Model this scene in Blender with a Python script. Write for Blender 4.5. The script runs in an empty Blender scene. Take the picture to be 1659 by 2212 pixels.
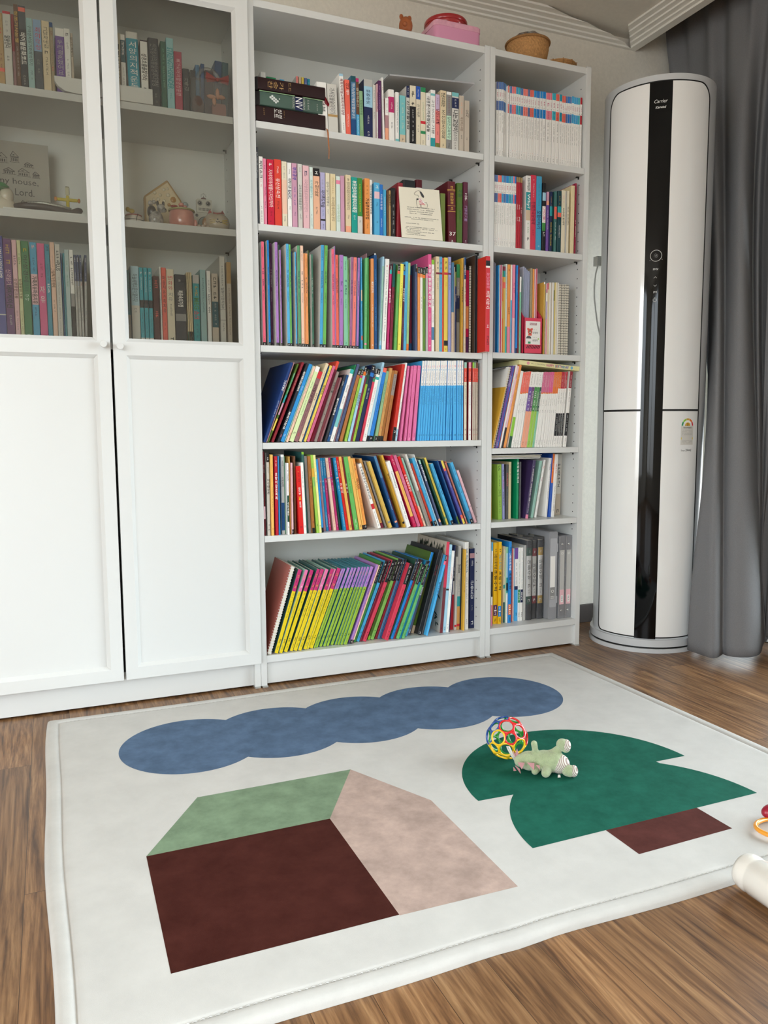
import bpy, bmesh, math, random
from mathutils import Vector, Matrix
random.seed(7)
PI = math.pi
sc = bpy.context.scene
COL = sc.collection
# ---------------------------------------------------------------- camera, light, exposure
cd = bpy.data.cameras.new('camera'); cam = bpy.data.objects.new('camera', cd); COL.objects.link(cam)
cam.location = (-0.57497578, -2.3613463, 0.80506189)
cam.rotation_euler = (math.radians(83.9136719), math.radians(0.28263839), math.radians(-22.84215303))
cd.sensor_fit = 'HORIZONTAL'; cd.sensor_width = 36; cd.lens = 1710.2270/1659*36; cd.clip_start = .02
sc.camera = cam
w = bpy.data.worlds.new('world'); sc.world = w; w.use_nodes = True
wn_ = w.node_tree; bg = wn_.nodes['Background']; bg.inputs[1].default_value = 22.0
tcw = wn_.nodes.new('ShaderNodeTexCoord'); spw = wn_.nodes.new('ShaderNodeSeparateXYZ'); crw = wn_.nodes.new('ShaderNodeValToRGB')   # bright hazy sky, darker ground
wn_.links.new(tcw.outputs['Generated'], spw.inputs[0]); mrw = wn_.nodes.new('ShaderNodeMapRange'); mrw.inputs['From Min'].default_value = -1; wn_.links.new(spw.outputs['Z'], mrw.inputs['Value']); wn_.links.new(mrw.outputs[0], crw.inputs[0]); wn_.links.new(crw.outputs[0], bg.inputs[0])
e = crw.color_ramp.elements; e[0].position = .47; e[0].color = (.42, .43, .43, 1); e[1].position = .54; e[1].color = (.84, .93, 1, 1)
mx_ = wn_.nodes.new('ShaderNodeMapRange'); mx_.inputs['From Min'].default_value = -.3; mx_.inputs['From Max'].default_value = .8; mx_.inputs['To Min'].default_value = 12; mx_.inputs['To Max'].default_value = 15   # the hazy sun side of the sky is brighter
wn_.links.new(spw.outputs['X'], mx_.inputs['Value']); wn_.links.new(mx_.outputs[0], bg.inputs[1])
def portal(name, loc, rot, sx, sy):
    l = bpy.data.lights.new(name, 'AREA'); l.shape = 'RECTANGLE'; l.size = sx; l.size_y = sy; l.cycles.is_portal = True
    o = bpy.data.objects.new(name, l); COL.objects.link(o); o.location = loc; o.rotation_euler = rot
portal('window_portal', (1.99, -1.98, 1.12), (0, PI/2, 0), 2.2, 4.24)
portal('back_fill_portal', (-2.375, -4.92, 1.25), (PI/2, 0, 0), 1.75, 1.9); portal('left_fill_portal', (-3.52, -2.75, 1.25), (0, -PI/2, 0), 1.9, 1.7)  # portals of the two unseen windows added for fill light
sc.view_settings.view_transform = 'Standard'; sc.view_settings.look = 'None'
sc.view_settings.exposure = -0.04; sc.view_settings.gamma = 1
sc.cycles.max_bounces = 8; sc.cycles.diffuse_bounces = 5; sc.cycles.transparent_max_bounces = 12
sc.cycles.sample_clamp_indirect = 6; sc.cycles.caustics_reflective = False; sc.cycles.caustics_refractive = False

# ---------------------------------------------------------------- materials
def lin(h):
    c = [int(h[i:i+2], 16)/255 for i in (0, 2, 4)]
    return tuple(x/12.92 if x <= .04045 else ((x+.055)/1.055)**2.4 for x in c)
PAL = dict(p.split('=') for p in '''w=f4f2ed black=17171a char=34363c navy=1c2650 brown=6b4630 maroon=7c2038 grey=8d8c8a red=cf2c38 coral=ee6a58 dgreen=1d4a3a lgrey=bdbcb8 sky4=49a8d8 teal=2c9aa0 sky6=4cb0ea pink=e98ba6 magenta=c0306e lgreyw=d4d1c9 gold=cfa94c cream=e6dcc2 yellow=e3c81e dblue=1d4c80 bluegr=5a7db8 orange=e4762e green2=3f8a40 coral2=ea6a5a azure2=2f8fd2 ppink=e9bcc2 salmon=ef8078 maroonr=8c2430 green=2f8f5c sky=58b0dc red5=b81e30 lime3=96b73a beigeg=c6b9a8 steel=4f7ea4 pblue=a6cfe4 dteal=1f5560 black2=24262a azure=1f86d4 slateb=5f70a4 pink5=ea7f92 peachp=f0c8b0 peach=f0a888 yellow3=e6cc58 turqb=3aaec0 plum=5c2c5c gold3=edb860 cream3=e4d2a8 azure3=2a7ed0 seafoam=9cc8b8 sage=8fb488 purple=6f4c9c olive3=4d6b24 mint2=86c8a4 lilac2=ab7cc0 dustrose=b2868c tealb=1b86b4 tan=b89460 pink3=d06a8e orange3=e8985c olive=7a7a3a lime2=9cc850 lime=8cc63c indigo=40389c gold2=d8a83c cream2=e2d0ac char2=2a2e36 blue=2858b4 beige=d6c0a4 aqua=7cc4c6 turq=36b4b0 tealc=1f96ae slate=4c5678 rose2=d43c54 pink4=e273a6 pink2=df5c92 mint=c4e4cc mauve=cf9cb4 magred=c41c50 lilac=b49ccc green4=6cb45c dgrey2=505050 blue2=2a74c4 wood=cc9858 tealg=3c6c68 tan2=a08858 sky2=48a4cc rose=ee6a84 red6=d8201e pinkw=ecc4cc orange4=f0a050 orange2=ec9a54 navy2=18224a mintw=d8e6de mauvebr=8f6468 maroond=5c1420 greybr=948880 coral3=e4503c aqua3=38a8b8 yellow5=f6c21a yellow4=dcb85c wood2=a86c30 steel3=3c94ae rosegrey=b08890 purple2=683470 plumr=581c34 peri=a0a4d8 paleteal=9cc0c0 orangebr=b0703c olive2=6c7c38 maroonbr=703038 indigo2=4c4c98 green7=68b468 dslate=3c4650 dplum=402838 crimson=c81c3c tealx=0f5450 teal3=3f8c9c teal2=1a9c90 tan3=a89878 steel2=46789c sky5=62a8cc seafoam2=a4c88c salmon2=d08068 sagex=40806c sage2=5c9c70 rosered=a82848 rose4=b03c58 rose3=cc3c54 red3=cc3428 red2=dc4434 plum2=44345c peach2=eeb898 pblue3=b4d4e0 pblue2=88a8cc paleteal2=b8cccc olive4=5c8430 nblue=1c3c78 mauvep=a868b0 mauve2=a06890 limew=d8e8b0 lime4=86c460 lilacp=cdb6d2 lemon3=d8d8a8 lemon2=f0ea9c lemon=f2ea64 lav=b2aed4 green9=3c7c4c green8=0c8c5c green6=68b45c green5=6cb878 dteal2=103c44 dsage=3c6c58 bibgreen=4a6056 bibdark=240c10 dmaroon=481c20 dgreen2=205c48 coralp=f08a84 clayr=b4685c brown2=4c3c30 blackb=221e1e aqua2=98ccd0'''.split())
_m = {}
def M(name, col=None, rough=.5, **k):
    """a plain procedural material; k: metal, coat, spec, sheen, mottle=(scale, amount), bump=(scale, strength), emit"""
    if name in _m: return _m[name]
    if col is None: col = PAL.get(name, 'cccccc')
    m = bpy.data.materials.new(name); m.use_nodes = True; nt = m.node_tree; b = nt.nodes['Principled BSDF']
    c = lin(col) if isinstance(col, str) else col
    b.inputs['Base Color'].default_value = (*c, 1); b.inputs['Roughness'].default_value = rough
    b.inputs['Metallic'].default_value = k.get('metal', 0); b.inputs['Coat Weight'].default_value = k.get('coat', 0)
    b.inputs['Coat Roughness'].default_value = k.get('coatr', .05)
    b.inputs['Specular IOR Level'].default_value = k.get('spec', .4)
    if 'sheen' in k: b.inputs['Sheen Weight'].default_value = k['sheen']; b.inputs['Sheen Roughness'].default_value = .5
    L = nt.links
    if 'mottle' in k or 'bump' in k:
        tc = nt.nodes.new('ShaderNodeTexCoord')
    if 'mottle' in k:
        s, a = k['mottle']
        n = nt.nodes.new('ShaderNodeTexNoise'); n.inputs['Scale'].default_value = s; n.inputs['Detail'].default_value = 6; n.inputs['Roughness'].default_value = .65
        L.new(tc.outputs['Object'], n.inputs['Vector'])
        r = nt.nodes.new('ShaderNodeMapRange'); r.inputs['From Min'].default_value = .3; r.inputs['From Max'].default_value = .7
        r.inputs['To Min'].default_value = 0; r.inputs['To Max'].default_value = 1
        L.new(n.outputs['Fac'], r.inputs['Value'])
        x = nt.nodes.new('ShaderNodeMix'); x.data_type = 'RGBA'
        x.inputs['A'].default_value = (*[v*(1-a) for v in c], 1); x.inputs['B'].default_value = (*[min(1, v*(1+a)+a*.02) for v in c], 1)
        L.new(r.outputs['Result'], x.inputs['Factor']); L.new(x.outputs['Result'], b.inputs['Base Color'])
    if 'bump' in k:
        s, a = k['bump']
        n2 = nt.nodes.new('ShaderNodeTexNoise'); n2.inputs['Scale'].default_value = s; n2.inputs['Detail'].default_value = 4
        L.new(tc.outputs['Object'], n2.inputs['Vector'])
        bp = nt.nodes.new('ShaderNodeBump'); bp.inputs['Strength'].default_value = a; bp.inputs['Distance'].default_value = k.get('bd', .002)
        L.new(n2.outputs['Fac'], bp.inputs['Height']); L.new(bp.outputs['Normal'], b.inputs['Normal'])
    _m[name] = m
    return m
def glass(name, tint=(.9, .92, .9), ior=1.45, rough=.02, gloss=1.0, haze=0):
    if name in _m: return _m[name]
    m = bpy.data.materials.new(name); m.use_nodes = True; nt = m.node_tree; nt.nodes.clear()
    o = nt.nodes.new('ShaderNodeOutputMaterial'); t = nt.nodes.new('ShaderNodeBsdfTransparent'); t.inputs[0].default_value = (*tint, 1)
    g = nt.nodes.new('ShaderNodeBsdfGlossy'); g.inputs['Roughness'].default_value = rough; g.inputs[0].default_value = (gloss, gloss, gloss, 1)
    f = nt.nodes.new('ShaderNodeFresnel'); f.inputs[0].default_value = ior
    mx = nt.nodes.new('ShaderNodeMixShader'); nt.links.new(f.outputs[0], mx.inputs[0]); nt.links.new(t.outputs[0], mx.inputs[1]); nt.links.new(g.outputs[0], mx.inputs[2])
    last = mx
    if haze:
        d = nt.nodes.new('ShaderNodeBsdfDiffuse'); d.inputs[0].default_value = (.8, .8, .83, 1)
        m2 = nt.nodes.new('ShaderNodeMixShader'); m2.inputs[0].default_value = haze
        nt.links.new(mx.outputs[0], m2.inputs[1]); nt.links.new(d.outputs[0], m2.inputs[2]); last = m2
    nt.links.new(last.outputs[0], o.inputs[0]); _m[name] = m
    return m
def P(name): return M(name, None, .42, spec=.35)          # printed cover colours

# ---------------------------------------------------------------- mesh building
class MB:
    def __init__(s): s.v = []; s.f = []; s.mi = []; s.mats = []; s.T = None
    def mi_(s, m):
        if m not in s.mats: s.mats.append(m)
        return s.mats.index(m)
    def face(s, pts, m):
        b = len(s.v)
        s.v += [tuple(s.T @ Vector(p)) if s.T else tuple(p) for p in pts]
        s.f.append(tuple(range(b, b+len(pts)))); s.mi.append(s.mi_(m))
    def raw(s, vs, fs, m):
        b = len(s.v); i = s.mi_(m)
        s.v += [tuple(s.T @ Vector(p)) if s.T else tuple(p) for p in vs]
        for f in fs: s.f.append(tuple(b+j for j in f)); s.mi.append(i)
    def box(s, x0, x1, y0, y1, z0, z1, m):
        vs = [(x, y, z) for z in (z0, z1) for y in (y0, y1) for x in (x0, x1)]
        s.raw(vs, [(0, 2, 3, 1), (4, 5, 7, 6), (0, 1, 5, 4), (2, 6, 7, 3), (0, 4, 6, 2), (1, 3, 7, 5)], m)
    def prism(s, poly, z0, z1, m, cap=True):
        n = len(poly); vs = [(x, y, z0) for x, y in poly]+[(x, y, z1) for x, y in poly]
        fs = [(i, (i+1) % n, n+(i+1) % n, n+i) for i in range(n)]
        if cap: fs += [tuple(range(n))[::-1], tuple(range(n, 2*n))]
        s.raw(vs, fs, m)
    def lathe(s, prof, m, c=(0, 0, 0), n=32, axis='z'):
        vs = []; fs = []
        for r, z in prof:
            for i in range(n):
                a = 2*PI*i/n; p = (r*math.cos(a), r*math.sin(a), z)
                if axis == 'x': p = (p[2], p[0], p[1])
                if axis == 'y': p = (p[0], p[2], p[1])
                vs.append((p[0]+c[0], p[1]+c[1], p[2]+c[2]))
        for k in range(len(prof)-1):
            for i in range(n): fs.append((k*n+i, k*n+(i+1) % n, (k+1)*n+(i+1) % n, (k+1)*n+i))
        s.raw(vs, fs, m)
    def tube(s, pts, r, m, n=8, closed=False):
        pts = [Vector(p) for p in pts]; N = len(pts); vs = []; fs = []; u = None
        for i, p in enumerate(pts):
            a = pts[(i-1) % N] if (closed or i > 0) else p
            b = pts[(i+1) % N] if (closed or i < N-1) else p
            t = (b-a).normalized()
            if u is None: u = t.orthogonal().normalized()
            u = (u-t*u.dot(t))
            u = u.normalized() if u.length > 1e-6 else t.orthogonal().normalized()
            w_ = t.cross(u); rr = r[i] if isinstance(r, (list, tuple)) else r
            for k in range(n):
                an = 2*PI*k/n; vs.append(tuple(p+(u*math.cos(an)+w_*math.sin(an))*rr))
        for i in range(N if closed else N-1):
            j = (i+1) % N
            for k in range(n): fs.append((i*n+k, i*n+(k+1) % n, j*n+(k+1) % n, j*n+k))
        if not closed: fs += [tuple(range(n))[::-1], tuple((N-1)*n+k for k in range(n))]
        s.raw(vs, fs, m)
    def ball(s, c, r, m, n=16, q=None):
        if not isinstance(r, (tuple, list)): r = (r, r, r)
        vs = [(0, 0, 1)]; fs = []; k = n//2
        for j in range(1, k):
            th = PI*j/k
            for i in range(n): vs.append((math.sin(th)*math.cos(2*PI*i/n), math.sin(th)*math.sin(2*PI*i/n), math.cos(th)))
        vs.append((0, 0, -1)); e = len(vs)-1
        for i in range(n): fs.append((0, 1+i, 1+(i+1) % n)); fs.append((e, e-n+(i+1) % n, e-n+i))
        for j in range(k-2):
            for i in range(n): a = 1+j*n; fs.append((a+i, a+n+i, a+n+(i+1) % n, a+(i+1) % n))
        R = q or Matrix.Identity(3)
        s.raw([tuple(R @ Vector((v[0]*r[0], v[1]*r[1], v[2]*r[2]))+Vector(c)) for v in vs], fs, m)
    def grid(s, P_, m, closed=False):
        R = len(P_); C_ = len(P_[0]); vs = [p for row in P_ for p in row]; fs = []
        for i in range(R-1):
            for j in range(C_ if closed else C_-1): k = (j+1) % C_; fs.append((i*C_+j, i*C_+k, (i+1)*C_+k, (i+1)*C_+j))
        s.raw(vs, fs, m)
    def build(s, name, parent=None, smooth=False, bevel=0, label=None, auto=None):
        me = bpy.data.meshes.new(name); me.from_pydata(s.v, [], s.f)
        for m in s.mats: me.materials.append(m)
        me.polygons.foreach_set('material_index', s.mi)
        if smooth or auto: me.polygons.foreach_set('use_smooth', [True]*len(s.f))
        me.update()
        o = bpy.data.objects.new(name, me); COL.objects.link(o)
        if parent: o.parent = parent
        if bevel:
            b = o.modifiers.new('bevel', 'BEVEL'); b.width = bevel; b.segments = 2; b.limit_method = 'ANGLE'
        if auto:
            bm = bmesh.new(); bm.from_mesh(me); bmesh.ops.remove_doubles(bm, verts=bm.verts, dist=1e-5)
            for e in bm.edges:
                if len(e.link_faces) == 2 and e.calc_face_angle(0) > auto: e.smooth = False
            bmesh.ops.recalc_face_normals(bm, faces=bm.faces); bm.to_mesh(me); bm.free()
        if label: o['label'] = label
        return o
def thing(name, label, cat, loc=(0, 0, 0), group=None, rot=(0, 0, 0)):
    o = bpy.data.objects.new(name, None); COL.objects.link(o); o.location = loc; o.rotation_euler = rot
    o['label'] = label; o['category'] = cat; o.empty_display_size = .05
    if group: o['group'] = group
    return o
def tag(o, label, cat, group=None):
    o['label'] = label; o['category'] = cat
    if group: o['group'] = group
    return o
def struct(o): o['kind'] = 'structure'; return o
def bx(name, d, m, parent=None, bevel=.001, label=None):
    b = MB(); b.box(*d, m); return b.build(name, parent, bevel=bevel, label=label)

# ---------------------------------------------------------------- lettering
_g = {}
def glyph(t, bold=False, res=2):
    k = (t, bold)
    if k in _g: return _g[k]
    c = bpy.data.curves.new('t', 'FONT'); c.body = t; c.size = 1; c.resolution_u = res
    if bold: c.offset = .018
    o = bpy.data.objects.new('t', c); me = o.to_mesh()
    vs = [(v.co.x, v.co.y) for v in me.vertices]; fs = [tuple(p.vertices) for p in me.polygons]
    o.to_mesh_clear(); bpy.data.objects.remove(o); bpy.data.curves.remove(c)
    if not vs: vs = [(0, 0), (1, 0), (1, 1)]; fs = []
    x0 = min(v[0] for v in vs); x1 = max(v[0] for v in vs); y0 = min(v[1] for v in vs); y1 = max(v[1] for v in vs)
    r = ([((x-x0), (y-y0)) for x, y in vs], fs, max(x1-x0, .01), max(y1-y0, .01))
    _g[k] = r
    return r
def put_text(mb, t, m, f, W, H, bold=False, mode='h', keep=1.6):
    """text into a rectangle W x H (u right, v up from its lower left corner); f(u, v) gives the 3-D point"""
    if mode == 's':
        n = len(t); ch = H/n
        for i, c in enumerate(t): put_text(mb, c, m, lambda u, v, i=i: f(u, H-(i+1)*ch+ch*.08+v), W, ch*.84, bold, 'h', 1.5)
        return
    if mode == 'r': put_text(mb, t, m, lambda u, v: f(v, H-u), H, W, bold, 'h', 1.9); return
    vs, fs, tw, th = glyph(t, bold)
    sx = W/tw; sy = H/th
    sx = min(sx, sy*keep); sy = min(sy, sx*keep)
    ox = (W-tw*sx)/2; oy = (H-th*sy)/2
    mb.raw([f(ox+x*sx, oy+y*sy) for x, y in vs], fs, m)
def put_marks(mb, m, f, W, H, rng, bold=False, horiz=False):
    """lettering too small to read in the photo: rows of small strokes"""
    if horiz: return put_marks(mb, m, lambda u, v: f(H-v, u) if False else f(W-v, u), H, W, rng, bold)
    s = min(W, H)
    if s < .0006: return
    ch = s*1.08; n = max(1, int(H/ch)); ch = H/n
    for i in range(n):
        if n > 3 and rng.random() < .16: continue
        v0 = H-(i+1)*ch+ch*.1; hh = ch*.8; t = s*(.17 if bold else .12)
        def R_(u0, u1, a, b): mb.face([f(u0, a), f(u1, a), f(u1, b), f(u0, b)], m)
        k = rng.randrange(4)
        if k == 0: R_(.05*s, .95*s, v0+hh*.42, v0+hh*.42+t); R_(.2*s, .2*s+t, v0, v0+hh); R_(.65*s, .65*s+t, v0+hh*.5, v0+hh)
        elif k == 1: R_(0, s, v0, v0+t); R_(.45*s, .45*s+t, v0, v0+hh*.9); R_(.15*s, .85*s, v0+hh*.75, v0+hh*.75+t)
        elif k == 2: R_(.1*s, .1*s+t, v0, v0+hh); R_(.1*s, .8*s, v0+hh*.8, v0+hh*.8+t); R_(.7*s, .7*s+t, v0+.2*hh, v0+hh)
        else: R_(.1*s, .9*s, v0+hh*.1, v0+hh*.1+t); R_(.1*s, .9*s, v0+hh*.75, v0+hh*.75+t); R_(.8*s, .8*s+t, v0, v0+hh)

# ---------------------------------------------------------------- the room
XW = 1.60; XB = 1.96; YB = .285; ZC = 2.312
wallm = M('wallpaper', 'e4ded2', .8, mottle=(90, .05), bump=(320, .25))
ceilm = M('ceiling_paint', 'e8e3d8', .85, mottle=(60, .03))
crownm = M('crown_paint', 'efece4', .6)
def wood_floor():
    m = bpy.data.materials.new('wood_floor'); m.use_nodes = True; nt = m.node_tree; N = nt.nodes; L = nt.links; b = N['Principled BSDF']
    tc = N.new('ShaderNodeTexCoord'); sep = N.new('ShaderNodeSeparateXYZ'); L.new(tc.outputs['Object'], sep.inputs[0])
    cmb = N.new('ShaderNodeCombineXYZ'); L.new(sep.outputs['Y'], cmb.inputs['X']); L.new(sep.outputs['X'], cmb.inputs['Y'])
    br = N.new('ShaderNodeTexBrick'); L.new(cmb.outputs[0], br.inputs['Vector']); br.offset = .37; br.offset_frequency = 2
    br.inputs['Scale'].default_value = 1; br.inputs['Brick Width'].default_value = .92; br.inputs['Row Height'].default_value = .093
    br.inputs['Mortar Size'].default_value = .0006; br.inputs['Mortar Smooth'].default_value = .3; br.inputs['Bias'].default_value = 0
    br.inputs['Color1'].default_value = (0, 0, 0, 1); br.inputs['Color2'].default_value = (1, 1, 1, 1); br.inputs['Mortar'].default_value = (.5, .5, .5, 1)
    r = N.new('ShaderNodeSeparateColor'); L.new(br.outputs['Color'], r.inputs[0])
    # grain: coordinates stretched along the plank, shifted per plank, bent by slow noise
    mp = N.new('ShaderNodeMapping'); L.new(tc.outputs['Object'], mp.inputs['Vector']); mp.inputs['Scale'].default_value = (1, .055, 1)
    sh = N.new('ShaderNodeVectorMath'); sh.operation = 'ADD'; L.new(mp.outputs[0], sh.inputs[0])
    mul = N.new('ShaderNodeMath'); mul.operation = 'MULTIPLY'; mul.inputs[1].default_value = 9.3; L.new(r.outputs[0], mul.inputs[0])
    cz = N.new('ShaderNodeCombineXYZ'); L.new(mul.outputs[0], cz.inputs['Z']); L.new(mul.outputs[0], cz.inputs['Y']); L.new(cz.outputs[0], sh.inputs[1])
    n0 = N.new('ShaderNodeTexNoise'); n0.inputs['Scale'].default_value = 9; n0.inputs['Detail'].default_value = 2; L.new(sh.outputs[0], n0.inputs['Vector'])
    sub = N.new('ShaderNodeVectorMath'); sub.operation = 'SCALE'; sub.inputs['Scale'].default_value = .085; L.new(n0.outputs['Color'], sub.inputs[0])
    ad = N.new('ShaderNodeVectorMath'); ad.operation = 'ADD'; L.new(sh.outputs[0], ad.inputs[0]); L.new(sub.outputs[0], ad.inputs[1])
    n1 = N.new('ShaderNodeTexNoise'); n1.inputs['Scale'].default_value = 95; n1.inputs['Detail'].default_value = 6; n1.inputs['Roughness'].default_value = .62; L.new(ad.outputs[0], n1.inputs['Vector'])
    n2 = N.new('ShaderNodeTexNoise'); n2.inputs['Scale'].default_value = 260; n2.inputs['Detail'].default_value = 3; L.new(ad.outputs[0], n2.inputs['Vector'])
    cr = N.new('ShaderNodeValToRGB'); L.new(n1.outputs['Fac'], cr.inputs[0]); e = cr.color_ramp.elements
    e[0].position = .32; e[0].color = (*lin('523722'), 1); e[1].position = .72; e[1].color = (*lin('ac865e'), 1)
    x = e.new(.46); x.color = (*lin('7d5939'), 1); x = e.new(.56); x.color = (*lin('926c48'), 1)
    mx = N.new('ShaderNodeMix'); mx.data_type = 'RGBA'; mx.blend_type = 'MULTIPLY'; mx.inputs['Factor'].default_value = .5
    L.new(cr.outputs[0], mx.inputs['A']); c2 = N.new('ShaderNodeValToRGB'); L.new(n2.outputs['Fac'], c2.inputs[0])
    c2.color_ramp.elements[0].position = .35; c2.color_ramp.elements[0].color = (.5, .45, .4, 1); c2.color_ramp.elements[1].position = .6; c2.color_ramp.elements[1].color = (1, 1, 1, 1)
    L.new(c2.outputs[0], mx.inputs['B'])
    hs = N.new('ShaderNodeHueSaturation'); L.new(mx.outputs['Result'], hs.inputs['Color'])
    mr = N.new('ShaderNodeMapRange'); mr.inputs['To Min'].default_value = .82; mr.inputs['To Max'].default_value = 1.14; L.new(r.outputs[0], mr.inputs['Value']); L.new(mr.outputs[0], hs.inputs['Value'])
    m3 = N.new('ShaderNodeMix'); m3.data_type = 'RGBA'; m3.inputs['B'].default_value = (*lin('3a2717'), 1)
    L.new(br.outputs['Fac'], m3.inputs['Factor']); L.new(hs.outputs[0], m3.inputs['A']); L.new(m3.outputs['Result'], b.inputs['Base Color'])
    b.inputs['Roughness'].default_value = .36; b.inputs['Specular IOR Level'].default_value = .45
    bp = N.new('ShaderNodeBump'); bp.inputs['Strength'].default_value = .12; bp.inputs['Distance'].default_value = .001; L.new(n1.outputs['Fac'], bp.inputs['Height']); L.new(bp.outputs[0], b.inputs['Normal'])
    return m
struct(bx('floor', (-3.4, XB-.1, -4.9, .40, -.05, 0), wood_floor(), bevel=0))
struct(bx('wall_back', (-3.4, 2.1, YB, YB+.1, 0, 2.62), wallm, bevel=0))
b = MB()
for d in [(-4.9, -3.6, 0, 2.62), (-1.9, .4, 0, 2.62), (-3.6, -1.9, 0, .3), (-3.6, -1.9, 2.2, 2.62)]: b.box(-3.5, -3.4, d[0], d[1], d[2], d[3], wallm)
struct(b.build('wall_left'))  # its opening is added, for the left fill window
b = MB()                                                     # wall behind the camera with an unseen window added at far left for fill
for d in [(-3.4, -3.25, 0, 2.62), (-1.5, 2.1, 0, 2.62), (-3.25, -1.5, 0, .3), (-3.25, -1.5, 2.2, 2.62)]: b.box(d[0], d[1], -4.9, -4.8, d[2], d[3], wallm)
struct(b.build('wall_front'))
b = MB()
for d in [(.14, .4, 0, 2.62), (-4.9, -4.1, 0, 2.62), (-4.1, .14, 2.22, 2.62)]: b.box(XB, XB+.12, d[0], d[1], d[2], d[3], wallm)
struct(b.build('wall_right'))
struct(bx('ceiling', (-3.4, XW+.02, -4.9, .4, ZC, ZC+.05), ceilm, bevel=0))
b = MB(); b.box(XW, XW+.02, -4.9, YB, 2.272, ZC, crownm); b.box(XW, XW+.02, -4.9, YB, ZC, 2.6, ceilm); b.box(XW, 2.1, -4.9, .4, 2.55, 2.6, ceilm)
struct(b.build('ceiling_curtain_box'))
prof = [(0, 2.272), (.014, 2.272), (.014, 2.279), (.030, 2.281), (.030, 2.287), (.050, 2.289), (.050, 2.295), (.070, 2.297), (.070, 2.303), (.092, 2.305), (.092, ZC+.012), (0, ZC+.012)]
b = MB(); n = len(prof)
b.raw([(x, YB-p, z) for x, s in ((-3.4, 0), (XW, 1)) for p, z in prof for x in [x-(p if s else 0)]], [(i, (i+1) % n, n+(i+1) % n, n+i) for i in range(n)], crownm)
struct(b.build('trim_1', auto=.5))
b = MB()
b.raw([(XW-p, y-(p if s else 0), z) for y, s in ((-4.7, 0), (YB, 1)) for p, z in prof], [(i, (i+1) % n, n+(i+1) % n, n+i) for i in range(n)], crownm)
struct(b.build('trim_2', auto=.5))
struct(bx('baseboard_back', (-3.4, XB, YB-.012, YB, 0, .075), M('baseboard_dark', '3c3430', .5), bevel=.002))
# balcony window: frame, sashes, glass, sill
frm = M('window_frame_white', 'e8e8e6', .35)
wn = struct(bx('window_1', (XB-.01, XB+.10, -4.1, .14, 2.16, 2.22), frm))
for i, (y0, y1) in enumerate([(.08, .14), (-4.1, -4.04), (-1.36, -1.28), (-2.72, -2.64)]): bx('window_frame', (XB, XB+.09, y0, y1, .05, 2.16), frm, wn)
bx('window_sill', (XB-.1, XB+.13, -4.1, .14, -.02, .05), frm, wn)
for y0, y1 in [(-1.28, .08), (-2.64, -1.36), (-4.04, -2.72)]: bx('window_glass', (XB+.04, XB+.046, y0, y1, .05, 2.16), glass('window_pane', (.97, .98, .97)), wn, 0)
for n_, xa, xb in ((2, -3.25, -1.5),):  # unseen back window, added to brighten the shelf fronts
    wn = struct(bx('window_%d' % n_, (xa, xb, -4.88, -4.82, 2.14, 2.2), frm))
    for x0 in (xa, xb-.05, (xa+xb)/2-.02): bx('window_frame', (x0, x0+.05, -4.88, -4.82, .3, 2.14), frm, wn)
wn = struct(bx('window_3', (-3.48, -3.42, -3.6, -1.9, 2.14, 2.2), frm))  # unseen left window, added to light the air conditioner's left side
for y0 in (-3.6, -2.77, -1.95): bx('window_frame', (-3.48, -3.42, y0, y0+.05, .3, 2.14), frm, wn)
struct(bx('floor_balcony', (XB+.12, 3.6, -4.9, .8, -.14, -.06), M('balcony_tile', 'b8b6b0', .6), bevel=0))
struct(bx('trim_3', (XB-.1, XB, -4.7, YB, -.02, .004), M('threshold', '5a4038', .4), bevel=.001))

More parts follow.
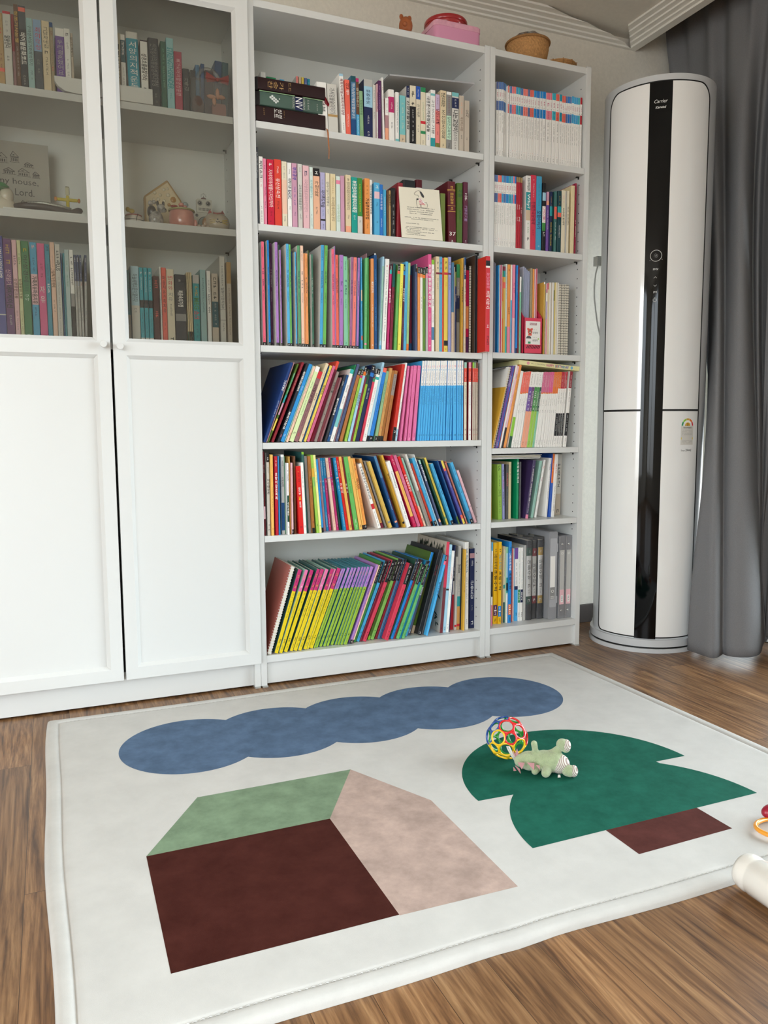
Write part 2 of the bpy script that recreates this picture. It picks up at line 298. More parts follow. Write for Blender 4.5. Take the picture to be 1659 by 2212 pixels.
# ---------------------------------------------------------------- shelving
WH = M('cabinet_white', 'd8d9d7', .33, spec=.45); DK = M('peg_hole_dark', '1c1a18', .6); BK = M('back_panel_white', 'dfe0db', .5)
GL = glass('cabinet_glass', (.95, .955, .93), 1.5, .03)
MET = M('steel_pin', '9a9a98', .3, metal=1)
HT = 2.032; T_ = .0195; DEP = .275; DIN = .2633
def carcass(root, x0, x1, shelves, bottom, fixed=()):
    inn0, inn1 = x0+T_, x1-T_
    for s, (a, b_) in enumerate([(x0+.0004, inn0), (inn1, x1-.0004)]):
        m = MB(); m.box(a, b_, 0, DEP, .004, HT, WH)
        xx = b_+.0002 if s == 0 else a-.0002
        z = 1.3596-.032*38
        while z < 1.97:
            if all(not (q-.024 < z < q+.004) for q in list(shelves)+list(fixed)) and z > bottom+.03:
                for yy in (.0304, .2252):
                    p = [(xx, yy+.0024*math.cos(t*PI/4), z+.0024*math.sin(t*PI/4)) for t in range(8)]
                    m.face(p if s else p[::-1], DK)
            z += .032
        m.build('side_panel', root, bevel=.0008)
    bx('top_panel', (inn0, inn1, .001, DEP, HT-.0245, HT-.0045), WH, root, .0008)
    bx('bottom_shelf', (inn0, inn1, .001, DIN, bottom-.022, bottom), WH, root, .0008)
    bx('back_panel', (inn0, inn1, DIN, DIN+.004, .06, HT-.01), BK, root, 0)
    bx('plinth', (inn0, inn1, .014, .028, .006, bottom-.022), WH, root, .0008)
    for q in list(fixed): bx('fixed_shelf', (inn0, inn1, .002, DIN, q-.0195, q), WH, root, .0008)
    for q in shelves:
        sh = bx('shelf', (inn0+.0015, inn1-.0015, .001, DIN, q-.0195, q), WH, root, .0008)
        pm = MB()
        for xx, s in ((inn0, 1), (inn1, -1)):
            for yy in (.034, .2252):
                pm.box(min(xx, xx+s*.011), max(xx, xx+s*.011), yy-.003, yy+.003, q-.0225, q-.0197, DK)
                pm.box(min(xx, xx+s*.002), max(xx, xx+s*.002), yy-.003, yy+.003, q-.028, q-.0225, DK)
        pm.build('shelf_pin', sh)
    for a in (x0+.004, x1-.02):
        bx('foot_pad', (a, a+.017, -.006, .03, .0002, .0042), M('clear_pad', 'a8a8a4', .3), root, 0)
wide = thing('bookcase', 'wide white open bookcase filled with children\'s books, between glass cabinet and narrow bookcase', 'bookcase', (0, 0, 0))
carcass(wide, 0, .8, [1.6949, 1.4047, 1.0523, .7610, .4752], .0986)
nar = thing('bookcase', 'narrow white open bookcase beside the air conditioner', 'bookcase', (0, 0, 0))
carcass(nar, .8, 1.2, [1.6958, 1.4058, 1.0565, .7324, .4767], .1011)
cab = thing('display_cabinet', 'white cabinet with two half-glass panelled doors at the left', 'cabinet', (0, 0, 0))
carcass(cab, -.8, 0, [1.694, 1.381], .1, (1.045,))
for x0, x1, left in ((-.7985, -.4075, 1), (-.4005, -.003, 0)):
    z0, z1, yf = .083, 2.026, -.021
    st = .034; bv = .010; yb = -.002
    m = MB()
    xi0, xi1 = x0+st, x1-st
    rails = [(z0, .117), (1.009, 1.046), (1.982, z1)]
    m.box(x0, xi0, yf, yb, z0, z1, WH); m.box(xi1, x1, yf, yb, z0, z1, WH)
    for a, c in rails: m.box(xi0, xi1, yf, yb, a, c, WH)
    for (za, zb) in ((.117, 1.009), (1.046, 1.982)):         # bevelled inner edges of the two openings
        o_ = [(xi0, za), (xi1, za), (xi1, zb), (xi0, zb)]; i_ = [(xi0+bv, za+bv), (xi1-bv, za+bv), (xi1-bv, zb-bv), (xi0+bv, zb-bv)]
        for k in range(4):
            p, q, r_, s_ = o_[k], o_[(k+1) % 4], i_[(k+1) % 4], i_[k]
            m.face([(p[0], yf, p[1]), (q[0], yf, q[1]), (r_[0], yf+.010, r_[1]), (s_[0], yf+.010, s_[1])], WH)
            m.face([(s_[0], yf+.010, s_[1]), (r_[0], yf+.010, r_[1]), (r_[0], yb, r_[1]), (s_[0], yb, s_[1])], WH)
    m.box(xi0+.001, xi1-.001, yf+.011, yb-.002, .118, 1.008, WH)
    d = m.build('cabinet_door', cab)
    bx('glass_pane', (xi0+bv-.002, xi1-bv+.002, yf+.012, yf+.015, 1.046+bv-.002, 1.982-bv+.002), GL, d, 0)
    k = MB(); kx = x1-.0195 if left else x0+.0165
    k.lathe([(0, yf-.024), (.0085, yf-.024), (.0095, yf-.0225), (.0085, yf-.012), (.005, yf-.006), (.006, yf)], WH, (kx, 0, 1.036 if left else 1.0315), 20, 'y'); k.build('door_knob', d, auto=.6)

# ---------------------------------------------------------------- books
BOOKS = '''W1|0.2169|0.012|0.0299|0.1409|0.15|-0.042|w||0|p||char,0.1,0.6,r,가시덤불|
W1|0.2483|0.012|0.0308|0.1403|0.15|-0.034|lgreyw||0|p|0.62,0.67,tan|char,0.08,0.6,r,가시덤불숲이야기|
W1|0.2911|0.012|0.0125|0.1754|0.19|-0.045|w||0|p|0,0.04,pblue|maroon,0.08,0.68,R,목회자의설교목회자의심방;char,0.8,0.92,m,|
W1|0.3047|0.012|0.0153|0.1613|0.15|-0.023|coral||0|p||black,0.05,0.17,s,인;w,0.17,0.28,s,생;w,0.62,0.85,m,|
W1|0.3211|0.012|0.0159|0.1752|0.19|0|steel||0|p|0,0.1,dteal;0.1,0.72,steel;0.72,1,dblue|w,0.12,0.7,r,하나님당신께실망했습니다|
W1|0.339|0.012|0.0097|0.1705|0.15|-0.011|sky||0|p|0,0.06,magenta;0.06,0.62,brown|cream,0.1,0.55,r,결정적순간;w,0.65,0.95,m,|
W1|0.3504|0.012|0.0118|0.1356|0.15|-0.022|sage||0|p||dgreen,0.2,0.52,r,믿음하는마음;dgreen,0.85,0.95,m,|
W1|0.3637|0.012|0.0282|0.1729|0.17|0|navy||0|p|0,0.12,lgrey;0.12,0.47,pblue|navy,0.17,0.42,s,特敎命史;w,0.53,0.8,m,;w,0.88,0.96,m,|
W1|0.3927|0.012|0.0099|0.1603|0.15|0|lgreyw||0|p||char,0.1,0.32,m,;char,0.5,0.62,m,|
W1|0.4052|0.012|0.0045|0.1644|0.15|0|ppink||0|p|0.5,1,w|black,0.15,0.45,M,;char,0.8,0.95,m,|
W1|0.4108|0.012|0.0101|0.1753|0.19|0|plum||0|p||lilac,0.08,0.5,m,|
W1|0.4268|0.012|0.0058|0.186|0.2|-0.025|w||0|p||red,0.15,0.2,M,;char,0.25,0.55,m,|
W1|0.4344|0.012|0.0112|0.1277|0.15|0|dustrose||0|p|0,0.4,w;0.7,1,peach|char,0.05,0.35,m,|
W1|0.4473|0.012|0.0202|0.1552|0.15|-0.012|w||1|p|0.14,0.44,magenta|w,0.2,0.38,m,;char,0.62,0.75,m,|
W1|0.4696|0.012|0.0113|0.1503|0.15|0|w||0|p|0.93,1,aqua|char,0.2,0.8,m,|
W1|0.4839|0.012|0.0194|0.1427|0.15|0|aqua||0|p|0.82,1,beige|cream,0.15,0.7,m,;char,0.88,0.96,m,|
W1|0.5067|0.012|0.011|0.1743|0.18|0|lgreyw||0|p|0,0.2,navy|w,0.03,0.18,m,;black,0.25,0.75,R,신앙생활편람|
W1|0.5187|0.012|0.0208|0.1778|0.15|0|black||0|p|0,0.35,cream|black,0.08,0.2,M,;black,0.27,0.34,M,;lgrey,0.4,0.7,m,;w,0.75,0.95,m,|
W1|0.5405|0.012|0.0149|0.1788|0.15|0|cream||0|p|0,0.22,blue|w,0.05,0.18,m,;black,0.3,0.52,r,신약개론;char,0.65,0.8,m,|
W1|0.5566|0.012|0.0171|0.1779|0.15|0|cream||0|p|0,0.08,green;0.57,0.62,red;0.74,0.79,green|sage,0.25,0.55,m,;char,0.9,0.97,m,|
W1|0.5759|0.012|0.0144|0.1643|0.15|0|w||0|p||black,0.07,0.72,R,내영혼이따뜻했던날들;blue,0.74,0.88,m,|
W1|0.5917|0.012|0.0161|0.1756|0.14|0|w||0|p|0.06,0.1,aqua;0.83,1,teal|black,0.17,0.3,r,고난;grey,0.32,0.57,r,보다더큰;black,0.6,0.76,r,기쁨|
W1|0.6091|0.012|0.0144|0.1647|0.15|0|coralp||0|p|0,0.3,lilacp;0.9,1,olive|navy,0.06,0.18,m,;maroon,0.27,0.55,R,남십도로행;maroon,0.68,0.76,m,|
W1|0.6261|0.012|0.0209|0.1796|0.15|0|cream2||0|p||black,0.04,0.28,R,한권으로읽는;black,0.33,0.83,s,조선왕조실록;black,0.9,0.97,m,|
W1|0.6482|0.012|0.0176|0.1786|0.15|0|grey||0|p|0,0.05,w;0.41,0.82,mint|maroon,0.08,0.37,m,;dgreen,0.43,0.8,r,달라진교회학당;black,0.88,0.97,m,|
W1|0.668|0.012|0.0243|0.1797|0.15|0|lgreyw||0|p|0,0.065,aqua;0.09,0.27,navy|w,0.11,0.25,m,;black,0.3,0.66,R,나는고양이;black,0.67,0.83,r,로소이다;char,0.85,0.97,m,|
W1|0.6946|0.012|0.0166|0.1736|0.15|0|beigeg||0|p||peach,0.12,0.32,m,;brown,0.38,0.63,r,묵상하는사람;char,0.7,0.77,m,|
W1|0.7139|0.012|0.0176|0.1614|0.15|0|beigeg||0|p||char,0.17,0.33,s,오시;char,0.7,0.76,m,|
W2|0.0189|0.012|0.0094|0.2193|0.15|0|char||1|p||lgrey,0.06,0.4,r,AGoldenMoonComm|
W2|0.0298|0.012|0.0116|0.1944|0.15|0|w||0|p||black,0.06,0.32,R,파더쇼크;red,0.33,0.45,m,;char,0.7,0.96,m,|
W2|0.0424|0.012|0.0091|0.1898|0.15|0|pink||0|p||magenta,0.1,0.16,M,;magenta,0.42,0.56,M,;navy,0.64,0.74,m,|
W2|0.0543|0.012|0.0202|0.1892|0.15|0|crimson||0|p||w,0.05,0.1,M,;w,0.15,0.72,r,자녀의미래를디자인하라;black,0.77,0.85,m,;maroon,0.92,0.95,M,|
W2|0.0759|0.012|0.0209|0.1919|0.15|0|red2||0|p||w,0.1,0.25,m,;w,0.28,0.57,r,유산상속전;black,0.62,0.74,m,|
W2|0.0987|0.012|0.0153|0.1886|0.15|0|cream||0|p|0.28,0.8,peachp|grey,0.07,0.26,m,;char,0.83,0.92,m,|
W2|0.116|0.012|0.0125|0.1871|0.15|0|w||0|p||char,0.1,0.18,m,;char,0.24,0.4,R,애착이론;navy,0.42,0.56,R,BASIC;char,0.67,0.72,m,|
W2|0.1299|0.012|0.0155|0.1873|0.15|0|mauve||0|p||indigo,0.06,0.26,R,부모공부;indigo,0.36,0.65,m,;navy,0.75,0.81,m,|
W2|0.1482|0.012|0.0135|0.1875|0.15|0|lgreyw||0|p||char,0.05,0.12,m,;char,0.32,0.72,r,교육으로평화를꿈꾸다;black,0.77,0.86,m,|
W2|0.1643|0.012|0.0189|0.1846|0.15|0|ppink||0|p||navy,0.07,0.18,M,;rosegrey,0.22,0.73,r,미숙한플랫폼20대육아시민이온다;grey,0.78,0.82,m,|
W2|0.1852|0.012|0.0104|0.1823|0.15|0|mintw||0|p||grey,0.08,0.14,m,;teal,0.2,0.5,r,모자를쓴다는;dteal,0.75,0.95,m,|
W2|0.1967|0.012|0.0203|0.1807|0.15|0|peach2||0|p|0,0.125,black|w,0.04,0.1,M,;black,0.2,0.46,s,가정교육;char,0.62,0.75,m,|
W2|0.2193|0.012|0.0147|0.1711|0.15|0|lav||0|p|0.8,0.83,black|grey,0.12,0.28,m,;black,0.3,0.6,R,자기주도학습;steel,0.63,0.76,m,;char,0.88,0.96,m,|
W2|0.236|0.012|0.013|0.1713|0.15|0|cream||0|p||char,0.15,0.57,r,엄마가읽기가장좋다;grey,0.62,0.7,m,|
W2|0.251|0.012|0.0165|0.1706|0.15|0|cream3||0|p||tan,0.06,0.38,m,;brown,0.4,0.82,r,아이와함께자라는부모|
W2|0.2699|0.012|0.0131|0.1653|0.15|0|mintw||0|p|0.07,0.14,pink|sage,0.5,0.82,r,내아이와직관상|
W2|0.2841|0.012|0.0124|0.1685|0.15|0|mauve||0|p|||
W2|0.3007|0.012|0.0173|0.1731|0.15|0|cream2||0|p|0.88,1,peach|black,0.06,0.1,M,;char,0.12,0.6,r,엄마의온유함이아이의가능성이다;char,0.68,0.76,m,|
W2|0.32|0.012|0.0193|0.1687|0.15|0|teal2||0|p||w,0.06,0.62,R,부모만의하블루타의특징;w,0.67,0.75,m,|
W2|0.3401|0.012|0.016|0.168|0.15|0|lgreyw||0|p|0,0.68,green2|yellow,0.1,0.6,m,;char,0.75,0.8,m,|
W2|0.3643|0.012|0.0161|0.1699|0.14|0|orange2||0|p||brown,0.12,0.32,m,;black,0.35,0.72,R,거실공부의마법;brown,0.78,0.9,m,|
W2|0.3812|0.012|0.007|0.1672|0.15|0|w||0|p||black,0.1,0.62,R,엄마의말공부부하루한장;char,0.85,0.95,m,|
W2|0.3963|0.012|0.0178|0.161|0.15|0|sky||0|p|0.17,0.3,pinkw|w,0.05,0.11,M,;navy,0.37,0.45,m,;navy,0.72,0.76,m,|
W2|0.4149|0.012|0.0101|0.1568|0.15|0|blue2||0|p||w,0.18,0.48,r,자유의함정;w,0.65,0.82,m,|
W2|0.4262|0.012|0.0099|0.1428|0.15|0|sky2||0|p||w,0.15,0.55,m,|
W2|0.4386|0.012|0.0056|0.1416|0.15|0|brown||0|p||black,0.1,0.35,m,|
W2|0.4454|0.012|0.0065|0.1423|0.15|0|tan||0|p||black,0.08,0.32,R,실험의예언|
W2|0.454|0.012|0.0137|0.1509|0.19|0|blackb||0|p||brown2,0.03,0.25,m,;lgrey,0.3,0.75,m,;lgrey,0.83,0.96,m,|
W2|0.4908|0.012|0.0192|0.1694|0.2|0.026|maroonr||1|p|||
W2|0.6275|0.012|0.0172|0.1527|0.15|0|olive2||0|p|||
W2|0.6575|0.012|0.0291|0.1934|0.19|-0.024|maroond||1|p|0.13,0.14,gold;0.15,0.155,gold;0.39,0.395,gold;0.48,0.49,gold|gold,0.07,0.12,M,;gold,0.18,0.37,s,國際聖書;gold,0.41,0.46,M,;w,0.82,0.88,c,37;w,0.95,0.99,M,|
W2|0.6878|0.012|0.0215|0.1922|0.15|0|olive3||1|p||dgreen,0.1,0.24,s,사랑;dgreen,0.45,0.6,m,|
W2|0.7111|0.012|0.018|0.1973|0.15|0|plumr||1|p||w,0.17,0.3,M,;lilac,0.38,0.63,s,그영의기쁨;w,0.93,0.97,m,|
W3|0.0331|0.018|0.0085|0.3057|0.24|0|rose|lgreyw|0|d|0.965,1,black|black,0.05,0.15,m,;navy,0.25,0.42,M,;navy,0.46,0.56,m,;w,0.972,0.992,M,;red,0.91,0.918,M,;navy,0.925,0.955,m,|
W3|0.0478|0.04|0.0027|0.3094|0.2|0|tealg|lgreyw|0|d|0.965,1,black|black,0.05,0.15,m,;lgrey,0.25,0.42,M,;lgrey,0.46,0.56,m,;w,0.972,0.992,M,;red,0.91,0.918,M,;lgrey,0.925,0.955,m,|
W3|0.0509|0.018|0.0058|0.3105|0.24|0|azure|lgreyw|0|d|0.965,1,black|black,0.05,0.15,m,;navy,0.25,0.42,M,;navy,0.46,0.56,m,;w,0.972,0.992,M,;red,0.91,0.918,M,;navy,0.925,0.955,m,|
W3|0.0671|0.05|0.0067|0.3101|0.2|0|plum|lgreyw|0|d|0.965,1,black|black,0.05,0.15,m,;lgrey,0.25,0.42,M,;lgrey,0.46,0.56,m,;w,0.972,0.992,M,;red,0.91,0.918,M,;lgrey,0.925,0.955,m,|
W3|0.0747|0.018|0.0083|0.3072|0.24|0|lilac2|lgreyw|0|d|0.965,1,black|black,0.05,0.15,m,;navy,0.25,0.42,M,;navy,0.46,0.56,m,;w,0.972,0.992,M,;red,0.91,0.918,M,;navy,0.925,0.955,m,|
W3|0.0892|0.018|0.0038|0.286|0.22|0|lilac2|lgreyw|0|d|0.965,1,black|black,0.05,0.15,m,;navy,0.25,0.42,M,;navy,0.46,0.56,m,;w,0.972,0.992,M,;red,0.91,0.918,M,;navy,0.925,0.955,m,|
W3|0.0935|0.045|0.0027|0.3062|0.2|0|sagex|lgreyw|0|d|0.965,1,black|black,0.05,0.15,m,;lgrey,0.25,0.42,M,;lgrey,0.46,0.56,m,;w,0.972,0.992,M,;red,0.91,0.918,M,;lgrey,0.925,0.955,m,|
W3|0.1094|0.018|0.0084|0.3052|0.24|0|sky|lgreyw|0|d|0.965,1,black|black,0.05,0.15,m,;navy,0.25,0.42,M,;navy,0.46,0.56,m,;w,0.972,0.992,M,;red,0.91,0.918,M,;navy,0.925,0.955,m,|
W3|0.1183|0.018|0.0058|0.3037|0.24|0|green4|lgreyw|0|d|0.965,1,black|black,0.05,0.15,m,;navy,0.25,0.42,M,;navy,0.46,0.56,m,;w,0.972,0.992,M,;red,0.91,0.918,M,;navy,0.925,0.955,m,|
W3|0.1331|0.045|0.0026|0.2887|0.2|0|blue2|lgreyw|0|d|0.965,1,black|black,0.05,0.15,m,;lgrey,0.25,0.42,M,;lgrey,0.46,0.56,m,;w,0.972,0.992,M,;red,0.91,0.918,M,;lgrey,0.925,0.955,m,|
W3|0.1363|0.018|0.0043|0.2834|0.22|0|sky4|lgreyw|0|d|0.965,1,black|black,0.05,0.15,m,;navy,0.25,0.42,M,;navy,0.46,0.56,m,;w,0.972,0.992,M,;red,0.91,0.918,M,;navy,0.925,0.955,m,|
W3|0.1443|0.018|0.0081|0.303|0.24|0|sage2|lgreyw|0|d|0.965,1,black|black,0.05,0.15,m,;navy,0.25,0.42,M,;navy,0.46,0.56,m,;w,0.972,0.992,M,;red,0.91,0.918,M,;navy,0.925,0.955,m,|
W3|0.1543|0.018|0.0089|0.3035|0.24|0|peachp|lgreyw|0|d|0.965,1,black|black,0.05,0.15,m,;navy,0.25,0.42,M,;navy,0.46,0.56,m,;w,0.972,0.992,M,;red,0.91,0.918,M,;navy,0.925,0.955,m,|
W3|0.1638|0.018|0.0029|0.2818|0.2|0|orange3|lgreyw|0|d|0.965,1,black|black,0.05,0.15,m,;navy,0.25,0.42,M,;navy,0.46,0.56,m,;w,0.972,0.992,M,;red,0.91,0.918,M,;navy,0.925,0.955,m,|
W3|0.1678|0.018|0.0089|0.2814|0.22|0|orange3|lgreyw|0|d|0.965,1,black|black,0.05,0.15,m,;navy,0.25,0.42,M,;navy,0.46,0.56,m,;w,0.972,0.992,M,;red,0.91,0.918,M,;navy,0.925,0.955,m,|
W3|0.1849|0.04|0.003|0.2966|0.2|0|olive3|lgreyw|0|d|0.965,1,black|black,0.05,0.15,m,;lgrey,0.25,0.42,M,;lgrey,0.46,0.56,m,;w,0.972,0.992,M,;red,0.91,0.918,M,;lgrey,0.925,0.955,m,|
W3|0.1883|0.018|0.0061|0.2807|0.22|0|dsage|lgreyw|0|d|0.965,1,black|black,0.05,0.15,m,;lgrey,0.25,0.42,M,;lgrey,0.46,0.56,m,;w,0.972,0.992,M,;red,0.91,0.918,M,;lgrey,0.925,0.955,m,|
W3|0.2216|0.018|0.0096|0.311|0.242|0.028|sky4|lgreyw|0|d|0.965,1,black|black,0.05,0.15,m,;navy,0.25,0.42,M,;navy,0.46,0.56,m,;w,0.972,0.992,M,;red,0.91,0.918,M,;navy,0.925,0.955,m,|
W3|0.2326|0.018|0.0098|0.3107|0.242|0.032|green4|lgreyw|0|d|0.965,1,black|black,0.05,0.15,m,;navy,0.25,0.42,M,;navy,0.46,0.56,m,;w,0.972,0.992,M,;red,0.91,0.918,M,;navy,0.925,0.955,m,|
W3|0.2544|0.018|0.0083|0.3013|0.24|0|rose|lgreyw|0|d|0.965,1,black|black,0.05,0.15,m,;navy,0.25,0.42,M,;navy,0.46,0.56,m,;w,0.972,0.992,M,;red,0.91,0.918,M,;navy,0.925,0.955,m,|
W3|0.2634|0.018|0.0029|0.3107|0.242|0|lilac2|lgreyw|0|d|0.965,1,black|black,0.05,0.15,m,;navy,0.25,0.42,M,;navy,0.46,0.56,m,;w,0.972,0.992,M,;red,0.91,0.918,M,;navy,0.925,0.955,m,|
W3|0.267|0.018|0.0088|0.2853|0.2|0|coral2|lgreyw|0|d|0.965,1,black|black,0.05,0.15,m,;navy,0.25,0.42,M,;navy,0.46,0.56,m,;w,0.972,0.992,M,;red,0.91,0.918,M,;navy,0.925,0.955,m,|
W3|0.2888|0.018|0.0118|0.2861|0.22|0.016|lilac2|lgreyw|0|d|0.965,1,black|black,0.05,0.15,m,;navy,0.25,0.42,M,;navy,0.46,0.56,m,;w,0.972,0.992,M,;red,0.91,0.918,M,;navy,0.925,0.955,m,|
W3|0.2931|0.018|0.0131|0.2824|0.22|0|mint2|lgreyw|0|d|0.965,1,black|black,0.05,0.15,m,;navy,0.25,0.42,M,;navy,0.46,0.56,m,;w,0.972,0.992,M,;red,0.91,0.918,M,;navy,0.925,0.955,m,|
W3|0.3073|0.018|0.0027|0.2725|0.2|0|green4|lgreyw|0|d|0.965,1,black|black,0.05,0.15,m,;navy,0.25,0.42,M,;navy,0.46,0.56,m,;w,0.972,0.992,M,;red,0.91,0.918,M,;navy,0.925,0.955,m,|
W3|0.3183|0.018|0.0076|0.2823|0.22|0.031|mauve2|lgreyw|0|d|0.965,1,black|black,0.05,0.15,m,;navy,0.25,0.42,M,;navy,0.46,0.56,m,;w,0.972,0.992,M,;red,0.91,0.918,M,;navy,0.925,0.955,m,|
W3|0.3303|0.018|0.0108|0.2821|0.22|0.029|salmon|lgreyw|0|d|0.965,1,black|black,0.05,0.15,m,;navy,0.25,0.42,M,;navy,0.46,0.56,m,;w,0.972,0.992,M,;red,0.91,0.918,M,;navy,0.925,0.955,m,|
W3|0.3337|0.018|0.0026|0.2813|0.2|0.027|dblue|lgreyw|0|d|0.965,1,black|black,0.05,0.15,m,;lgrey,0.25,0.42,M,;lgrey,0.46,0.56,m,;w,0.972,0.992,M,;red,0.91,0.918,M,;lgrey,0.925,0.955,m,|
W3|0.3413|0.018|0.0072|0.2815|0.22|0.028|lilac2|lgreyw|0|d|0.965,1,black|black,0.05,0.15,m,;navy,0.25,0.42,M,;navy,0.46,0.56,m,;w,0.972,0.992,M,;red,0.91,0.918,M,;navy,0.925,0.955,m,|
W3|0.3515|0.018|0.0041|0.2831|0.2|0|sky4||0|d|0.35,0.47,beige;0.85,0.9,coral|w,0.02,0.07,M,;navy,0.15,0.3,m,;w,0.5,0.75,m,|
W3|0.3561|0.05|0.0038|0.293|0.2|0|navy||0|d|||
W3|0.3691|0.018|0.0082|0.2833|0.22|0.02|green5||0|d|0.93,0.95,pink|dgreen,0.18,0.35,m,;dgreen,0.5,0.65,m,|
W3|0.3803|0.025|0.0073|0.286|0.2|0.006|green2||0|d|||
W3|0.382|0.05|0.0027|0.3042|0.2|0|dustrose||0|d|||
W3|0.3952|0.02|0.0098|0.2832|0.2|0.005|orange3||0|d||w,0.25,0.37,S,혼자버티고;w,0.5,0.75,m,;w,0.94,0.96,M,|
W3|0.3962|0.018|0.0093|0.2951|0.22|0|dblue||0|d||sky,0.15,0.32,m,;sky,0.55,0.8,m,;grey,0.93,0.95,M,|
W3|0.406|0.04|0.0057|0.3044|0.2|0|black2||0|d|0,0.07,w||
W3|0.4188|0.018|0.0064|0.2919|0.22|0.045|pblue||0|d|0.1,0.9,seafoam;0.95,1,sky|char,0.45,0.6,m,|
W3|0.4344|0.018|0.0134|0.2856|0.22|0.052|w||0|d||red,0.07,0.09,M,;char,0.12,0.9,m,|
W3|0.4454|0.018|0.0074|0.2699|0.2|0.05|magenta||0|d|0,0.075,black;0.065,0.11,turq|w,0.015,0.068,M,;w,0.28,0.45,S,만나게웃겼;pink,0.92,0.97,M,|
W3|0.4569|0.018|0.0093|0.2731|0.22|0.052|maroon||0|d|0,0.27,tealx|black,0.3,0.58,M,|
W3|0.4732|0.018|0.0094|0.272|0.2|0.054|green4||0|d|0,0.075,black;0.075,0.11,coral|w,0.015,0.068,M,;red,0.33,0.4,m,;dgreen,0.7,0.85,m,|
W3|0.4876|0.018|0.011|0.2742|0.2|0.042|lemon||0|d||olive,0.22,0.5,m,;black,0.92,0.935,M,|
W3|0.4963|0.018|0.0059|0.2723|0.2|0.032|plumr||0|d|0,0.075,black;0.075,0.12,azure|w,0.015,0.068,M,;w,0.27,0.43,S,해피홀리데이;lilac,0.6,0.8,m,|
W3|0.5066|0.018|0.0095|0.2821|0.22|0.03|sky||0|d||green2,0.3,0.9,m,|
W3|0.5155|0.018|0.0078|0.279|0.2|0.027|seafoam2||0|d|0.92,1,orange|green2,0.1,0.45,m,;olive,0.5,0.8,m,|
W3|0.527|0.04|0.0102|0.2725|0.2|0|dblue||0|d|0.1,0.9,maroon||
W3|0.5409|0.02|0.0074|0.2777|0.24|0|slate||0|d|0,0.09,black|w,0,0.05,M,|
W3|0.5488|0.018|0.0083|0.2686|0.2|0|orange2||0|d|0,0.075,black;0.08,0.12,orange|w,0.015,0.068,M,;red,0.38,0.52,m,;brown,0.75,0.85,m,|
W3|0.5577|0.018|0.0085|0.2681|0.2|0|w||0|d|0,0.075,black;0.075,0.12,orange3|w,0.015,0.068,M,;char,0.35,0.5,m,|
W3|0.5668|0.018|0.0093|0.2663|0.2|0|olive4||0|d|0,0.075,black;0.08,0.12,orange|w,0.015,0.068,M,;yellow,0.33,0.36,M,|
W3|0.5779|0.018|0.0078|0.2711|0.2|0|lgrey||0|d|0,0.075,black;0.085,0.13,pink|w,0.015,0.068,M,;maroon,0.4,0.45,m,|
W3|0.5863|0.018|0.0119|0.3116|0.2|0|pink2||0|d||w,0.1,0.55,S,한없이빵똥한세상에서;w,0.6,0.85,m,;w,0.93,0.95,M,|
W3|0.5989|0.018|0.0098|0.295|0.22|0|w||0|d|0,0.05,lime;0.73,0.87,steel|maroon,0.1,0.12,M,;black,0.14,0.38,m,;maroon,0.4,0.5,M,;char,0.55,0.68,m,|
W3|0.6149|0.018|0.012|0.3069|0.22|0|cream2||0|d|0.165,0.185,maroon|black,0.05,0.085,M,;black,0.11,0.135,M,;char,0.21,0.34,m,;black,0.965,0.972,M,|
W3|0.6275|0.018|0.01|0.307|0.22|0|sky5||0|d|0.165,0.185,maroon|black,0.05,0.085,M,;black,0.11,0.135,M,;steel,0.21,0.34,m,|
W3|0.638|0.018|0.0044|0.3036|0.2|0|coral3||0|d||maroon,0.1,0.4,m,|
W3|0.6445|0.018|0.0138|0.3054|0.22|0|yellow3||0|d|0.155,0.18,red;0.875,0.93,black|black,0.035,0.07,M,;black,0.09,0.13,M,;orange,0.2,0.34,m,;black,0.96,0.975,M,|
W3|0.6601|0.018|0.0101|0.3086|0.22|0|peri||0|d|0.165,0.185,maroon|black,0.05,0.085,M,;black,0.11,0.14,M,;indigo,0.21,0.34,m,;black,0.965,0.972,M,|
W3|0.6724|0.018|0.0087|0.2921|0.2|0|steel2||0|d|0.55,1,beige|navy,0.1,0.2,m,;w,0.64,0.88,m,|
W3|0.6818|0.018|0.0027|0.2778|0.2|0|beigeg||0|d||black,0.12,0.4,m,|
W3|0.685|0.018|0.0054|0.263|0.2|0|navy||0|d|0,0.18,olive2|w,0.22,0.42,r,blueeyes|
W3|0.6969|0.03|0.0123|0.2905|0.2|0|dgrey2||0|d|0,0.15,green;0.15,0.35,grey;0.35,0.5,navy;0.65,1,grey|w,0.2,0.38,m,|
W3|0.7097|0.018|0.0057|0.3088|0.2|0|gold2||0|d||brown,0.1,0.3,m,;black,0.3,0.46,R,전통문화의멋;brown,0.49,0.6,m,;black,0.92,0.96,m,|
W3|0.7193|0.018|0.0066|0.3114|0.2|0|cream||0|d|0,0.225,dblue|w,0.08,0.18,R,나만의물고기;char,0.25,0.36,M,;red,0.38,0.46,M,;char,0.9,0.95,m,|
W3|0.7326|0.03|0.011|0.2733|0.2|0|magred||0|d|0.43,0.7,orange3;0.8,1,plum|plum,0.08,0.45,m,;plum,0.83,0.95,m,|
W3|0.7452|0.03|0.007|0.2879|0.2|0|dgrey2||0|d|||SPIRAL
W3|0.7557|0.01|0.0035|0.3199|0.2|0|black2|brown2|0|d|||
W3|0.7596|0.004|0.002|0.3193|0.2|0|black2||0|d||w,0.05,0.2,m,;w,0.45,0.5,m,|
W4|0.0336|0.012|0.0081|0.2578|0.248|0.358|nblue||0|d||w,0.22,0.36,S,나만의별이;w,0.48,0.68,m,|
W4|0.0372|0.012|0.0025|0.2598|0.2|0.359|dustrose||0|d||char,0.1,0.8,m,|
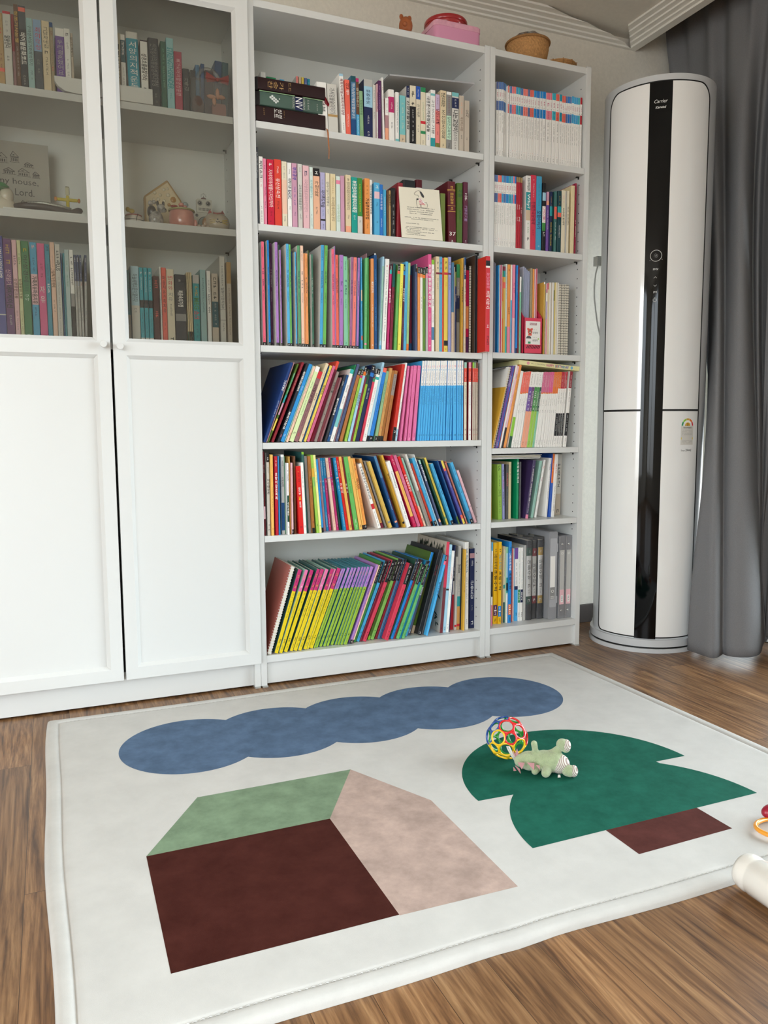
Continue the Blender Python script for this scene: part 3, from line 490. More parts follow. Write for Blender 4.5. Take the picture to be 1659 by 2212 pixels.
W4|0.0432|0.012|0.0051|0.2584|0.2|0.395|olive3||0|d|0.12,0.4,green;0.4,0.5,teal;0.5,0.65,mauve;0.7,0.85,yellow3|cream,0.12,0.38,M,|
W4|0.0581|0.012|0.0073|0.2634|0.2|0.395|maroonr||0|d|0,0.5,maroonr|cream,0.15,0.37,m,|
W4|0.0775|0.012|0.0081|0.2586|0.24|0.384|char2||0|d||w,0.1,0.35,R,세상에둘도없는안녕씨;w,0.6,0.85,R,북작가천국;pink,0.9,0.94,M,|
W4|0.0903|0.012|0.0109|0.2562|0.2|0.382|azure2||0|d||w,0.28,0.4,m,;w,0.9,0.93,M,|
W4|0.094|0.012|0.0026|0.2542|0.2|0.384|seafoam||0|d|||
W4|0.1038|0.012|0.0075|0.2497|0.2|0.379|peachp||0|d||brown,0.12,0.36,m,;brown,0.4,0.75,m,;coral,0.88,0.92,M,|
W4|0.1205|0.012|0.0132|0.2475|0.2|0.373|limew||0|d|0,0.07,w|green2,0.2,0.65,m,;char,0.87,0.9,M,|
W4|0.135|0.012|0.0126|0.2314|0.2|0.37|mauvebr||0|d|0,0.1,red|black,0.18,0.45,R,치지말고읽어줘;black,0.52,0.78,m,;red,0.87,0.92,M,|
W4|0.1472|0.012|0.0098|0.2588|0.2|0.364|cream2||0|d||black,0.1,0.2,m,;black,0.38,0.48,M,;grey,0.5,0.65,m,;red,0.9,0.935,M,|
W4|0.1518|0.012|0.0027|0.2506|0.2|0.366|dblue||0|d|||
W4|0.161|0.012|0.0077|0.2521|0.2|0.364|yellow3||0|d||black,0.06,0.16,m,;black,0.26,0.38,R,당연하지;brown,0.68,0.82,m,;grey,0.89,0.91,M,|
W4|0.1718|0.012|0.0084|0.2514|0.2|0.364|pink3||0|d||magenta,0.05,0.15,m,;magenta,0.28,0.36,m,;magenta,0.7,0.82,m,;grey,0.88,0.91,M,|
W4|0.188|0.02|0.0091|0.2652|0.2|0.344|coral3||0|d|0.1,1,maroon||
W4|0.1963|0.012|0.0074|0.2307|0.2|0.343|greybr||0|d||black,0.15,0.3,R,멋쟁이니콜;char,0.4,0.5,m,;black,0.6,0.62,M,;black,0.72,0.74,M,|
W4|0.2052|0.012|0.0079|0.2111|0.2|0.341|maroonbr||0|d|||
W4|0.212|0.012|0.0059|0.2117|0.2|0.341|mauvebr||0|d||char,0.18,0.45,m,;red,0.88,0.92,M,|
W4|0.2284|0.012|0.0073|0.2195|0.2|0.319|char||0|d||w,0.1,0.16,M,;w,0.35,0.6,R,별이기사랑네|
W4|0.2379|0.012|0.008|0.2188|0.2|0.315|dblue||0|d||sky,0.1,0.2,m,;w,0.9,0.93,M,|
W4|0.2505|0.012|0.0111|0.237|0.2|0.312|w||0|d|0,0.06,turq;0.55,0.8,aqua|char,0.22,0.32,r,Amatory;char,0.37,0.5,m,;char,0.89,0.97,m,|
W4|0.2568|0.015|0.0041|0.2521|0.2|0.305|green||0|d|0.15,1,dustrose||
W4|0.2664|0.012|0.0086|0.2543|0.2|0.304|slate||0|d||w,0.9,0.96,m,|
W4|0.2815|0.012|0.0105|0.2345|0.2|0.288|orangebr||0|d|0,0.03,magenta;0,0.075,black|w,0.015,0.068,M,;brown,0.3,0.5,m,|
W4|0.2967|0.012|0.0083|0.2346|0.2|0.262|lime2||0|d|0,0.075,black;0.08,0.12,magenta|w,0.015,0.068,M,;dgreen,0.3,0.55,m,;dgreen,0.9,0.95,m,|
W4|0.308|0.012|0.0084|0.2437|0.2|0.252|pblue||0|d|0,0.075,black;0.07,0.12,orange|w,0.015,0.068,M,;black,0.35,0.52,R,부엌정리하나|
W4|0.3152|0.012|0.0061|0.2321|0.2|0.248|maroon||0|d|0,0.075,black;0.06,0.1,dgreen|w,0.015,0.068,M,;coral,0.35,0.6,m,|
W4|0.3241|0.012|0.0081|0.233|0.2|0.247|lime3||0|d|0,0.07,black;0.07,0.2,dgreen|dgreen,0.5,0.9,m,|
W4|0.3379|0.012|0.0124|0.2476|0.24|0.244|navy2||0|d|0,0.075,black;0.1,0.15,blue2|w,0.015,0.068,M,;w,0.3,0.45,m,|
W4|0.3485|0.012|0.0077|0.2227|0.2|0.233|rose2||0|d|0,0.075,black;0.08,0.13,green|w,0.015,0.068,M,;maroon,0.3,0.45,m,;maroon,0.8,0.9,m,|
W4|0.3615|0.012|0.0117|0.2353|0.2|0.229|w||0|d|0,0.075,black;0.11,0.15,turq|w,0.015,0.068,M,;grey,0.25,0.5,m,;char,0.6,0.8,m,;char,0.9,0.95,m,|
W4|0.3705|0.012|0.0078|0.2573|0.22|0.226|pblue||0|d|0.93,1,black|char,0.05,0.2,m,|
W4|0.3837|0.012|0.0118|0.2387|0.2|0.223|azure3||0|d|0,0.06,coral;0.93,1,black|navy,0.2,0.6,m,;w,0.95,0.98,M,|
W4|0.4002|0.012|0.0095|0.2276|0.2|0.194|sage||0|d|0.93,1,black|dgreen,0.15,0.45,m,;w,0.95,0.98,M,|
W4|0.411|0.012|0.0096|0.2377|0.2|0.19|wood||0|d|0.93,1,black|brown,0.2,0.6,m,;red,0.8,0.83,M,|
W4|0.4201|0.012|0.008|0.23|0.2|0.187|wood2||0|d|0.93,1,black|brown,0.1,0.9,m,|
W4|0.4335|0.012|0.0113|0.2291|0.2|0.18|orangebr||0|d|0.05,0.35,greybr|maroon,0.06,0.1,M,;char,0.15,0.27,m,;brown,0.4,0.7,m,|
W4|0.4629|0.012|0.0106|0.2498|0.24|0.152|red3||0|d|0.82,1,black|w,0.86,0.9,M,;maroon,0.2,0.3,m,;maroon,0.4,0.5,m,|
W4|0.4705|0.012|0.0065|0.2546|0.22|0.149|w||0|d|0.85,1,pblue|char,0.1,0.2,m,;pink,0.3,0.45,m,;navy,0.5,0.7,m,;black,0.92,0.94,M,|
W4|0.4877|0.012|0.0065|0.2446|0.2|0.121|pink4||0|d|0,0.05,pink4|ppink,0.045,0.06,M,;ppink,0.27,0.275,m,;magenta,0.35,0.5,m,;maroon,0.9,0.95,m,;w,0.965,0.99,m,|
W4|0.5039|0.012|0.0074|0.2439|0.2|0.11|pink4||0|d|0,0.05,pink4|ppink,0.045,0.06,M,;ppink,0.27,0.275,m,;magenta,0.35,0.5,m,;maroon,0.9,0.95,m,;w,0.965,0.99,m,|
W4|0.5193|0.012|0.0117|0.2453|0.2|0.099|pink4||0|d|0,0.05,pink4|ppink,0.045,0.06,M,;ppink,0.27,0.275,m,;magenta,0.35,0.5,m,;maroon,0.9,0.95,m,;w,0.965,0.99,m,|
W4|0.5365|0.012|0.011|0.2454|0.2|0.085|pink4||0|d|0,0.05,pink4|ppink,0.045,0.06,M,;ppink,0.27,0.275,m,;magenta,0.35,0.5,m,;maroon,0.9,0.95,m,;w,0.965,0.99,m,|
W4|0.5515|0.012|0.0079|0.2609|0.2|0.074|sky6||0|d|0,0.31,w|pink,0.055,0.085,M,;sky,0.1,0.125,M,;char,0.145,0.25,m,;black,0.28,0.3,M,;navy,0.34,0.55,m,;navy,0.92,0.945,M,|
W4|0.5598|0.012|0.0071|0.2617|0.2|0.074|sky6||0|d|0,0.31,w|pink,0.055,0.085,M,;sky,0.1,0.125,M,;char,0.145,0.25,m,;black,0.28,0.3,M,;navy,0.34,0.55,m,;navy,0.92,0.945,M,|
W4|0.5685|0.012|0.0071|0.2619|0.2|0.074|sky6||0|d|0,0.31,w|pink,0.055,0.085,M,;sky,0.1,0.125,M,;char,0.145,0.25,m,;black,0.28,0.3,M,;navy,0.34,0.55,m,;navy,0.92,0.945,M,|
W4|0.5781|0.012|0.008|0.2615|0.2|0.068|sky6||0|d|0,0.31,w|pink,0.055,0.085,M,;sky,0.1,0.125,M,;char,0.145,0.25,m,;black,0.28,0.3,M,;navy,0.34,0.55,m,;navy,0.92,0.945,M,|
W4|0.5869|0.012|0.0073|0.2622|0.2|0.065|sky6||0|d|0,0.31,w|pink,0.055,0.085,M,;sky,0.1,0.125,M,;char,0.145,0.25,m,;black,0.28,0.3,M,;navy,0.34,0.55,m,;navy,0.92,0.945,M,|
W4|0.5974|0.012|0.0077|0.2622|0.2|0.055|sky6||0|d|0,0.31,w|pink,0.055,0.085,M,;sky,0.1,0.125,M,;char,0.145,0.25,m,;black,0.28,0.3,M,;navy,0.34,0.55,m,;navy,0.92,0.945,M,|
W4|0.6071|0.012|0.0082|0.262|0.2|0.054|sky6||0|d|0,0.31,w|pink,0.055,0.085,M,;sky,0.1,0.125,M,;char,0.145,0.25,m,;black,0.28,0.3,M,;navy,0.34,0.55,m,;navy,0.92,0.945,M,|
W4|0.6167|0.012|0.0077|0.2626|0.2|0.047|sky6||0|d|0,0.31,w|pink,0.055,0.085,M,;sky,0.1,0.125,M,;char,0.145,0.25,m,;black,0.28,0.3,M,;navy,0.34,0.55,m,;navy,0.92,0.945,M,|
W4|0.6256|0.012|0.0072|0.2632|0.2|0.046|sky6||0|d|0,0.31,w|pink,0.055,0.085,M,;sky,0.1,0.125,M,;char,0.145,0.25,m,;black,0.28,0.3,M,;navy,0.34,0.55,m,;navy,0.92,0.945,M,|
W4|0.635|0.012|0.0078|0.263|0.2|0.041|sky6||0|d|0,0.31,w|pink,0.055,0.085,M,;sky,0.1,0.125,M,;char,0.145,0.25,m,;black,0.28,0.3,M,;navy,0.34,0.55,m,;navy,0.92,0.945,M,|
W4|0.6451|0.012|0.0078|0.2638|0.2|0.033|sky6||0|d|0,0.31,w|pink,0.055,0.085,M,;sky,0.1,0.125,M,;char,0.145,0.25,m,;black,0.28,0.3,M,;navy,0.34,0.55,m,;navy,0.92,0.945,M,|
W4|0.6558|0.012|0.0069|0.264|0.2|0.03|sky6||0|d|0,0.31,w|pink,0.055,0.085,M,;sky,0.1,0.125,M,;char,0.145,0.25,m,;black,0.28,0.3,M,;navy,0.34,0.55,m,;navy,0.92,0.945,M,|
W4|0.6621|0.012|0.0055|0.2642|0.2|0.029|sky6||0|d|0,0.31,w|pink,0.055,0.085,M,;sky,0.1,0.125,M,;char,0.145,0.25,m,;black,0.28,0.3,M,;navy,0.34,0.55,m,;navy,0.92,0.945,M,|
W4|0.671|0.012|0.0061|0.2638|0.2|0.021|sky6||0|d|0,0.31,w|pink,0.055,0.085,M,;sky,0.1,0.125,M,;char,0.145,0.25,m,;black,0.28,0.3,M,;navy,0.34,0.55,m,;navy,0.92,0.945,M,|
W4|0.6764|0.012|0.0124|0.2646|0.2|0|sky6||0|d|0,0.31,w|pink,0.055,0.085,M,;sky,0.1,0.125,M,;char,0.145,0.25,m,;black,0.28,0.3,M,;navy,0.34,0.55,m,;navy,0.92,0.945,M,|
W4|0.6917|0.012|0.007|0.2655|0.2|0|sky6||0|d|0,0.31,w|pink,0.055,0.085,M,;sky,0.1,0.125,M,;char,0.145,0.25,m,;black,0.28,0.3,M,;navy,0.34,0.55,m,;navy,0.92,0.945,M,|
W4|0.6995|0.012|0.0074|0.2657|0.2|0|sky6||0|d|0,0.31,w|pink,0.055,0.085,M,;sky,0.1,0.125,M,;char,0.145,0.25,m,;black,0.28,0.3,M,;navy,0.34,0.55,m,;navy,0.92,0.945,M,|
W4|0.7085|0.012|0.0065|0.2654|0.2|0|sky6||0|d|0,0.31,w|pink,0.055,0.085,M,;sky,0.1,0.125,M,;char,0.145,0.25,m,;black,0.28,0.3,M,;navy,0.34,0.55,m,;navy,0.92,0.945,M,|
W4|0.7183|0.012|0.0095|0.2599|0.2|0|cream|maroonr|0|d|0,0.07,seafoam;0.075,0.25,coral3|w,0.12,0.24,m,;char,0.29,0.55,m,;maroon,0.85,0.88,M,;red,0.92,0.94,M,|
W4|0.7353|0.012|0.0099|0.2608|0.2|0|w|maroonr|0|d|0,0.07,pink;0.075,0.25,coral3|w,0.12,0.24,m,;char,0.29,0.55,m,;maroon,0.85,0.88,M,;red,0.92,0.94,M,|
W4|0.75|0.012|0.0062|0.2607|0.2|0|beigeg|maroonr|0|d|0,0.07,lime;0.075,0.25,coral3|w,0.12,0.24,m,;char,0.29,0.55,m,;maroon,0.85,0.88,M,;red,0.92,0.94,M,|
W4|0.7567|0.012|0.0059|0.2604|0.2|0|beigeg|maroonr|0|d|0,0.07,sage;0.075,0.25,coral3|w,0.12,0.24,m,;char,0.29,0.55,m,;maroon,0.85,0.88,M,;red,0.92,0.94,M,|
W4|0.7637|0.012|0.0072|0.2602|0.2|0|beigeg|maroonr|0|d|0,0.07,brown;0.075,0.25,coral3|w,0.12,0.24,m,;char,0.29,0.55,m,;maroon,0.85,0.88,M,;red,0.92,0.94,M,|
W5|0.0227|0.011|0.005|0.2587|0.2|0|maroond||0|d|0.65,0.8,pinkw|w,0.15,0.25,m,|
W5|0.0333|0.009|0.0088|0.2543|0.2|0|lgreyw||0|d|0,0.11,black|w,0.05,0.09,M,;char,0.17,0.24,m,;black,0.31,0.5,S,지각대장존;black,0.86,0.94,M,|
W5|0.0441|0.004|0.0081|0.2493|0.2|0|gold3||0|d||orange,0.12,0.35,m,;brown,0.4,0.7,m,;red,0.905,0.93,M,|
W5|0.0575|0.004|0.0084|0.244|0.2|0|red5||0|d||w,0.05,0.13,M,;w,0.2,0.55,S,호랑이잡은피리|
W5|0.068|0.009|0.0051|0.2443|0.2|0|azure2||0|d||navy,0.3,0.5,m,|
W5|0.0807|0.017|0.0097|0.2483|0.2|0|lgrey||0|d|0,0.03,w;0.6,0.95,dblue|char,0.05,0.17,M,;char,0.28,0.4,R,나오니까|
W5|0.0922|0.025|0.0027|0.2433|0.2|0|mint2||0|d|||
W5|0.0954|0.004|0.0059|0.2223|0.2|0|w||0|d|0.45,0.82,dgreen|black,0.1,0.25,M,;pink,0.27,0.4,m,;w,0.52,0.76,R,누군가뱉은;green,0.88,0.91,M,|
W5|0.1071|0.018|0.0027|0.2418|0.2|0|gold3||0|d|||
W5|0.1103|0.006|0.0045|0.2227|0.2|0|ppink||0|d|0.93,1,black|maroon,0.07,0.2,m,;brown,0.3,0.55,m,;w,0.95,0.98,M,|
W5|0.1198|0.012|0.006|0.2433|0.2|0|brown||0|d|||
W5|0.1329|0.004|0.0143|0.212|0.2|-0.034|red6||0|d||gold,0.07,0.09,M,;black,0.1,0.23,m,;w,0.31,0.42,S,돈은가장;yellow,0.44,0.5,S,너를;w,0.52,0.61,S,꿈을위해;maroon,0.88,0.92,M,|
W5|0.1477|0.004|0.0089|0.2229|0.2|-0.035|w||0|d||char,0.12,0.35,m,;red,0.88,0.91,M,|
W5|0.1589|0.018|0.0076|0.2555|0.2|-0.044|tealg||0|d|0,0.03,lime||
W5|0.167|0.014|0.0082|0.243|0.2|-0.046|grey||0|d|||
W5|0.1757|0.004|0.0082|0.2426|0.2|-0.047|wood2||0|d|0.93,1,black|black,0.08,0.2,m,;black,0.26,0.42,M,;brown,0.5,0.6,m,;maroon,0.84,0.87,M,|
W5|0.1896|0.004|0.0084|0.2461|0.2|-0.07|lime2||0|d|0.17,0.28,gold2|green,0.1,0.17,m,;teal,0.28,0.4,M,;navy,0.89,0.92,M,|
W5|0.199|0.004|0.0075|0.246|0.2|-0.073|lemon2||0|d||red,0.1,0.35,m,;green2,0.9,0.92,M,|
W5|0.2071|0.004|0.0059|0.2325|0.2|-0.074|azure2||0|d|0.93,1,black|navy,0.3,0.5,m,|
W5|0.224|0.038|0.0078|0.2347|0.2|-0.075|dustrose||0|d|0,0.27,dustrose|coral,0.04,0.24,m,;w,0.305,0.335,M,;w,0.38,0.47,m,;coral,0.75,0.95,m,|
W5|0.2334|0.04|0.0084|0.2354|0.2|-0.081|tealb||0|d|0,0.27,tealb|w,0.04,0.24,m,;w,0.305,0.335,M,;w,0.38,0.47,m,;w,0.75,0.95,m,|
W5|0.2424|0.04|0.0085|0.2352|0.2|-0.082|magenta||0|d|0,0.27,magenta;0,0.28,tealb|w,0.04,0.24,m,;w,0.305,0.335,M,;w,0.38,0.47,m,;w,0.75,0.95,m,|
W5|0.2568|0.036|0.0095|0.2355|0.2|-0.107|peachp||0|d|0,0.28,mauvep;0,0.27,peachp|red,0.04,0.24,m,;w,0.305,0.335,M,;w,0.38,0.47,m,;red,0.75,0.95,m,|
W5|0.268|0.037|0.0079|0.236|0.2|-0.113|magenta||0|d|0,0.28,tealb;0,0.27,magenta|w,0.04,0.24,m,;w,0.305,0.335,M,;w,0.38,0.47,m,;w,0.75,0.95,m,|
W5|0.2776|0.037|0.0063|0.2358|0.2|-0.12|dgreen||0|d|0,0.3,black2||
W5|0.2886|0.028|0.0087|0.2369|0.2|-0.139|tealb||0|d|0,0.28,peachp;0,0.27,tealb|w,0.04,0.24,m,;w,0.305,0.335,M,;w,0.38,0.47,m,;w,0.75,0.95,m,|
W5|0.2987|0.029|0.0088|0.239|0.2|-0.144|red6||0|d||w,0.05,0.28,m,;w,0.35,0.5,S,가라지;coral,0.65,0.95,m,|
W5|0.3081|0.025|0.0088|0.24|0.2|-0.145|gold3||0|d||brown,0.06,0.2,m,;gold,0.4,0.6,m,;black,0.93,0.97,M,|
W5|0.3188|0.027|0.0058|0.2391|0.2|-0.152|maroonr||0|d||w,0.35,0.5,S,브레드;coral,0.75,0.95,m,|
W5|0.3252|0.022|0.0136|0.2391|0.2|-0.153|green6||0|d||dgreen,0.2,0.5,m,;w,0.85,0.97,m,|
W5|0.3416|0.022|0.0096|0.2405|0.2|-0.164|gold3||0|d||brown,0.2,0.3,m,;black,0.93,0.97,M,|
W5|0.3532|0.024|0.0063|0.235|0.2|-0.17|gold3||0|d|0.94,1,black|brown,0.1,0.2,m,;black,0.26,0.5,r,여우누나|
W5|0.3611|0.027|0.0085|0.2345|0.2|-0.176|orange4||0|d|0.94,1,black|brown,0.07,0.17,M,;black,0.27,0.45,R,마녀은;brown,0.55,0.75,m,;w,0.95,0.98,M,|
W5|0.4077|0.025|0.0103|0.223|0.2|-0.309|w||0|d|0.62,0.7,red|black,0.04,0.55,S,이웃을키워리고웃음짓는공;char,0.74,0.97,m,|
W5|0.4225|0.032|0.0087|0.2414|0.2|-0.325|wood||0|d|0.93,1,maroon|brown,0.1,0.6,m,|
W5|0.4372|0.033|0.0063|0.2327|0.2|-0.328|grey||0|d||black,0.1,0.5,m,;black,0.7,0.75,M,|
W5|0.4473|0.02|0.0091|0.2324|0.2|-0.335|yellow4||0|d|0.9,0.93,grey|orange,0.1,0.3,m,;gold,0.5,0.75,m,|
W5|0.4704|0.016|0.0087|0.25|0.2|-0.328|dblue||0|d|0,0.3,steel;0.905,0.93,peach|w,0.6,0.75,m,|
W5|0.4812|0.019|0.0039|0.2544|0.2|-0.333|maroond||0|d|||
W5|0.495|0.012|0.0073|0.2527|0.2|-0.327|gold2||0|d|0.92,0.95,black|brown,0.06,0.18,m,;black,0.25,0.36,R,엄마가;brown,0.7,0.82,m,|
W5|0.5033|0.004|0.0131|0.2311|0.22|-0.328|w||0|d||char,0.15,0.4,r,CarlierenoaGary;char,0.6,0.9,m,|
W5|0.5282|0.004|0.0104|0.2536|0.2|-0.35|magred||0|d|0.22,0.85,gold3;0,0.22,magred|w,0.05,0.15,m,;orange,0.25,0.6,m,;pink,0.85,0.95,m,|
W5|0.5421|0.004|0.0104|0.2534|0.2|-0.354|pink3||0|d||ppink,0.3,0.8,m,|
W5|0.5553|0.004|0.0089|0.2493|0.2|-0.351|red6||0|d||w,0.25,0.5,S,이싸움놀이바다;w,0.58,0.7,m,|
W5|0.5685|0.01|0.0072|0.2436|0.2|-0.354|seafoam||0|d|0.7,1,peachp|teal,0.2,0.6,m,;char,0.88,0.92,M,|
W5|0.5847|0.005|0.0073|0.2571|0.2|-0.354|lgreyw||0|d|0.5,1,greybr|black,0.1,0.28,m,;char,0.85,0.98,m,|
W5|0.599|0.013|0.0068|0.2242|0.2|-0.359|coral3||0|d|0.93,1,black|w,0.3,0.4,m,|
W5|0.6068|0.007|0.0098|0.2438|0.2|-0.359|sky4||0|d|0.93,1,black|navy,0.08,0.16,m,;black,0.26,0.28,M,;navy,0.3,0.45,m,;navy,0.5,0.68,m,;w,0.94,0.98,M,|
W5|0.6178|0.005|0.0025|0.2574|0.2|-0.359|w||0|d|0.1,1,pblue||
W5|0.629|0.01|0.0065|0.2359|0.2|-0.355|slate||0|d|0,0.06,seafoam;0.9,0.95,peach|w,0.08,0.32,R,LOVETHESE;w,0.45,0.52,M,;grey,0.55,0.75,m,|
W5|0.6477|0.012|0.0057|0.2415|0.2|-0.37|dgreen||0|d|||
W5|0.6557|0.015|0.0074|0.2435|0.2|-0.359|yellow3||0|d|0.88,0.91,sage|olive,0.1,0.4,m,;olive,0.5,0.65,m,|
W5|0.6708|0.007|0.0091|0.2228|0.2|-0.37|sky4||0|d|0.93,1,black|navy,0.03,0.18,m,;navy,0.32,0.5,M,;navy,0.6,0.7,m,;w,0.95,0.98,M,|
W5|0.7016|0.016|0.0058|0.234|0.2|-0.37|dblue||0|d|0,0.8,dblue;0.88,1,olive3|sky,0.3,0.6,m,|
W5|0.7184|0.014|0.0083|0.2338|0.2|-0.381|indigo2||0|d|0,0.12,yellow3;0.12,0.16,coral;0.86,0.92,coral;0.92,1,yellow3|w,0.22,0.42,m,|
W5|0.7339|0.019|0.0047|0.2255|0.2|-0.381|salmon2||0|d||brown,0.15,0.5,m,;w,0.4,0.42,M,;w,0.88,0.91,M,|
W5|0.7395|0.029|0.0038|0.2294|0.2|-0.371|coral2||0|d|||
W5|0.7489|0.014|0.0102|0.2252|0.2|-0.371|sky4||0|d|0.8,0.93,steel;0.93,1,black|navy,0.05,0.2,m,;black,0.3,0.5,M,;w,0.95,0.98,M,|
W5|0.7667|0.021|0.0094|0.1958|0.2|-0.377|ppink||0|d||pink,0.1,0.5,m,;black,0.67,0.7,M,|
W6|0.0346|0.009|0.0109|0.2848|0.2|0.293|clayr||0|d|||SPIRAL
W6|0.0588|0.012|0.0118|0.2731|0.2|0.306|yellow|tealg|0|d|0,0.26,magenta|gold,0.06,0.1,M,;black,0.12,0.165,m,;yellow,0.19,0.22,M,;brown,0.28,0.31,m,;black,0.33,0.58,m,;black,0.83,0.88,M,;black,0.91,0.96,m,|
W6|0.0716|0.009|0.0101|0.2734|0.2|0.333|yellow|seafoam|0|d|0,0.26,pink4|gold,0.06,0.1,M,;black,0.12,0.165,m,;w,0.19,0.22,M,;brown,0.28,0.31,m,;black,0.33,0.58,m,;black,0.83,0.88,M,;black,0.91,0.96,m,|
W6|0.0897|0.015|0.0118|0.271|0.2|0.344|yellow|tealg|0|d|0,0.26,magenta|gold,0.06,0.1,M,;black,0.12,0.165,m,;yellow,0.19,0.22,M,;brown,0.28,0.31,m,;black,0.33,0.58,m,;black,0.83,0.88,M,;black,0.91,0.96,m,|
W6|0.1081|0.017|0.0101|0.2737|0.2|0.355|yellow|tealg|0|d|0,0.26,magenta|gold,0.06,0.1,M,;black,0.12,0.165,m,;yellow,0.19,0.22,M,;brown,0.28,0.31,m,;black,0.33,0.58,m,;black,0.83,0.88,M,;black,0.91,0.96,m,|
W6|0.1217|0.015|0.0123|0.2723|0.2|0.356|yellow|tealg|0|d|0,0.26,magenta|gold,0.06,0.1,M,;black,0.12,0.165,m,;yellow,0.19,0.22,M,;brown,0.28,0.31,m,;black,0.33,0.58,m,;black,0.83,0.88,M,;black,0.91,0.96,m,|
W6|0.1351|0.012|0.0105|0.2722|0.2|0.356|yellow|seafoam|0|d|0,0.26,pink4|gold,0.06,0.1,M,;black,0.12,0.165,m,;w,0.19,0.22,M,;brown,0.28,0.31,m,;black,0.33,0.58,m,;black,0.83,0.88,M,;black,0.91,0.96,m,|
W6|0.1541|0.018|0.0111|0.2711|0.2|0.364|yellow|tealg|0|d|0,0.26,magenta|gold,0.06,0.1,M,;black,0.12,0.165,m,;yellow,0.19,0.22,M,;brown,0.28,0.31,m,;black,0.33,0.58,m,;black,0.83,0.88,M,;black,0.91,0.96,m,|
W6|0.1604|0.017|0.005|0.2718|0.2|0.364|yellow|seafoam|0|d|0,0.26,pink4|gold,0.06,0.1,M,;black,0.12,0.165,m,;w,0.19,0.22,M,;brown,0.28,0.31,m,;black,0.33,0.58,m,;black,0.83,0.88,M,;black,0.91,0.96,m,|
W6|0.1762|0.022|0.0129|0.2714|0.2|0.374|yellow|tealg|0|d|0,0.26,magenta|gold,0.06,0.1,M,;black,0.12,0.165,m,;yellow,0.19,0.22,M,;brown,0.28,0.31,m,;black,0.33,0.58,m,;black,0.83,0.88,M,;black,0.91,0.96,m,|
W6|0.186|0.023|0.0063|0.27|0.2|0.374|lime3|teal3|0|d|0,0.26,lilac2|gold,0.06,0.1,M,;indigo,0.12,0.165,m,;indigo,0.19,0.23,M,;black,0.28,0.31,M,;black,0.33,0.6,m,;black,0.85,0.89,M,;black,0.92,0.96,m,|
W6|0.1935|0.024|0.006|0.2699|0.2|0.374|lime3|teal3|0|d|0,0.26,lilac2|gold,0.06,0.1,M,;indigo,0.12,0.165,m,;indigo,0.19,0.23,M,;black,0.28,0.31,M,;black,0.33,0.6,m,;black,0.85,0.89,M,;black,0.92,0.96,m,|
W6|0.2084|0.028|0.0086|0.2707|0.2|0.38|lime3|teal3|0|d|0,0.26,lilac2|gold,0.06,0.1,M,;indigo,0.12,0.165,m,;indigo,0.19,0.23,M,;black,0.28,0.31,M,;black,0.33,0.6,m,;black,0.85,0.89,M,;black,0.92,0.96,m,|
W6|0.221|0.026|0.0081|0.2705|0.2|0.38|lime3|teal3|0|d|0,0.26,lilac2|gold,0.06,0.1,M,;indigo,0.12,0.165,m,;indigo,0.19,0.23,M,;black,0.28,0.31,M,;black,0.33,0.6,m,;black,0.85,0.89,M,;black,0.92,0.96,m,|
W6|0.2318|0.027|0.0073|0.2694|0.2|0.38|lime3|teal3|0|d|0,0.26,lilac2|gold,0.06,0.1,M,;indigo,0.12,0.165,m,;indigo,0.19,0.23,M,;black,0.28,0.31,M,;black,0.33,0.6,m,;black,0.85,0.89,M,;black,0.92,0.96,m,|
W6|0.249|0.032|0.0096|0.2686|0.2|0.377|lime3|teal3|0|d|0,0.26,lilac2|gold,0.06,0.1,M,;indigo,0.12,0.165,m,;indigo,0.19,0.23,M,;black,0.28,0.31,M,;black,0.33,0.6,m,;black,0.85,0.89,M,;black,0.92,0.96,m,|
W6|0.2611|0.03|0.0073|0.2688|0.2|0.371|lime3|teal3|0|d|0,0.26,lilac2|gold,0.06,0.1,M,;indigo,0.12,0.165,m,;indigo,0.19,0.23,M,;black,0.28,0.31,M,;black,0.33,0.6,m,;black,0.85,0.89,M,;black,0.92,0.96,m,|
W6|0.2694|0.026|0.0073|0.2684|0.2|0.37|lime3|teal3|0|d|0,0.26,lilac2|gold,0.06,0.1,M,;indigo,0.12,0.165,m,;indigo,0.19,0.23,M,;black,0.28,0.31,M,;black,0.33,0.6,m,;black,0.85,0.89,M,;black,0.92,0.96,m,|
W6|0.2792|0.022|0.0087|0.2685|0.2|0.369|lime3|teal3|0|d|0,0.26,lilac2|gold,0.06,0.1,M,;indigo,0.12,0.165,m,;indigo,0.19,0.23,M,;black,0.28,0.31,M,;black,0.33,0.6,m,;black,0.85,0.89,M,;black,0.92,0.96,m,|
W6|0.2911|0.018|0.0106|0.2691|0.2|0.368|lime3|teal3|0|d|0,0.26,lilac2|gold,0.06,0.1,M,;indigo,0.12,0.165,m,;indigo,0.19,0.23,M,;black,0.28,0.31,M,;black,0.33,0.6,m,;black,0.85,0.89,M,;black,0.92,0.96,m,|
W6|0.3102|0.023|0.0081|0.2729|0.2|0.365|lilac2||0|d|0.95,1,black|indigo,0.08,0.2,m,;black,0.24,0.38,M,;indigo,0.45,0.6,m,;w,0.965,0.985,M,|
W6|0.3148|0.021|0.0038|0.2723|0.2|0.365|peachp||0|d|0.95,1,black|coral,0.1,0.6,m,|
W6|0.3287|0.035|0.0081|0.2803|0.2|0.37|green2||0|d|0,0.27,black|w,0.03,0.06,M,;w,0.08,0.25,m,;black,0.33,0.5,m,;black,0.78,0.84,m,;black,0.88,0.9,M,;black,0.92,0.97,m,|
W6|0.3418|0.036|0.0101|0.2819|0.2|0.38|sky4||0|d|0,0.27,black|w,0.03,0.06,M,;w,0.08,0.25,m,;black,0.33,0.5,m,;black,0.78,0.84,m,;black,0.88,0.9,M,;black,0.92,0.97,m,|
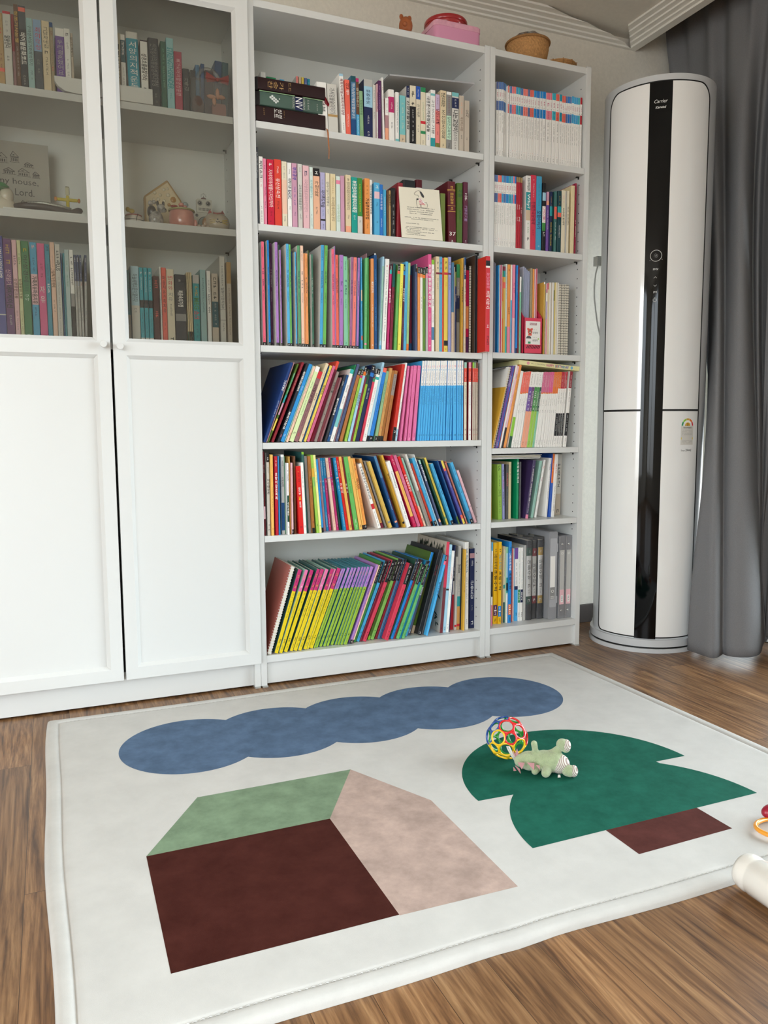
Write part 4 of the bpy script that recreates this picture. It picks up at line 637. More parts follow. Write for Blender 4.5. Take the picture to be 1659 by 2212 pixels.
W6|0.3507|0.035|0.007|0.2848|0.2|0.388|maroon||0|d|0,0.27,black|w,0.03,0.06,M,;w,0.08,0.25,m,;black,0.33,0.5,m,;black,0.78,0.84,m,;black,0.88,0.9,M,;black,0.92,0.97,m,|
W6|0.3625|0.028|0.0105|0.2845|0.2|0.388|rose3||0|d|0,0.27,black|w,0.03,0.06,M,;w,0.08,0.25,m,;black,0.33,0.5,m,;black,0.78,0.84,m,;black,0.88,0.9,M,;black,0.92,0.97,m,|
W6|0.3817|0.042|0.0082|0.2825|0.2|0.373|olive3||0|d|0.95,1,lime;0,0.27,black|w,0.03,0.06,M,;w,0.08,0.25,m,;black,0.33,0.5,m,;black,0.78,0.84,m,;black,0.88,0.9,M,;black,0.92,0.97,m,|
W6|0.3951|0.04|0.0113|0.2832|0.2|0.369|lime4||0|d|0,0.27,black|w,0.03,0.06,M,;w,0.08,0.25,m,;black,0.33,0.5,m,;black,0.78,0.84,m,;black,0.88,0.9,M,;black,0.92,0.97,m,|
W6|0.4092|0.044|0.008|0.2803|0.2|0.352|maroonr||0|d|0,0.27,black|w,0.03,0.06,M,;w,0.08,0.25,m,;black,0.33,0.5,m,;black,0.78,0.84,m,;black,0.88,0.9,M,;black,0.92,0.97,m,|
W6|0.4179|0.042|0.0077|0.2804|0.2|0.351|steel||0|d|0,0.27,black|w,0.03,0.06,M,;w,0.08,0.25,m,;black,0.33,0.5,m,;black,0.78,0.84,m,;black,0.88,0.9,M,;black,0.92,0.97,m,|
W6|0.4219|0.039|0.0032|0.2804|0.2|0.351|dblue||0|d|0,0.27,black|w,0.03,0.06,M,;w,0.08,0.25,m,;black,0.33,0.5,m,;black,0.78,0.84,m,;black,0.88,0.9,M,;black,0.92,0.97,m,|
W6|0.4361|0.013|0.0129|0.2668|0.2|0.355|rose2||0|d|0,0.27,black;0,0,red|w,0.03,0.06,M,;w,0.08,0.25,m,;black,0.33,0.5,m,;black,0.78,0.84,m,;black,0.88,0.9,M,;black,0.92,0.97,m,|
W6|0.4474|0.023|0.0058|0.2836|0.2|0.372|dgreen||0|d|0,0.27,black|w,0.03,0.06,M,;w,0.08,0.25,m,;black,0.33,0.5,m,;black,0.78,0.84,m,;black,0.88,0.9,M,;black,0.92,0.97,m,|
W6|0.4582|0.022|0.0095|0.2829|0.2|0.372|azure||0|d|0,0.27,black|w,0.03,0.06,M,;w,0.08,0.25,m,;black,0.33,0.5,m,;black,0.78,0.84,m,;black,0.88,0.9,M,;black,0.92,0.97,m,|
W6|0.4656|0.02|0.0064|0.2808|0.2|0.374|maroonr||0|d|0,0.27,black|w,0.03,0.06,M,;w,0.08,0.25,m,;black,0.33,0.5,m,;black,0.78,0.84,m,;black,0.88,0.9,M,;black,0.92,0.97,m,|
W6|0.4768|0.014|0.01|0.2634|0.2|0.374|green7||0|d|0,0.27,black|w,0.03,0.06,M,;w,0.08,0.25,m,;black,0.33,0.5,m,;black,0.78,0.84,m,;black,0.88,0.9,M,;black,0.92,0.97,m,|
W6|0.4852|0.016|0.0067|0.2745|0.2|0.374|tealb||0|d|0,0.27,black|w,0.03,0.06,M,;w,0.08,0.25,m,;black,0.33,0.5,m,;black,0.78,0.84,m,;black,0.88,0.9,M,;black,0.92,0.97,m,|
W6|0.4942|0.01|0.0079|0.26|0.2|0.373|green7||0|d|0,0.27,black|w,0.03,0.06,M,;w,0.08,0.25,m,;black,0.33,0.5,m,;black,0.78,0.84,m,;black,0.88,0.9,M,;black,0.92,0.97,m,|
W6|0.5159|0.035|0.0081|0.2669|0.2|0.328|sky4||0|d|0,0.27,black|w,0.03,0.06,M,;w,0.08,0.25,m,;black,0.33,0.5,m,;black,0.78,0.84,m,;black,0.88,0.9,M,;black,0.92,0.97,m,|
W6|0.5301|0.044|0.0101|0.294|0.2|0.316|azure|olive3|0|d|0.3,1,slate|w,0.42,0.52,R,BREAKKOR;w,0.93,0.98,M,|
W6|0.552|0.059|0.0102|0.2848|0.2|0.28|olive3|gold|0|d|0.9,1,beige|maroon,0.3,0.75,M,|
W6|0.566|0.03|0.013|0.2994|0.23|0.279|black2||0|d||red,0.18,0.3,m,;w,0.96,0.99,M,|
W6|0.5751|0.03|0.0066|0.2876|0.23|0.272|dgrey2||0|d||w,0.4,0.55,m,|
W6|0.5835|0.013|0.0076|0.2814|0.22|0.271|sky6||0|d|0,0.07,black;0.07,0.115,rose|w,0.01,0.06,M,;navy,0.33,0.5,R,달라도친구|
W6|0.6485|0.029|0.0115|0.3164|0.231|0.083|rose2|beigeg|0|d|0.5,1,maroonbr|black,0.94,0.96,M,|LEAF
W6|0.6593|0.028|0.0103|0.3066|0.2|0.082|pblue||0|d|0.5,0.52,black|teal,0.05,0.5,m,;black,0.93,0.98,M,|
W6|0.6702|0.027|0.0103|0.2843|0.2|0.081|w||0|d||red,0.2,0.35,m,;char,0.4,0.6,m,;navy,0.9,0.96,m,|
W6|0.6744|0.028|0.0033|0.3032|0.2|0.078|navy||0|d||w,0.1,0.4,m,|
W6|0.7019|0.053|0.0133|0.2655|0.2|0.024|red5||0|d|0,0.35,black2;0.35,0.53,w|black,0.37,0.5,m,;w,0.05,0.33,S,여수의하루|
W6|0.7099|0.045|0.0074|0.2585|0.2|0.023|lgreyw||0|d|0.93,0.96,red|char,0.1,0.4,m,|
W6|0.7223|0.044|0.0119|0.2966|0.2|0.021|lgrey||0|d|0.6,0.72,teal;0.72,1,wood;0.93,0.96,red|black,0.22,0.32,R,SinceSusie;char,0.4,0.55,m,|
W6|0.7254|0.04|0.0026|0.2873|0.2|0.02|black2||0|d|||
W6|0.7326|0.027|0.0067|0.2854|0.2|0.019|gold2||0|d||brown,0.1,0.5,m,;black,0.5,0.53,M,|
W6|0.7379|0.035|0.0144|0.3093|0.22|0|w||0|d||steel,0.07,0.35,M,;grey,0.4,0.7,m,;char,0.88,0.94,m,|
W6|0.761|0.043|0.0193|0.2846|0.2|0|navy2||0|d|0.06,0.12,dustrose|w,0.15,0.22,m,;w,0.4,0.63,s,곤충도감;grey,0.68,0.78,m,;w,0.9,0.96,M,|
N1|0.8321|0.012|0.0083|0.2365|0.15|0|w||0|c|0,0.095,slateb;0.25,0.375,slateb|magenta,0.135,0.2,M,;black,0.225,0.24,M,;black,0.27,0.36,m,;char,0.41,0.68,m,;slateb,0.88,0.89,m,;char,0.91,0.97,m,|
N1|0.8417|0.012|0.0099|0.2376|0.15|0|w||0|c|0,0.095,bluegr;0.25,0.375,bluegr|magenta,0.135,0.2,M,;black,0.225,0.24,M,;black,0.27,0.36,m,;char,0.41,0.68,m,;bluegr,0.88,0.89,m,;char,0.91,0.97,m,|
N1|0.8523|0.012|0.0078|0.2379|0.15|0|w||0|c|0,0.095,bluegr;0.25,0.375,bluegr|magenta,0.135,0.2,M,;black,0.225,0.24,M,;black,0.27,0.36,m,;char,0.41,0.68,m,;bluegr,0.88,0.89,m,;char,0.91,0.97,m,|
N1|0.8657|0.02|0.0041|0.2401|0.15|0|w||0|c|0,0.095,bluegr;0.25,0.375,bluegr|magenta,0.135,0.2,M,;black,0.225,0.24,M,;black,0.27,0.36,m,;char,0.41,0.68,m,;bluegr,0.88,0.89,m,;char,0.91,0.97,m,|
N1|0.8731|0.025|0.0027|0.2403|0.15|0|w||0|c|0,0.095,azure2;0.25,0.375,azure2|magenta,0.135,0.2,M,;black,0.225,0.24,M,;black,0.27,0.36,m,;char,0.41,0.68,m,;azure2,0.88,0.89,m,;char,0.91,0.97,m,|
N1|0.8762|0.012|0.0044|0.2311|0.15|0|w||0|c|0,0.095,salmon;0.25,0.375,salmon|magenta,0.135,0.2,M,;black,0.225,0.24,M,;black,0.27,0.36,m,;char,0.41,0.68,m,;salmon,0.88,0.89,m,;char,0.91,0.97,m,|
N1|0.8811|0.03|0.0027|0.241|0.15|0|w||0|c|0,0.095,azure2;0.25,0.375,azure2|magenta,0.135,0.2,M,;black,0.225,0.24,M,;black,0.27,0.36,m,;char,0.41,0.68,m,;azure2,0.88,0.89,m,;char,0.91,0.97,m,|
N1|0.8842|0.012|0.0067|0.2301|0.15|0|w||0|c|0,0.095,bluegr;0.25,0.375,bluegr|magenta,0.135,0.2,M,;black,0.225,0.24,M,;black,0.27,0.36,m,;char,0.41,0.68,m,;bluegr,0.88,0.89,m,;char,0.91,0.97,m,|
N1|0.8919|0.012|0.0074|0.2306|0.15|0|w||0|c|0,0.095,pink5;0.25,0.375,pink5|magenta,0.135,0.2,M,;black,0.225,0.24,M,;black,0.27,0.36,m,;char,0.41,0.68,m,;pink5,0.88,0.89,m,;char,0.91,0.97,m,|
N1|0.9|0.012|0.0074|0.2314|0.15|0|w||0|c|0,0.095,salmon;0.25,0.375,salmon|magenta,0.135,0.2,M,;black,0.225,0.24,M,;black,0.27,0.36,m,;char,0.41,0.68,m,;salmon,0.88,0.89,m,;char,0.91,0.97,m,|
N1|0.9081|0.012|0.0079|0.2314|0.15|0|w||0|c|0,0.095,sky4;0.25,0.375,sky4|magenta,0.135,0.2,M,;black,0.225,0.24,M,;black,0.27,0.36,m,;char,0.41,0.68,m,;sky4,0.88,0.89,m,;char,0.91,0.97,m,|
N1|0.9171|0.012|0.0077|0.2312|0.15|0|w||0|c|0,0.095,turqb;0.25,0.375,turqb|magenta,0.135,0.2,M,;black,0.225,0.24,M,;black,0.27,0.36,m,;char,0.41,0.68,m,;turqb,0.88,0.89,m,;char,0.91,0.97,m,|
N1|0.9258|0.012|0.0093|0.2303|0.15|0|w||0|c|0,0.095,bluegr;0.25,0.375,bluegr|magenta,0.135,0.2,M,;black,0.225,0.24,M,;black,0.27,0.36,m,;char,0.41,0.68,m,;bluegr,0.88,0.89,m,;char,0.91,0.97,m,|
N1|0.9361|0.012|0.0083|0.2303|0.15|0|w||0|c|0,0.095,salmon;0.25,0.375,salmon|magenta,0.135,0.2,M,;black,0.225,0.24,M,;black,0.27,0.36,m,;char,0.41,0.68,m,;salmon,0.88,0.89,m,;char,0.91,0.97,m,|
N1|0.9452|0.012|0.008|0.2303|0.15|0|w||0|c|0,0.095,salmon;0.25,0.375,salmon|magenta,0.135,0.2,M,;black,0.225,0.24,M,;black,0.27,0.36,m,;char,0.41,0.68,m,;salmon,0.88,0.89,m,;char,0.91,0.97,m,|
N1|0.9545|0.012|0.0075|0.2306|0.15|0|w||0|c|0,0.095,slateb;0.25,0.375,slateb|magenta,0.135,0.2,M,;black,0.225,0.24,M,;black,0.27,0.36,m,;char,0.41,0.68,m,;slateb,0.88,0.89,m,;char,0.91,0.97,m,|
N1|0.9627|0.012|0.0064|0.2303|0.15|0|w||0|c|0,0.095,coral2;0.25,0.375,coral2|magenta,0.135,0.2,M,;black,0.225,0.24,M,;black,0.27,0.36,m,;char,0.41,0.68,m,;coral2,0.88,0.89,m,;char,0.91,0.97,m,|
N1|0.9699|0.012|0.007|0.231|0.15|0|w||0|c|0,0.095,coral2;0.25,0.375,coral2|magenta,0.135,0.2,M,;black,0.225,0.24,M,;black,0.27,0.36,m,;char,0.41,0.68,m,;coral2,0.88,0.89,m,;char,0.91,0.97,m,|
N1|0.9784|0.012|0.0095|0.231|0.15|0|w||0|c|0,0.095,azure2;0.25,0.375,azure2|magenta,0.135,0.2,M,;black,0.225,0.24,M,;black,0.27,0.36,m,;char,0.41,0.68,m,;azure2,0.88,0.89,m,;char,0.91,0.97,m,|
N1|0.9889|0.012|0.0117|0.231|0.15|0|w||0|c|0,0.095,azure3;0.25,0.375,azure3|magenta,0.135,0.2,M,;black,0.225,0.24,M,;black,0.27,0.36,m,;char,0.41,0.68,m,;azure3,0.88,0.89,m,;char,0.91,0.97,m,|
N1|1.0026|0.012|0.0086|0.2321|0.15|0|w||0|c|0,0.095,azure2;0.25,0.375,azure2|magenta,0.135,0.2,M,;black,0.225,0.24,M,;black,0.27,0.36,m,;char,0.41,0.68,m,;azure2,0.88,0.89,m,;char,0.91,0.97,m,|
N1|1.0127|0.012|0.012|0.2329|0.15|0|w||0|c|0,0.095,azure;0.25,0.375,azure|magenta,0.135,0.2,M,;black,0.225,0.24,M,;black,0.27,0.36,m,;char,0.41,0.68,m,;azure,0.88,0.89,m,;char,0.91,0.97,m,|
N1|1.027|0.012|0.0151|0.2318|0.15|0|w||0|c|0,0.095,pink5;0.25,0.375,pink5|magenta,0.135,0.2,M,;black,0.225,0.24,M,;black,0.27,0.36,m,;char,0.41,0.68,m,;pink5,0.88,0.89,m,;char,0.91,0.97,m,|
N1|1.0431|0.012|0.0063|0.2326|0.15|0|w||0|c|0,0.095,pink5;0.25,0.375,pink5|magenta,0.135,0.2,M,;black,0.225,0.24,M,;black,0.27,0.36,m,;char,0.41,0.68,m,;pink5,0.88,0.89,m,;char,0.91,0.97,m,|
N1|1.0513|0.012|0.0138|0.234|0.15|0|w||0|c|0,0.095,turqb;0.25,0.375,turqb|magenta,0.135,0.2,M,;black,0.225,0.24,M,;black,0.27,0.36,m,;char,0.41,0.68,m,;turqb,0.88,0.89,m,;char,0.91,0.97,m,|
N1|1.0662|0.012|0.013|0.2329|0.15|0|w||0|c|0,0.095,coral2;0.25,0.375,coral2|magenta,0.135,0.2,M,;black,0.225,0.24,M,;black,0.27,0.36,m,;char,0.41,0.68,m,;coral2,0.88,0.89,m,;char,0.91,0.97,m,|
N1|1.0811|0.012|0.0098|0.2338|0.15|0|w||0|c|0,0.095,tealc;0.25,0.375,tealc|magenta,0.135,0.2,M,;black,0.225,0.24,M,;black,0.27,0.36,m,;char,0.41,0.68,m,;tealc,0.88,0.89,m,;char,0.91,0.97,m,|
N1|1.0914|0.012|0.0072|0.2312|0.15|0|w||0|c|0,0.095,coral2;0.25,0.375,coral2|magenta,0.135,0.2,M,;black,0.225,0.24,M,;black,0.27,0.36,m,;char,0.41,0.68,m,;coral2,0.88,0.89,m,;char,0.91,0.97,m,|
N1|1.0992|0.012|0.0064|0.2316|0.15|0|w||0|c|0,0.095,coral2;0.25,0.375,coral2|magenta,0.135,0.2,M,;black,0.225,0.24,M,;black,0.27,0.36,m,;char,0.41,0.68,m,;coral2,0.88,0.89,m,;char,0.91,0.97,m,|
N1|1.1063|0.012|0.0071|0.2313|0.15|0|w||0|c|0,0.095,slateb;0.25,0.375,slateb|magenta,0.135,0.2,M,;black,0.225,0.24,M,;black,0.27,0.36,m,;char,0.41,0.68,m,;slateb,0.88,0.89,m,;char,0.91,0.97,m,|
N1|1.1144|0.012|0.0076|0.232|0.15|0|w||0|c|0,0.095,azure3;0.25,0.375,azure3|magenta,0.135,0.2,M,;black,0.225,0.24,M,;black,0.27,0.36,m,;char,0.41,0.68,m,;azure3,0.88,0.89,m,;char,0.91,0.97,m,|
N1|1.1226|0.012|0.0068|0.2324|0.15|0|w||0|c|0,0.095,bluegr;0.25,0.375,bluegr|magenta,0.135,0.2,M,;black,0.225,0.24,M,;black,0.27,0.36,m,;char,0.41,0.68,m,;bluegr,0.88,0.89,m,;char,0.91,0.97,m,|
N1|1.1306|0.012|0.0089|0.2353|0.15|0|w||0|c|0,0.095,sky4;0.25,0.375,sky4|magenta,0.135,0.2,M,;black,0.225,0.24,M,;black,0.27,0.36,m,;char,0.41,0.68,m,;sky4,0.88,0.89,m,;char,0.91,0.97,m,|
N1|1.14|0.012|0.0078|0.2336|0.15|0|w||0|c|0,0.095,sky4;0.25,0.375,sky4|magenta,0.135,0.2,M,;black,0.225,0.24,M,;black,0.27,0.36,m,;char,0.41,0.68,m,;sky4,0.88,0.89,m,;char,0.91,0.97,m,|
N1|1.1484|0.012|0.0082|0.2337|0.15|0|w||0|c|0,0.095,sky4;0.25,0.375,sky4|magenta,0.135,0.2,M,;black,0.225,0.24,M,;black,0.27,0.36,m,;char,0.41,0.68,m,;sky4,0.88,0.89,m,;char,0.91,0.97,m,|
N1|1.1572|0.012|0.0068|0.2342|0.15|0|w||0|c|0,0.095,turqb;0.25,0.375,turqb|magenta,0.135,0.2,M,;black,0.225,0.24,M,;black,0.27,0.36,m,;char,0.41,0.68,m,;turqb,0.88,0.89,m,;char,0.91,0.97,m,|
N1|1.166|0.012|0.0077|0.2362|0.15|0|w||0|c|0,0.095,red5;0.25,0.375,red5|magenta,0.135,0.2,M,;black,0.225,0.24,M,;black,0.27,0.36,m,;char,0.41,0.68,m,;red5,0.88,0.89,m,;char,0.91,0.97,m,|
N2|0.828|0.012|0.006|0.2323|0.15|0|w||0|c|0,0.095,slateb;0.25,0.375,slateb|magenta,0.135,0.2,M,;black,0.225,0.24,M,;black,0.27,0.36,m,;char,0.41,0.68,m,;slateb,0.88,0.89,m,;char,0.91,0.97,m,|
N2|0.8345|0.012|0.006|0.232|0.15|0|w||0|c|0,0.095,bluegr;0.25,0.375,bluegr|magenta,0.135,0.2,M,;black,0.225,0.24,M,;black,0.27,0.36,m,;char,0.41,0.68,m,;bluegr,0.88,0.89,m,;char,0.91,0.97,m,|
N2|0.8415|0.012|0.0072|0.2321|0.15|0|w||0|c|0,0.095,salmon;0.25,0.375,salmon|magenta,0.135,0.2,M,;black,0.225,0.24,M,;black,0.27,0.36,m,;char,0.41,0.68,m,;salmon,0.88,0.89,m,;char,0.91,0.97,m,|
N2|0.8492|0.012|0.0061|0.2324|0.15|0|w||0|c|0,0.095,coral2;0.25,0.375,coral2|magenta,0.135,0.2,M,;black,0.225,0.24,M,;black,0.27,0.36,m,;char,0.41,0.68,m,;coral2,0.88,0.89,m,;char,0.91,0.97,m,|
N2|0.8563|0.012|0.0064|0.2332|0.15|0|w||0|c|0,0.095,sky4;0.25,0.375,sky4|magenta,0.135,0.2,M,;black,0.225,0.24,M,;black,0.27,0.36,m,;char,0.41,0.68,m,;sky4,0.88,0.89,m,;char,0.91,0.97,m,|
N2|0.8636|0.012|0.0079|0.2332|0.15|0|w||0|c|0,0.095,bluegr;0.25,0.375,bluegr|magenta,0.135,0.2,M,;black,0.225,0.24,M,;black,0.27,0.36,m,;char,0.41,0.68,m,;bluegr,0.88,0.89,m,;char,0.91,0.97,m,|
N2|0.8725|0.012|0.0106|0.2334|0.15|0|w||0|c|0,0.095,azure2;0.25,0.375,azure2|magenta,0.135,0.2,M,;black,0.225,0.24,M,;black,0.27,0.36,m,;char,0.41,0.68,m,;azure2,0.88,0.89,m,;char,0.91,0.97,m,|
N2|0.884|0.012|0.0091|0.234|0.15|0|w||0|c|0,0.095,turqb;0.25,0.375,turqb|magenta,0.135,0.2,M,;black,0.225,0.24,M,;black,0.27,0.36,m,;char,0.41,0.68,m,;turqb,0.88,0.89,m,;char,0.91,0.97,m,|
N2|0.8945|0.012|0.0054|0.2346|0.15|0|w||0|c|0,0.095,sky4;0.25,0.375,sky4|magenta,0.135,0.2,M,;black,0.225,0.24,M,;black,0.27,0.36,m,;char,0.41,0.68,m,;sky4,0.88,0.89,m,;char,0.91,0.97,m,|
N2|0.9008|0.012|0.0054|0.2353|0.15|0|w||0|c|0,0.095,pink5;0.25,0.375,pink5|magenta,0.135,0.2,M,;black,0.225,0.24,M,;black,0.27,0.36,m,;char,0.41,0.68,m,;pink5,0.88,0.89,m,;char,0.91,0.97,m,|
N2|0.9068|0.012|0.0054|0.2351|0.15|0|w||0|c|0,0.095,azure3;0.25,0.375,azure3|magenta,0.135,0.2,M,;black,0.225,0.24,M,;black,0.27,0.36,m,;char,0.41,0.68,m,;azure3,0.88,0.89,m,;char,0.91,0.97,m,|
N2|0.9136|0.012|0.0073|0.2344|0.15|0|red5||0|p|0,0.07,tan2|w,0.38,0.45,M,;w,0.55,0.61,M,|
N2|0.9218|0.012|0.0073|0.2346|0.15|0|red5||0|p|0,0.07,tan2|w,0.38,0.45,M,;w,0.55,0.61,c,2|
N2|0.9301|0.012|0.0066|0.2337|0.15|0|maroonr||0|p|0,0.07,tan2|w,0.38,0.5,M,|
N2|0.952|0.012|0.0177|0.2439|0.19|0|w||0|p|0.22,0.46,teal;0.46,0.6,beige|char,0.03,0.2,R,초등과학학습만화;w,0.24,0.44,R,Why?;green2,0.63,0.8,m,;black,0.82,0.88,M,|
N2|0.9707|0.012|0.0208|0.2481|0.15|0|rose2||0|p||ppink,0.05,0.3,m,;maroon,0.35,0.65,R,한뼘한국문해력;maroon,0.72,0.8,m,|
N2|0.9929|0.012|0.021|0.2465|0.15|0|sky2||0|p||teal,0.1,0.4,m,;navy,0.46,0.7,R,모험이야기;w,0.92,0.95,m,|
N2|1.0179|0.012|0.0134|0.2276|0.15|0|black||0|p|0.14,0.26,pblue;0.34,0.58,w;0.58,0.7,green2|pink,0.36,0.56,R,UHOUMU;w,0.71,0.78,M,|
N2|1.0342|0.012|0.0107|0.1993|0.15|0|purple||0|p|0,0.15,mauve;0.15,0.22,peach|w,0.3,0.65,m,|
N2|1.0482|0.012|0.0103|0.2014|0.15|0|navy2||0|p|0.24,0.4,teal|gold,0.08,0.25,m,;yellow,0.5,0.68,M,;yellow,0.7,0.9,M,|
N2|1.0665|0.012|0.0104|0.2046|0.15|0|tealg||0|p|0.25,0.45,coral|w,0.5,0.8,m,|
N2|1.0803|0.012|0.0148|0.2078|0.15|0|dteal2||0|p|0.25,0.35,teal;0.35,0.42,coral|gold,0.08,0.22,m,;w,0.55,0.75,m,|
N2|1.0968|0.012|0.0148|0.2112|0.15|0|cream||0|p||pink,0.08,0.2,m,;char,0.2,0.55,M,|
N2|1.1131|0.012|0.0046|0.2092|0.15|-0.006|lgrey||0|p||char,0.2,0.55,m,|
N2|1.1186|0.012|0.009|0.2116|0.15|0|cream||0|p||black,0.25,0.55,M,|
N2|1.1358|0.012|0.0138|0.2314|0.22|0|cream3||0|p|||
N2|1.1577|0.02|0.0058|0.2434|0.15|0|rosered||0|p||w,0.5,0.75,M,|
N3|0.8449|0.012|0.005|0.2902|0.21|0|azure2||0|m|||
N3|0.8509|0.012|0.0035|0.2913|0.2|0|w||0|m|||
N3|0.855|0.012|0.0038|0.2916|0.2|0|magenta||0|m|||
N3|0.8593|0.012|0.0027|0.2919|0.2|0|w||0|m|||
N3|0.8625|0.012|0.0038|0.2875|0.2|0|orange||0|m|0,0.05,maroon;0.05,0.12,green;0.18,0.25,coral;0.4,0.6,gold||
N3|0.8668|0.012|0.0078|0.2878|0.2|0|yellow4||0|m|0,0.05,maroon;0.05,0.12,teal;0.18,0.25,coral||
N3|0.875|0.012|0.0064|0.2965|0.2|0|mintw||0|m|0.7,1,turq|teal,0.1,0.4,m,|
N3|0.8831|0.012|0.0104|0.2957|0.2|0|orange4||0|m|0.7,1,pink|black,0.05,0.08,M,;coral,0.33,0.5,m,;black,0.48,0.56,M,|
N3|0.8956|0.012|0.0055|0.2956|0.2|0|w||0|m|0.4,1,sky||
N3|0.9032|0.012|0.01|0.2962|0.2|0|pink||0|m|0.6,1,ppink|magenta,0.2,0.32,M,|
N3|0.9172|0.012|0.0067|0.2952|0.2|0|azure||0|m|0.94,1,navy|yellow,0.1,0.3,m,|
N3|0.926|0.012|0.0036|0.2916|0.2|0|maroonr||0|m|||
N3|0.9317|0.012|0.0059|0.2584|0.2|0|mint2||0|m|0,0.2,w||
N3|1.0293|0.012|0.0053|0.2469|0.2|0|gold||0|m|0,0.03,w||
N3|1.0368|0.03|0.0026|0.2487|0.2|0|gold2||0|m|||
N3|1.0399|0.012|0.004|0.2424|0.2|0|w||0|m|0,0.08,pink;0.08,0.13,magenta;0.25,0.5,lilac;0.5,1,pink||
N3|1.0444|0.012|0.0036|0.2445|0.2|0|cream||0|m|0,0.09,magred||
N3|1.049|0.012|0.0038|0.2465|0.2|0|cream3||0|m|||
N3|1.0537|0.012|0.0042|0.2468|0.2|0|w||0|m|||
N3|1.0593|0.012|0.0038|0.2468|0.2|0|beigeg||0|m|||
N3|1.064|0.012|0.0056|0.2475|0.2|0|w||0|m|||
N3|1.0701|0.012|0.0031|0.2469|0.2|0|lgrey||0|m|0.1,0.25,dgreen||
N3|1.0737|0.012|0.0028|0.2478|0.2|0|yellow3||0|m|||
N3|1.0779|0.012|0.0078|0.2485|0.2|0|cream||0|m|||
N3|1.0871|0.012|0.003|0.2482|0.2|0|w||0|m|||
N3|1.0907|0.012|0.011|0.2431|0.19|0|char||0|n|||SPIRAL
N3|1.1031|0.012|0.0106|0.2431|0.19|0|char||0|n|||SPIRAL
N3|1.1151|0.012|0.0087|0.2442|0.19|0|lgreyw||0|n|||SPIRAL
N3|1.1248|0.012|0.0079|0.2441|0.19|0|lgreyw||0|n|||SPIRAL
N4|0.8317|0.012|0.0051|0.2842|0.19|0.229|w||0|n|||SPIRALR
N4|0.8358|0.012|0.003|0.2841|0.19|0.226|red||0|n|||SPIRALR
N4|0.839|0.012|0.0026|0.2842|0.19|0.225|black2||0|n|||
N4|0.8422|0.012|0.0026|0.286|0.19|0.224|purple||0|n||w,0.1,0.25,M,;w,0.9,0.98,M,|
N4|0.8487|0.012|0.0058|0.2869|0.19|0.223|purple||0|n||w,0.1,0.25,M,;w,0.9,0.98,M,|
N4|0.8524|0.012|0.0026|0.2874|0.19|0.22|blue2||0|n|||
N4|0.8563|0.012|0.0033|0.288|0.19|0.219|maroonr||0|n|||
N4|0.8635|0.012|0.0065|0.291|0.19|0.218|w||0|n||char,0.1,0.4,m,|
N4|0.872|0.012|0.0074|0.287|0.19|0.215|pinkw||0|n|0.75,1,black2|black,0.1,0.15,M,;magenta,0.35,0.5,m,|
N4|0.883|0.012|0.0093|0.2908|0.19|0.211|orange2||0|n|0.1,0.95,orange4|black,0.1,0.5,m,|
N4|0.9026|0.012|0.0114|0.2682|0.19|0.182|w||0|n|0.6,1,dgreen;0.6,0.85,lime||
N4|0.9136|0.012|0.0087|0.2635|0.2|0.175|w|w|0|w|0,0.27,coral;0.27,0.285,orange|w,0.04,0.2,m,;char,0.35,0.45,m,;char,0.5,0.54,m,;char,0.9,0.97,m,|
N4|0.9215|0.012|0.006|0.2656|0.2|0.169|w|w|0|w|0,0.27,coral;0.27,0.285,orange|w,0.04,0.2,m,;char,0.35,0.45,m,;char,0.5,0.54,m,;char,0.9,0.97,m,|
N4|0.9302|0.012|0.0076|0.2656|0.2|0.166|w|w|0|w|0,0.27,coral;0.27,0.285,orange|w,0.04,0.2,m,;char,0.35,0.45,m,;char,0.5,0.54,m,;char,0.9,0.97,m,|
N4|0.9401|0.012|0.0076|0.2671|0.2|0.159|w|w|0|w|0,0.27,coral;0.27,0.285,orange|w,0.04,0.2,m,;char,0.35,0.45,m,;char,0.5,0.54,m,;char,0.9,0.97,m,|
N4|0.9561|0.012|0.0128|0.2648|0.2|0.148|peach|w|0|w|0,0.2,w;0.2,0.52,purple|char,0.03,0.17,m,;w,0.25,0.45,M,;w,0.47,0.51,M,;char,0.92,0.97,m,|
N4|0.9669|0.012|0.0097|0.2646|0.2|0.145|peach|w|0|w|0,0.2,w;0.2,0.52,purple2|char,0.03,0.17,m,;w,0.25,0.45,M,;w,0.47,0.51,M,;char,0.92,0.97,m,|
N4|0.9801|0.012|0.0117|0.265|0.2|0.14|lime2|w|0|w|0,0.2,w;0.2,0.52,green2|char,0.03,0.17,m,;w,0.25,0.45,M,;w,0.47,0.51,M,;char,0.92,0.97,m,|
N4|0.9902|0.012|0.0086|0.2644|0.2|0.136|lime2|w|0|w|0,0.2,w;0.2,0.52,green2|char,0.03,0.17,m,;w,0.25,0.45,M,;w,0.47,0.51,M,;char,0.92,0.97,m,|
N4|0.9982|0.012|0.007|0.2647|0.2|0.133|mint2|w|0|w|0,0.2,w;0.2,0.52,dgreen|char,0.03,0.17,m,;w,0.25,0.45,M,;w,0.47,0.51,M,;char,0.92,0.97,m,|
N4|1.0084|0.012|0.0078|0.2639|0.2|0.125|w|w|0|w|0,0.27,pink3;0.27,0.285,orange|w,0.04,0.2,m,;char,0.35,0.45,m,;char,0.5,0.54,m,;char,0.9,0.97,m,|
N4|1.0205|0.012|0.0107|0.265|0.2|0.12|w|w|0|w|0,0.27,pink3;0.27,0.285,orange|w,0.04,0.2,m,;char,0.35,0.45,m,;char,0.5,0.54,m,;char,0.9,0.97,m,|
N4|1.0327|0.012|0.0099|0.2642|0.2|0.112|w|w|0|w|0,0.27,pink3;0.27,0.285,orange|w,0.04,0.2,m,;char,0.35,0.45,m,;char,0.5,0.54,m,;char,0.9,0.97,m,|
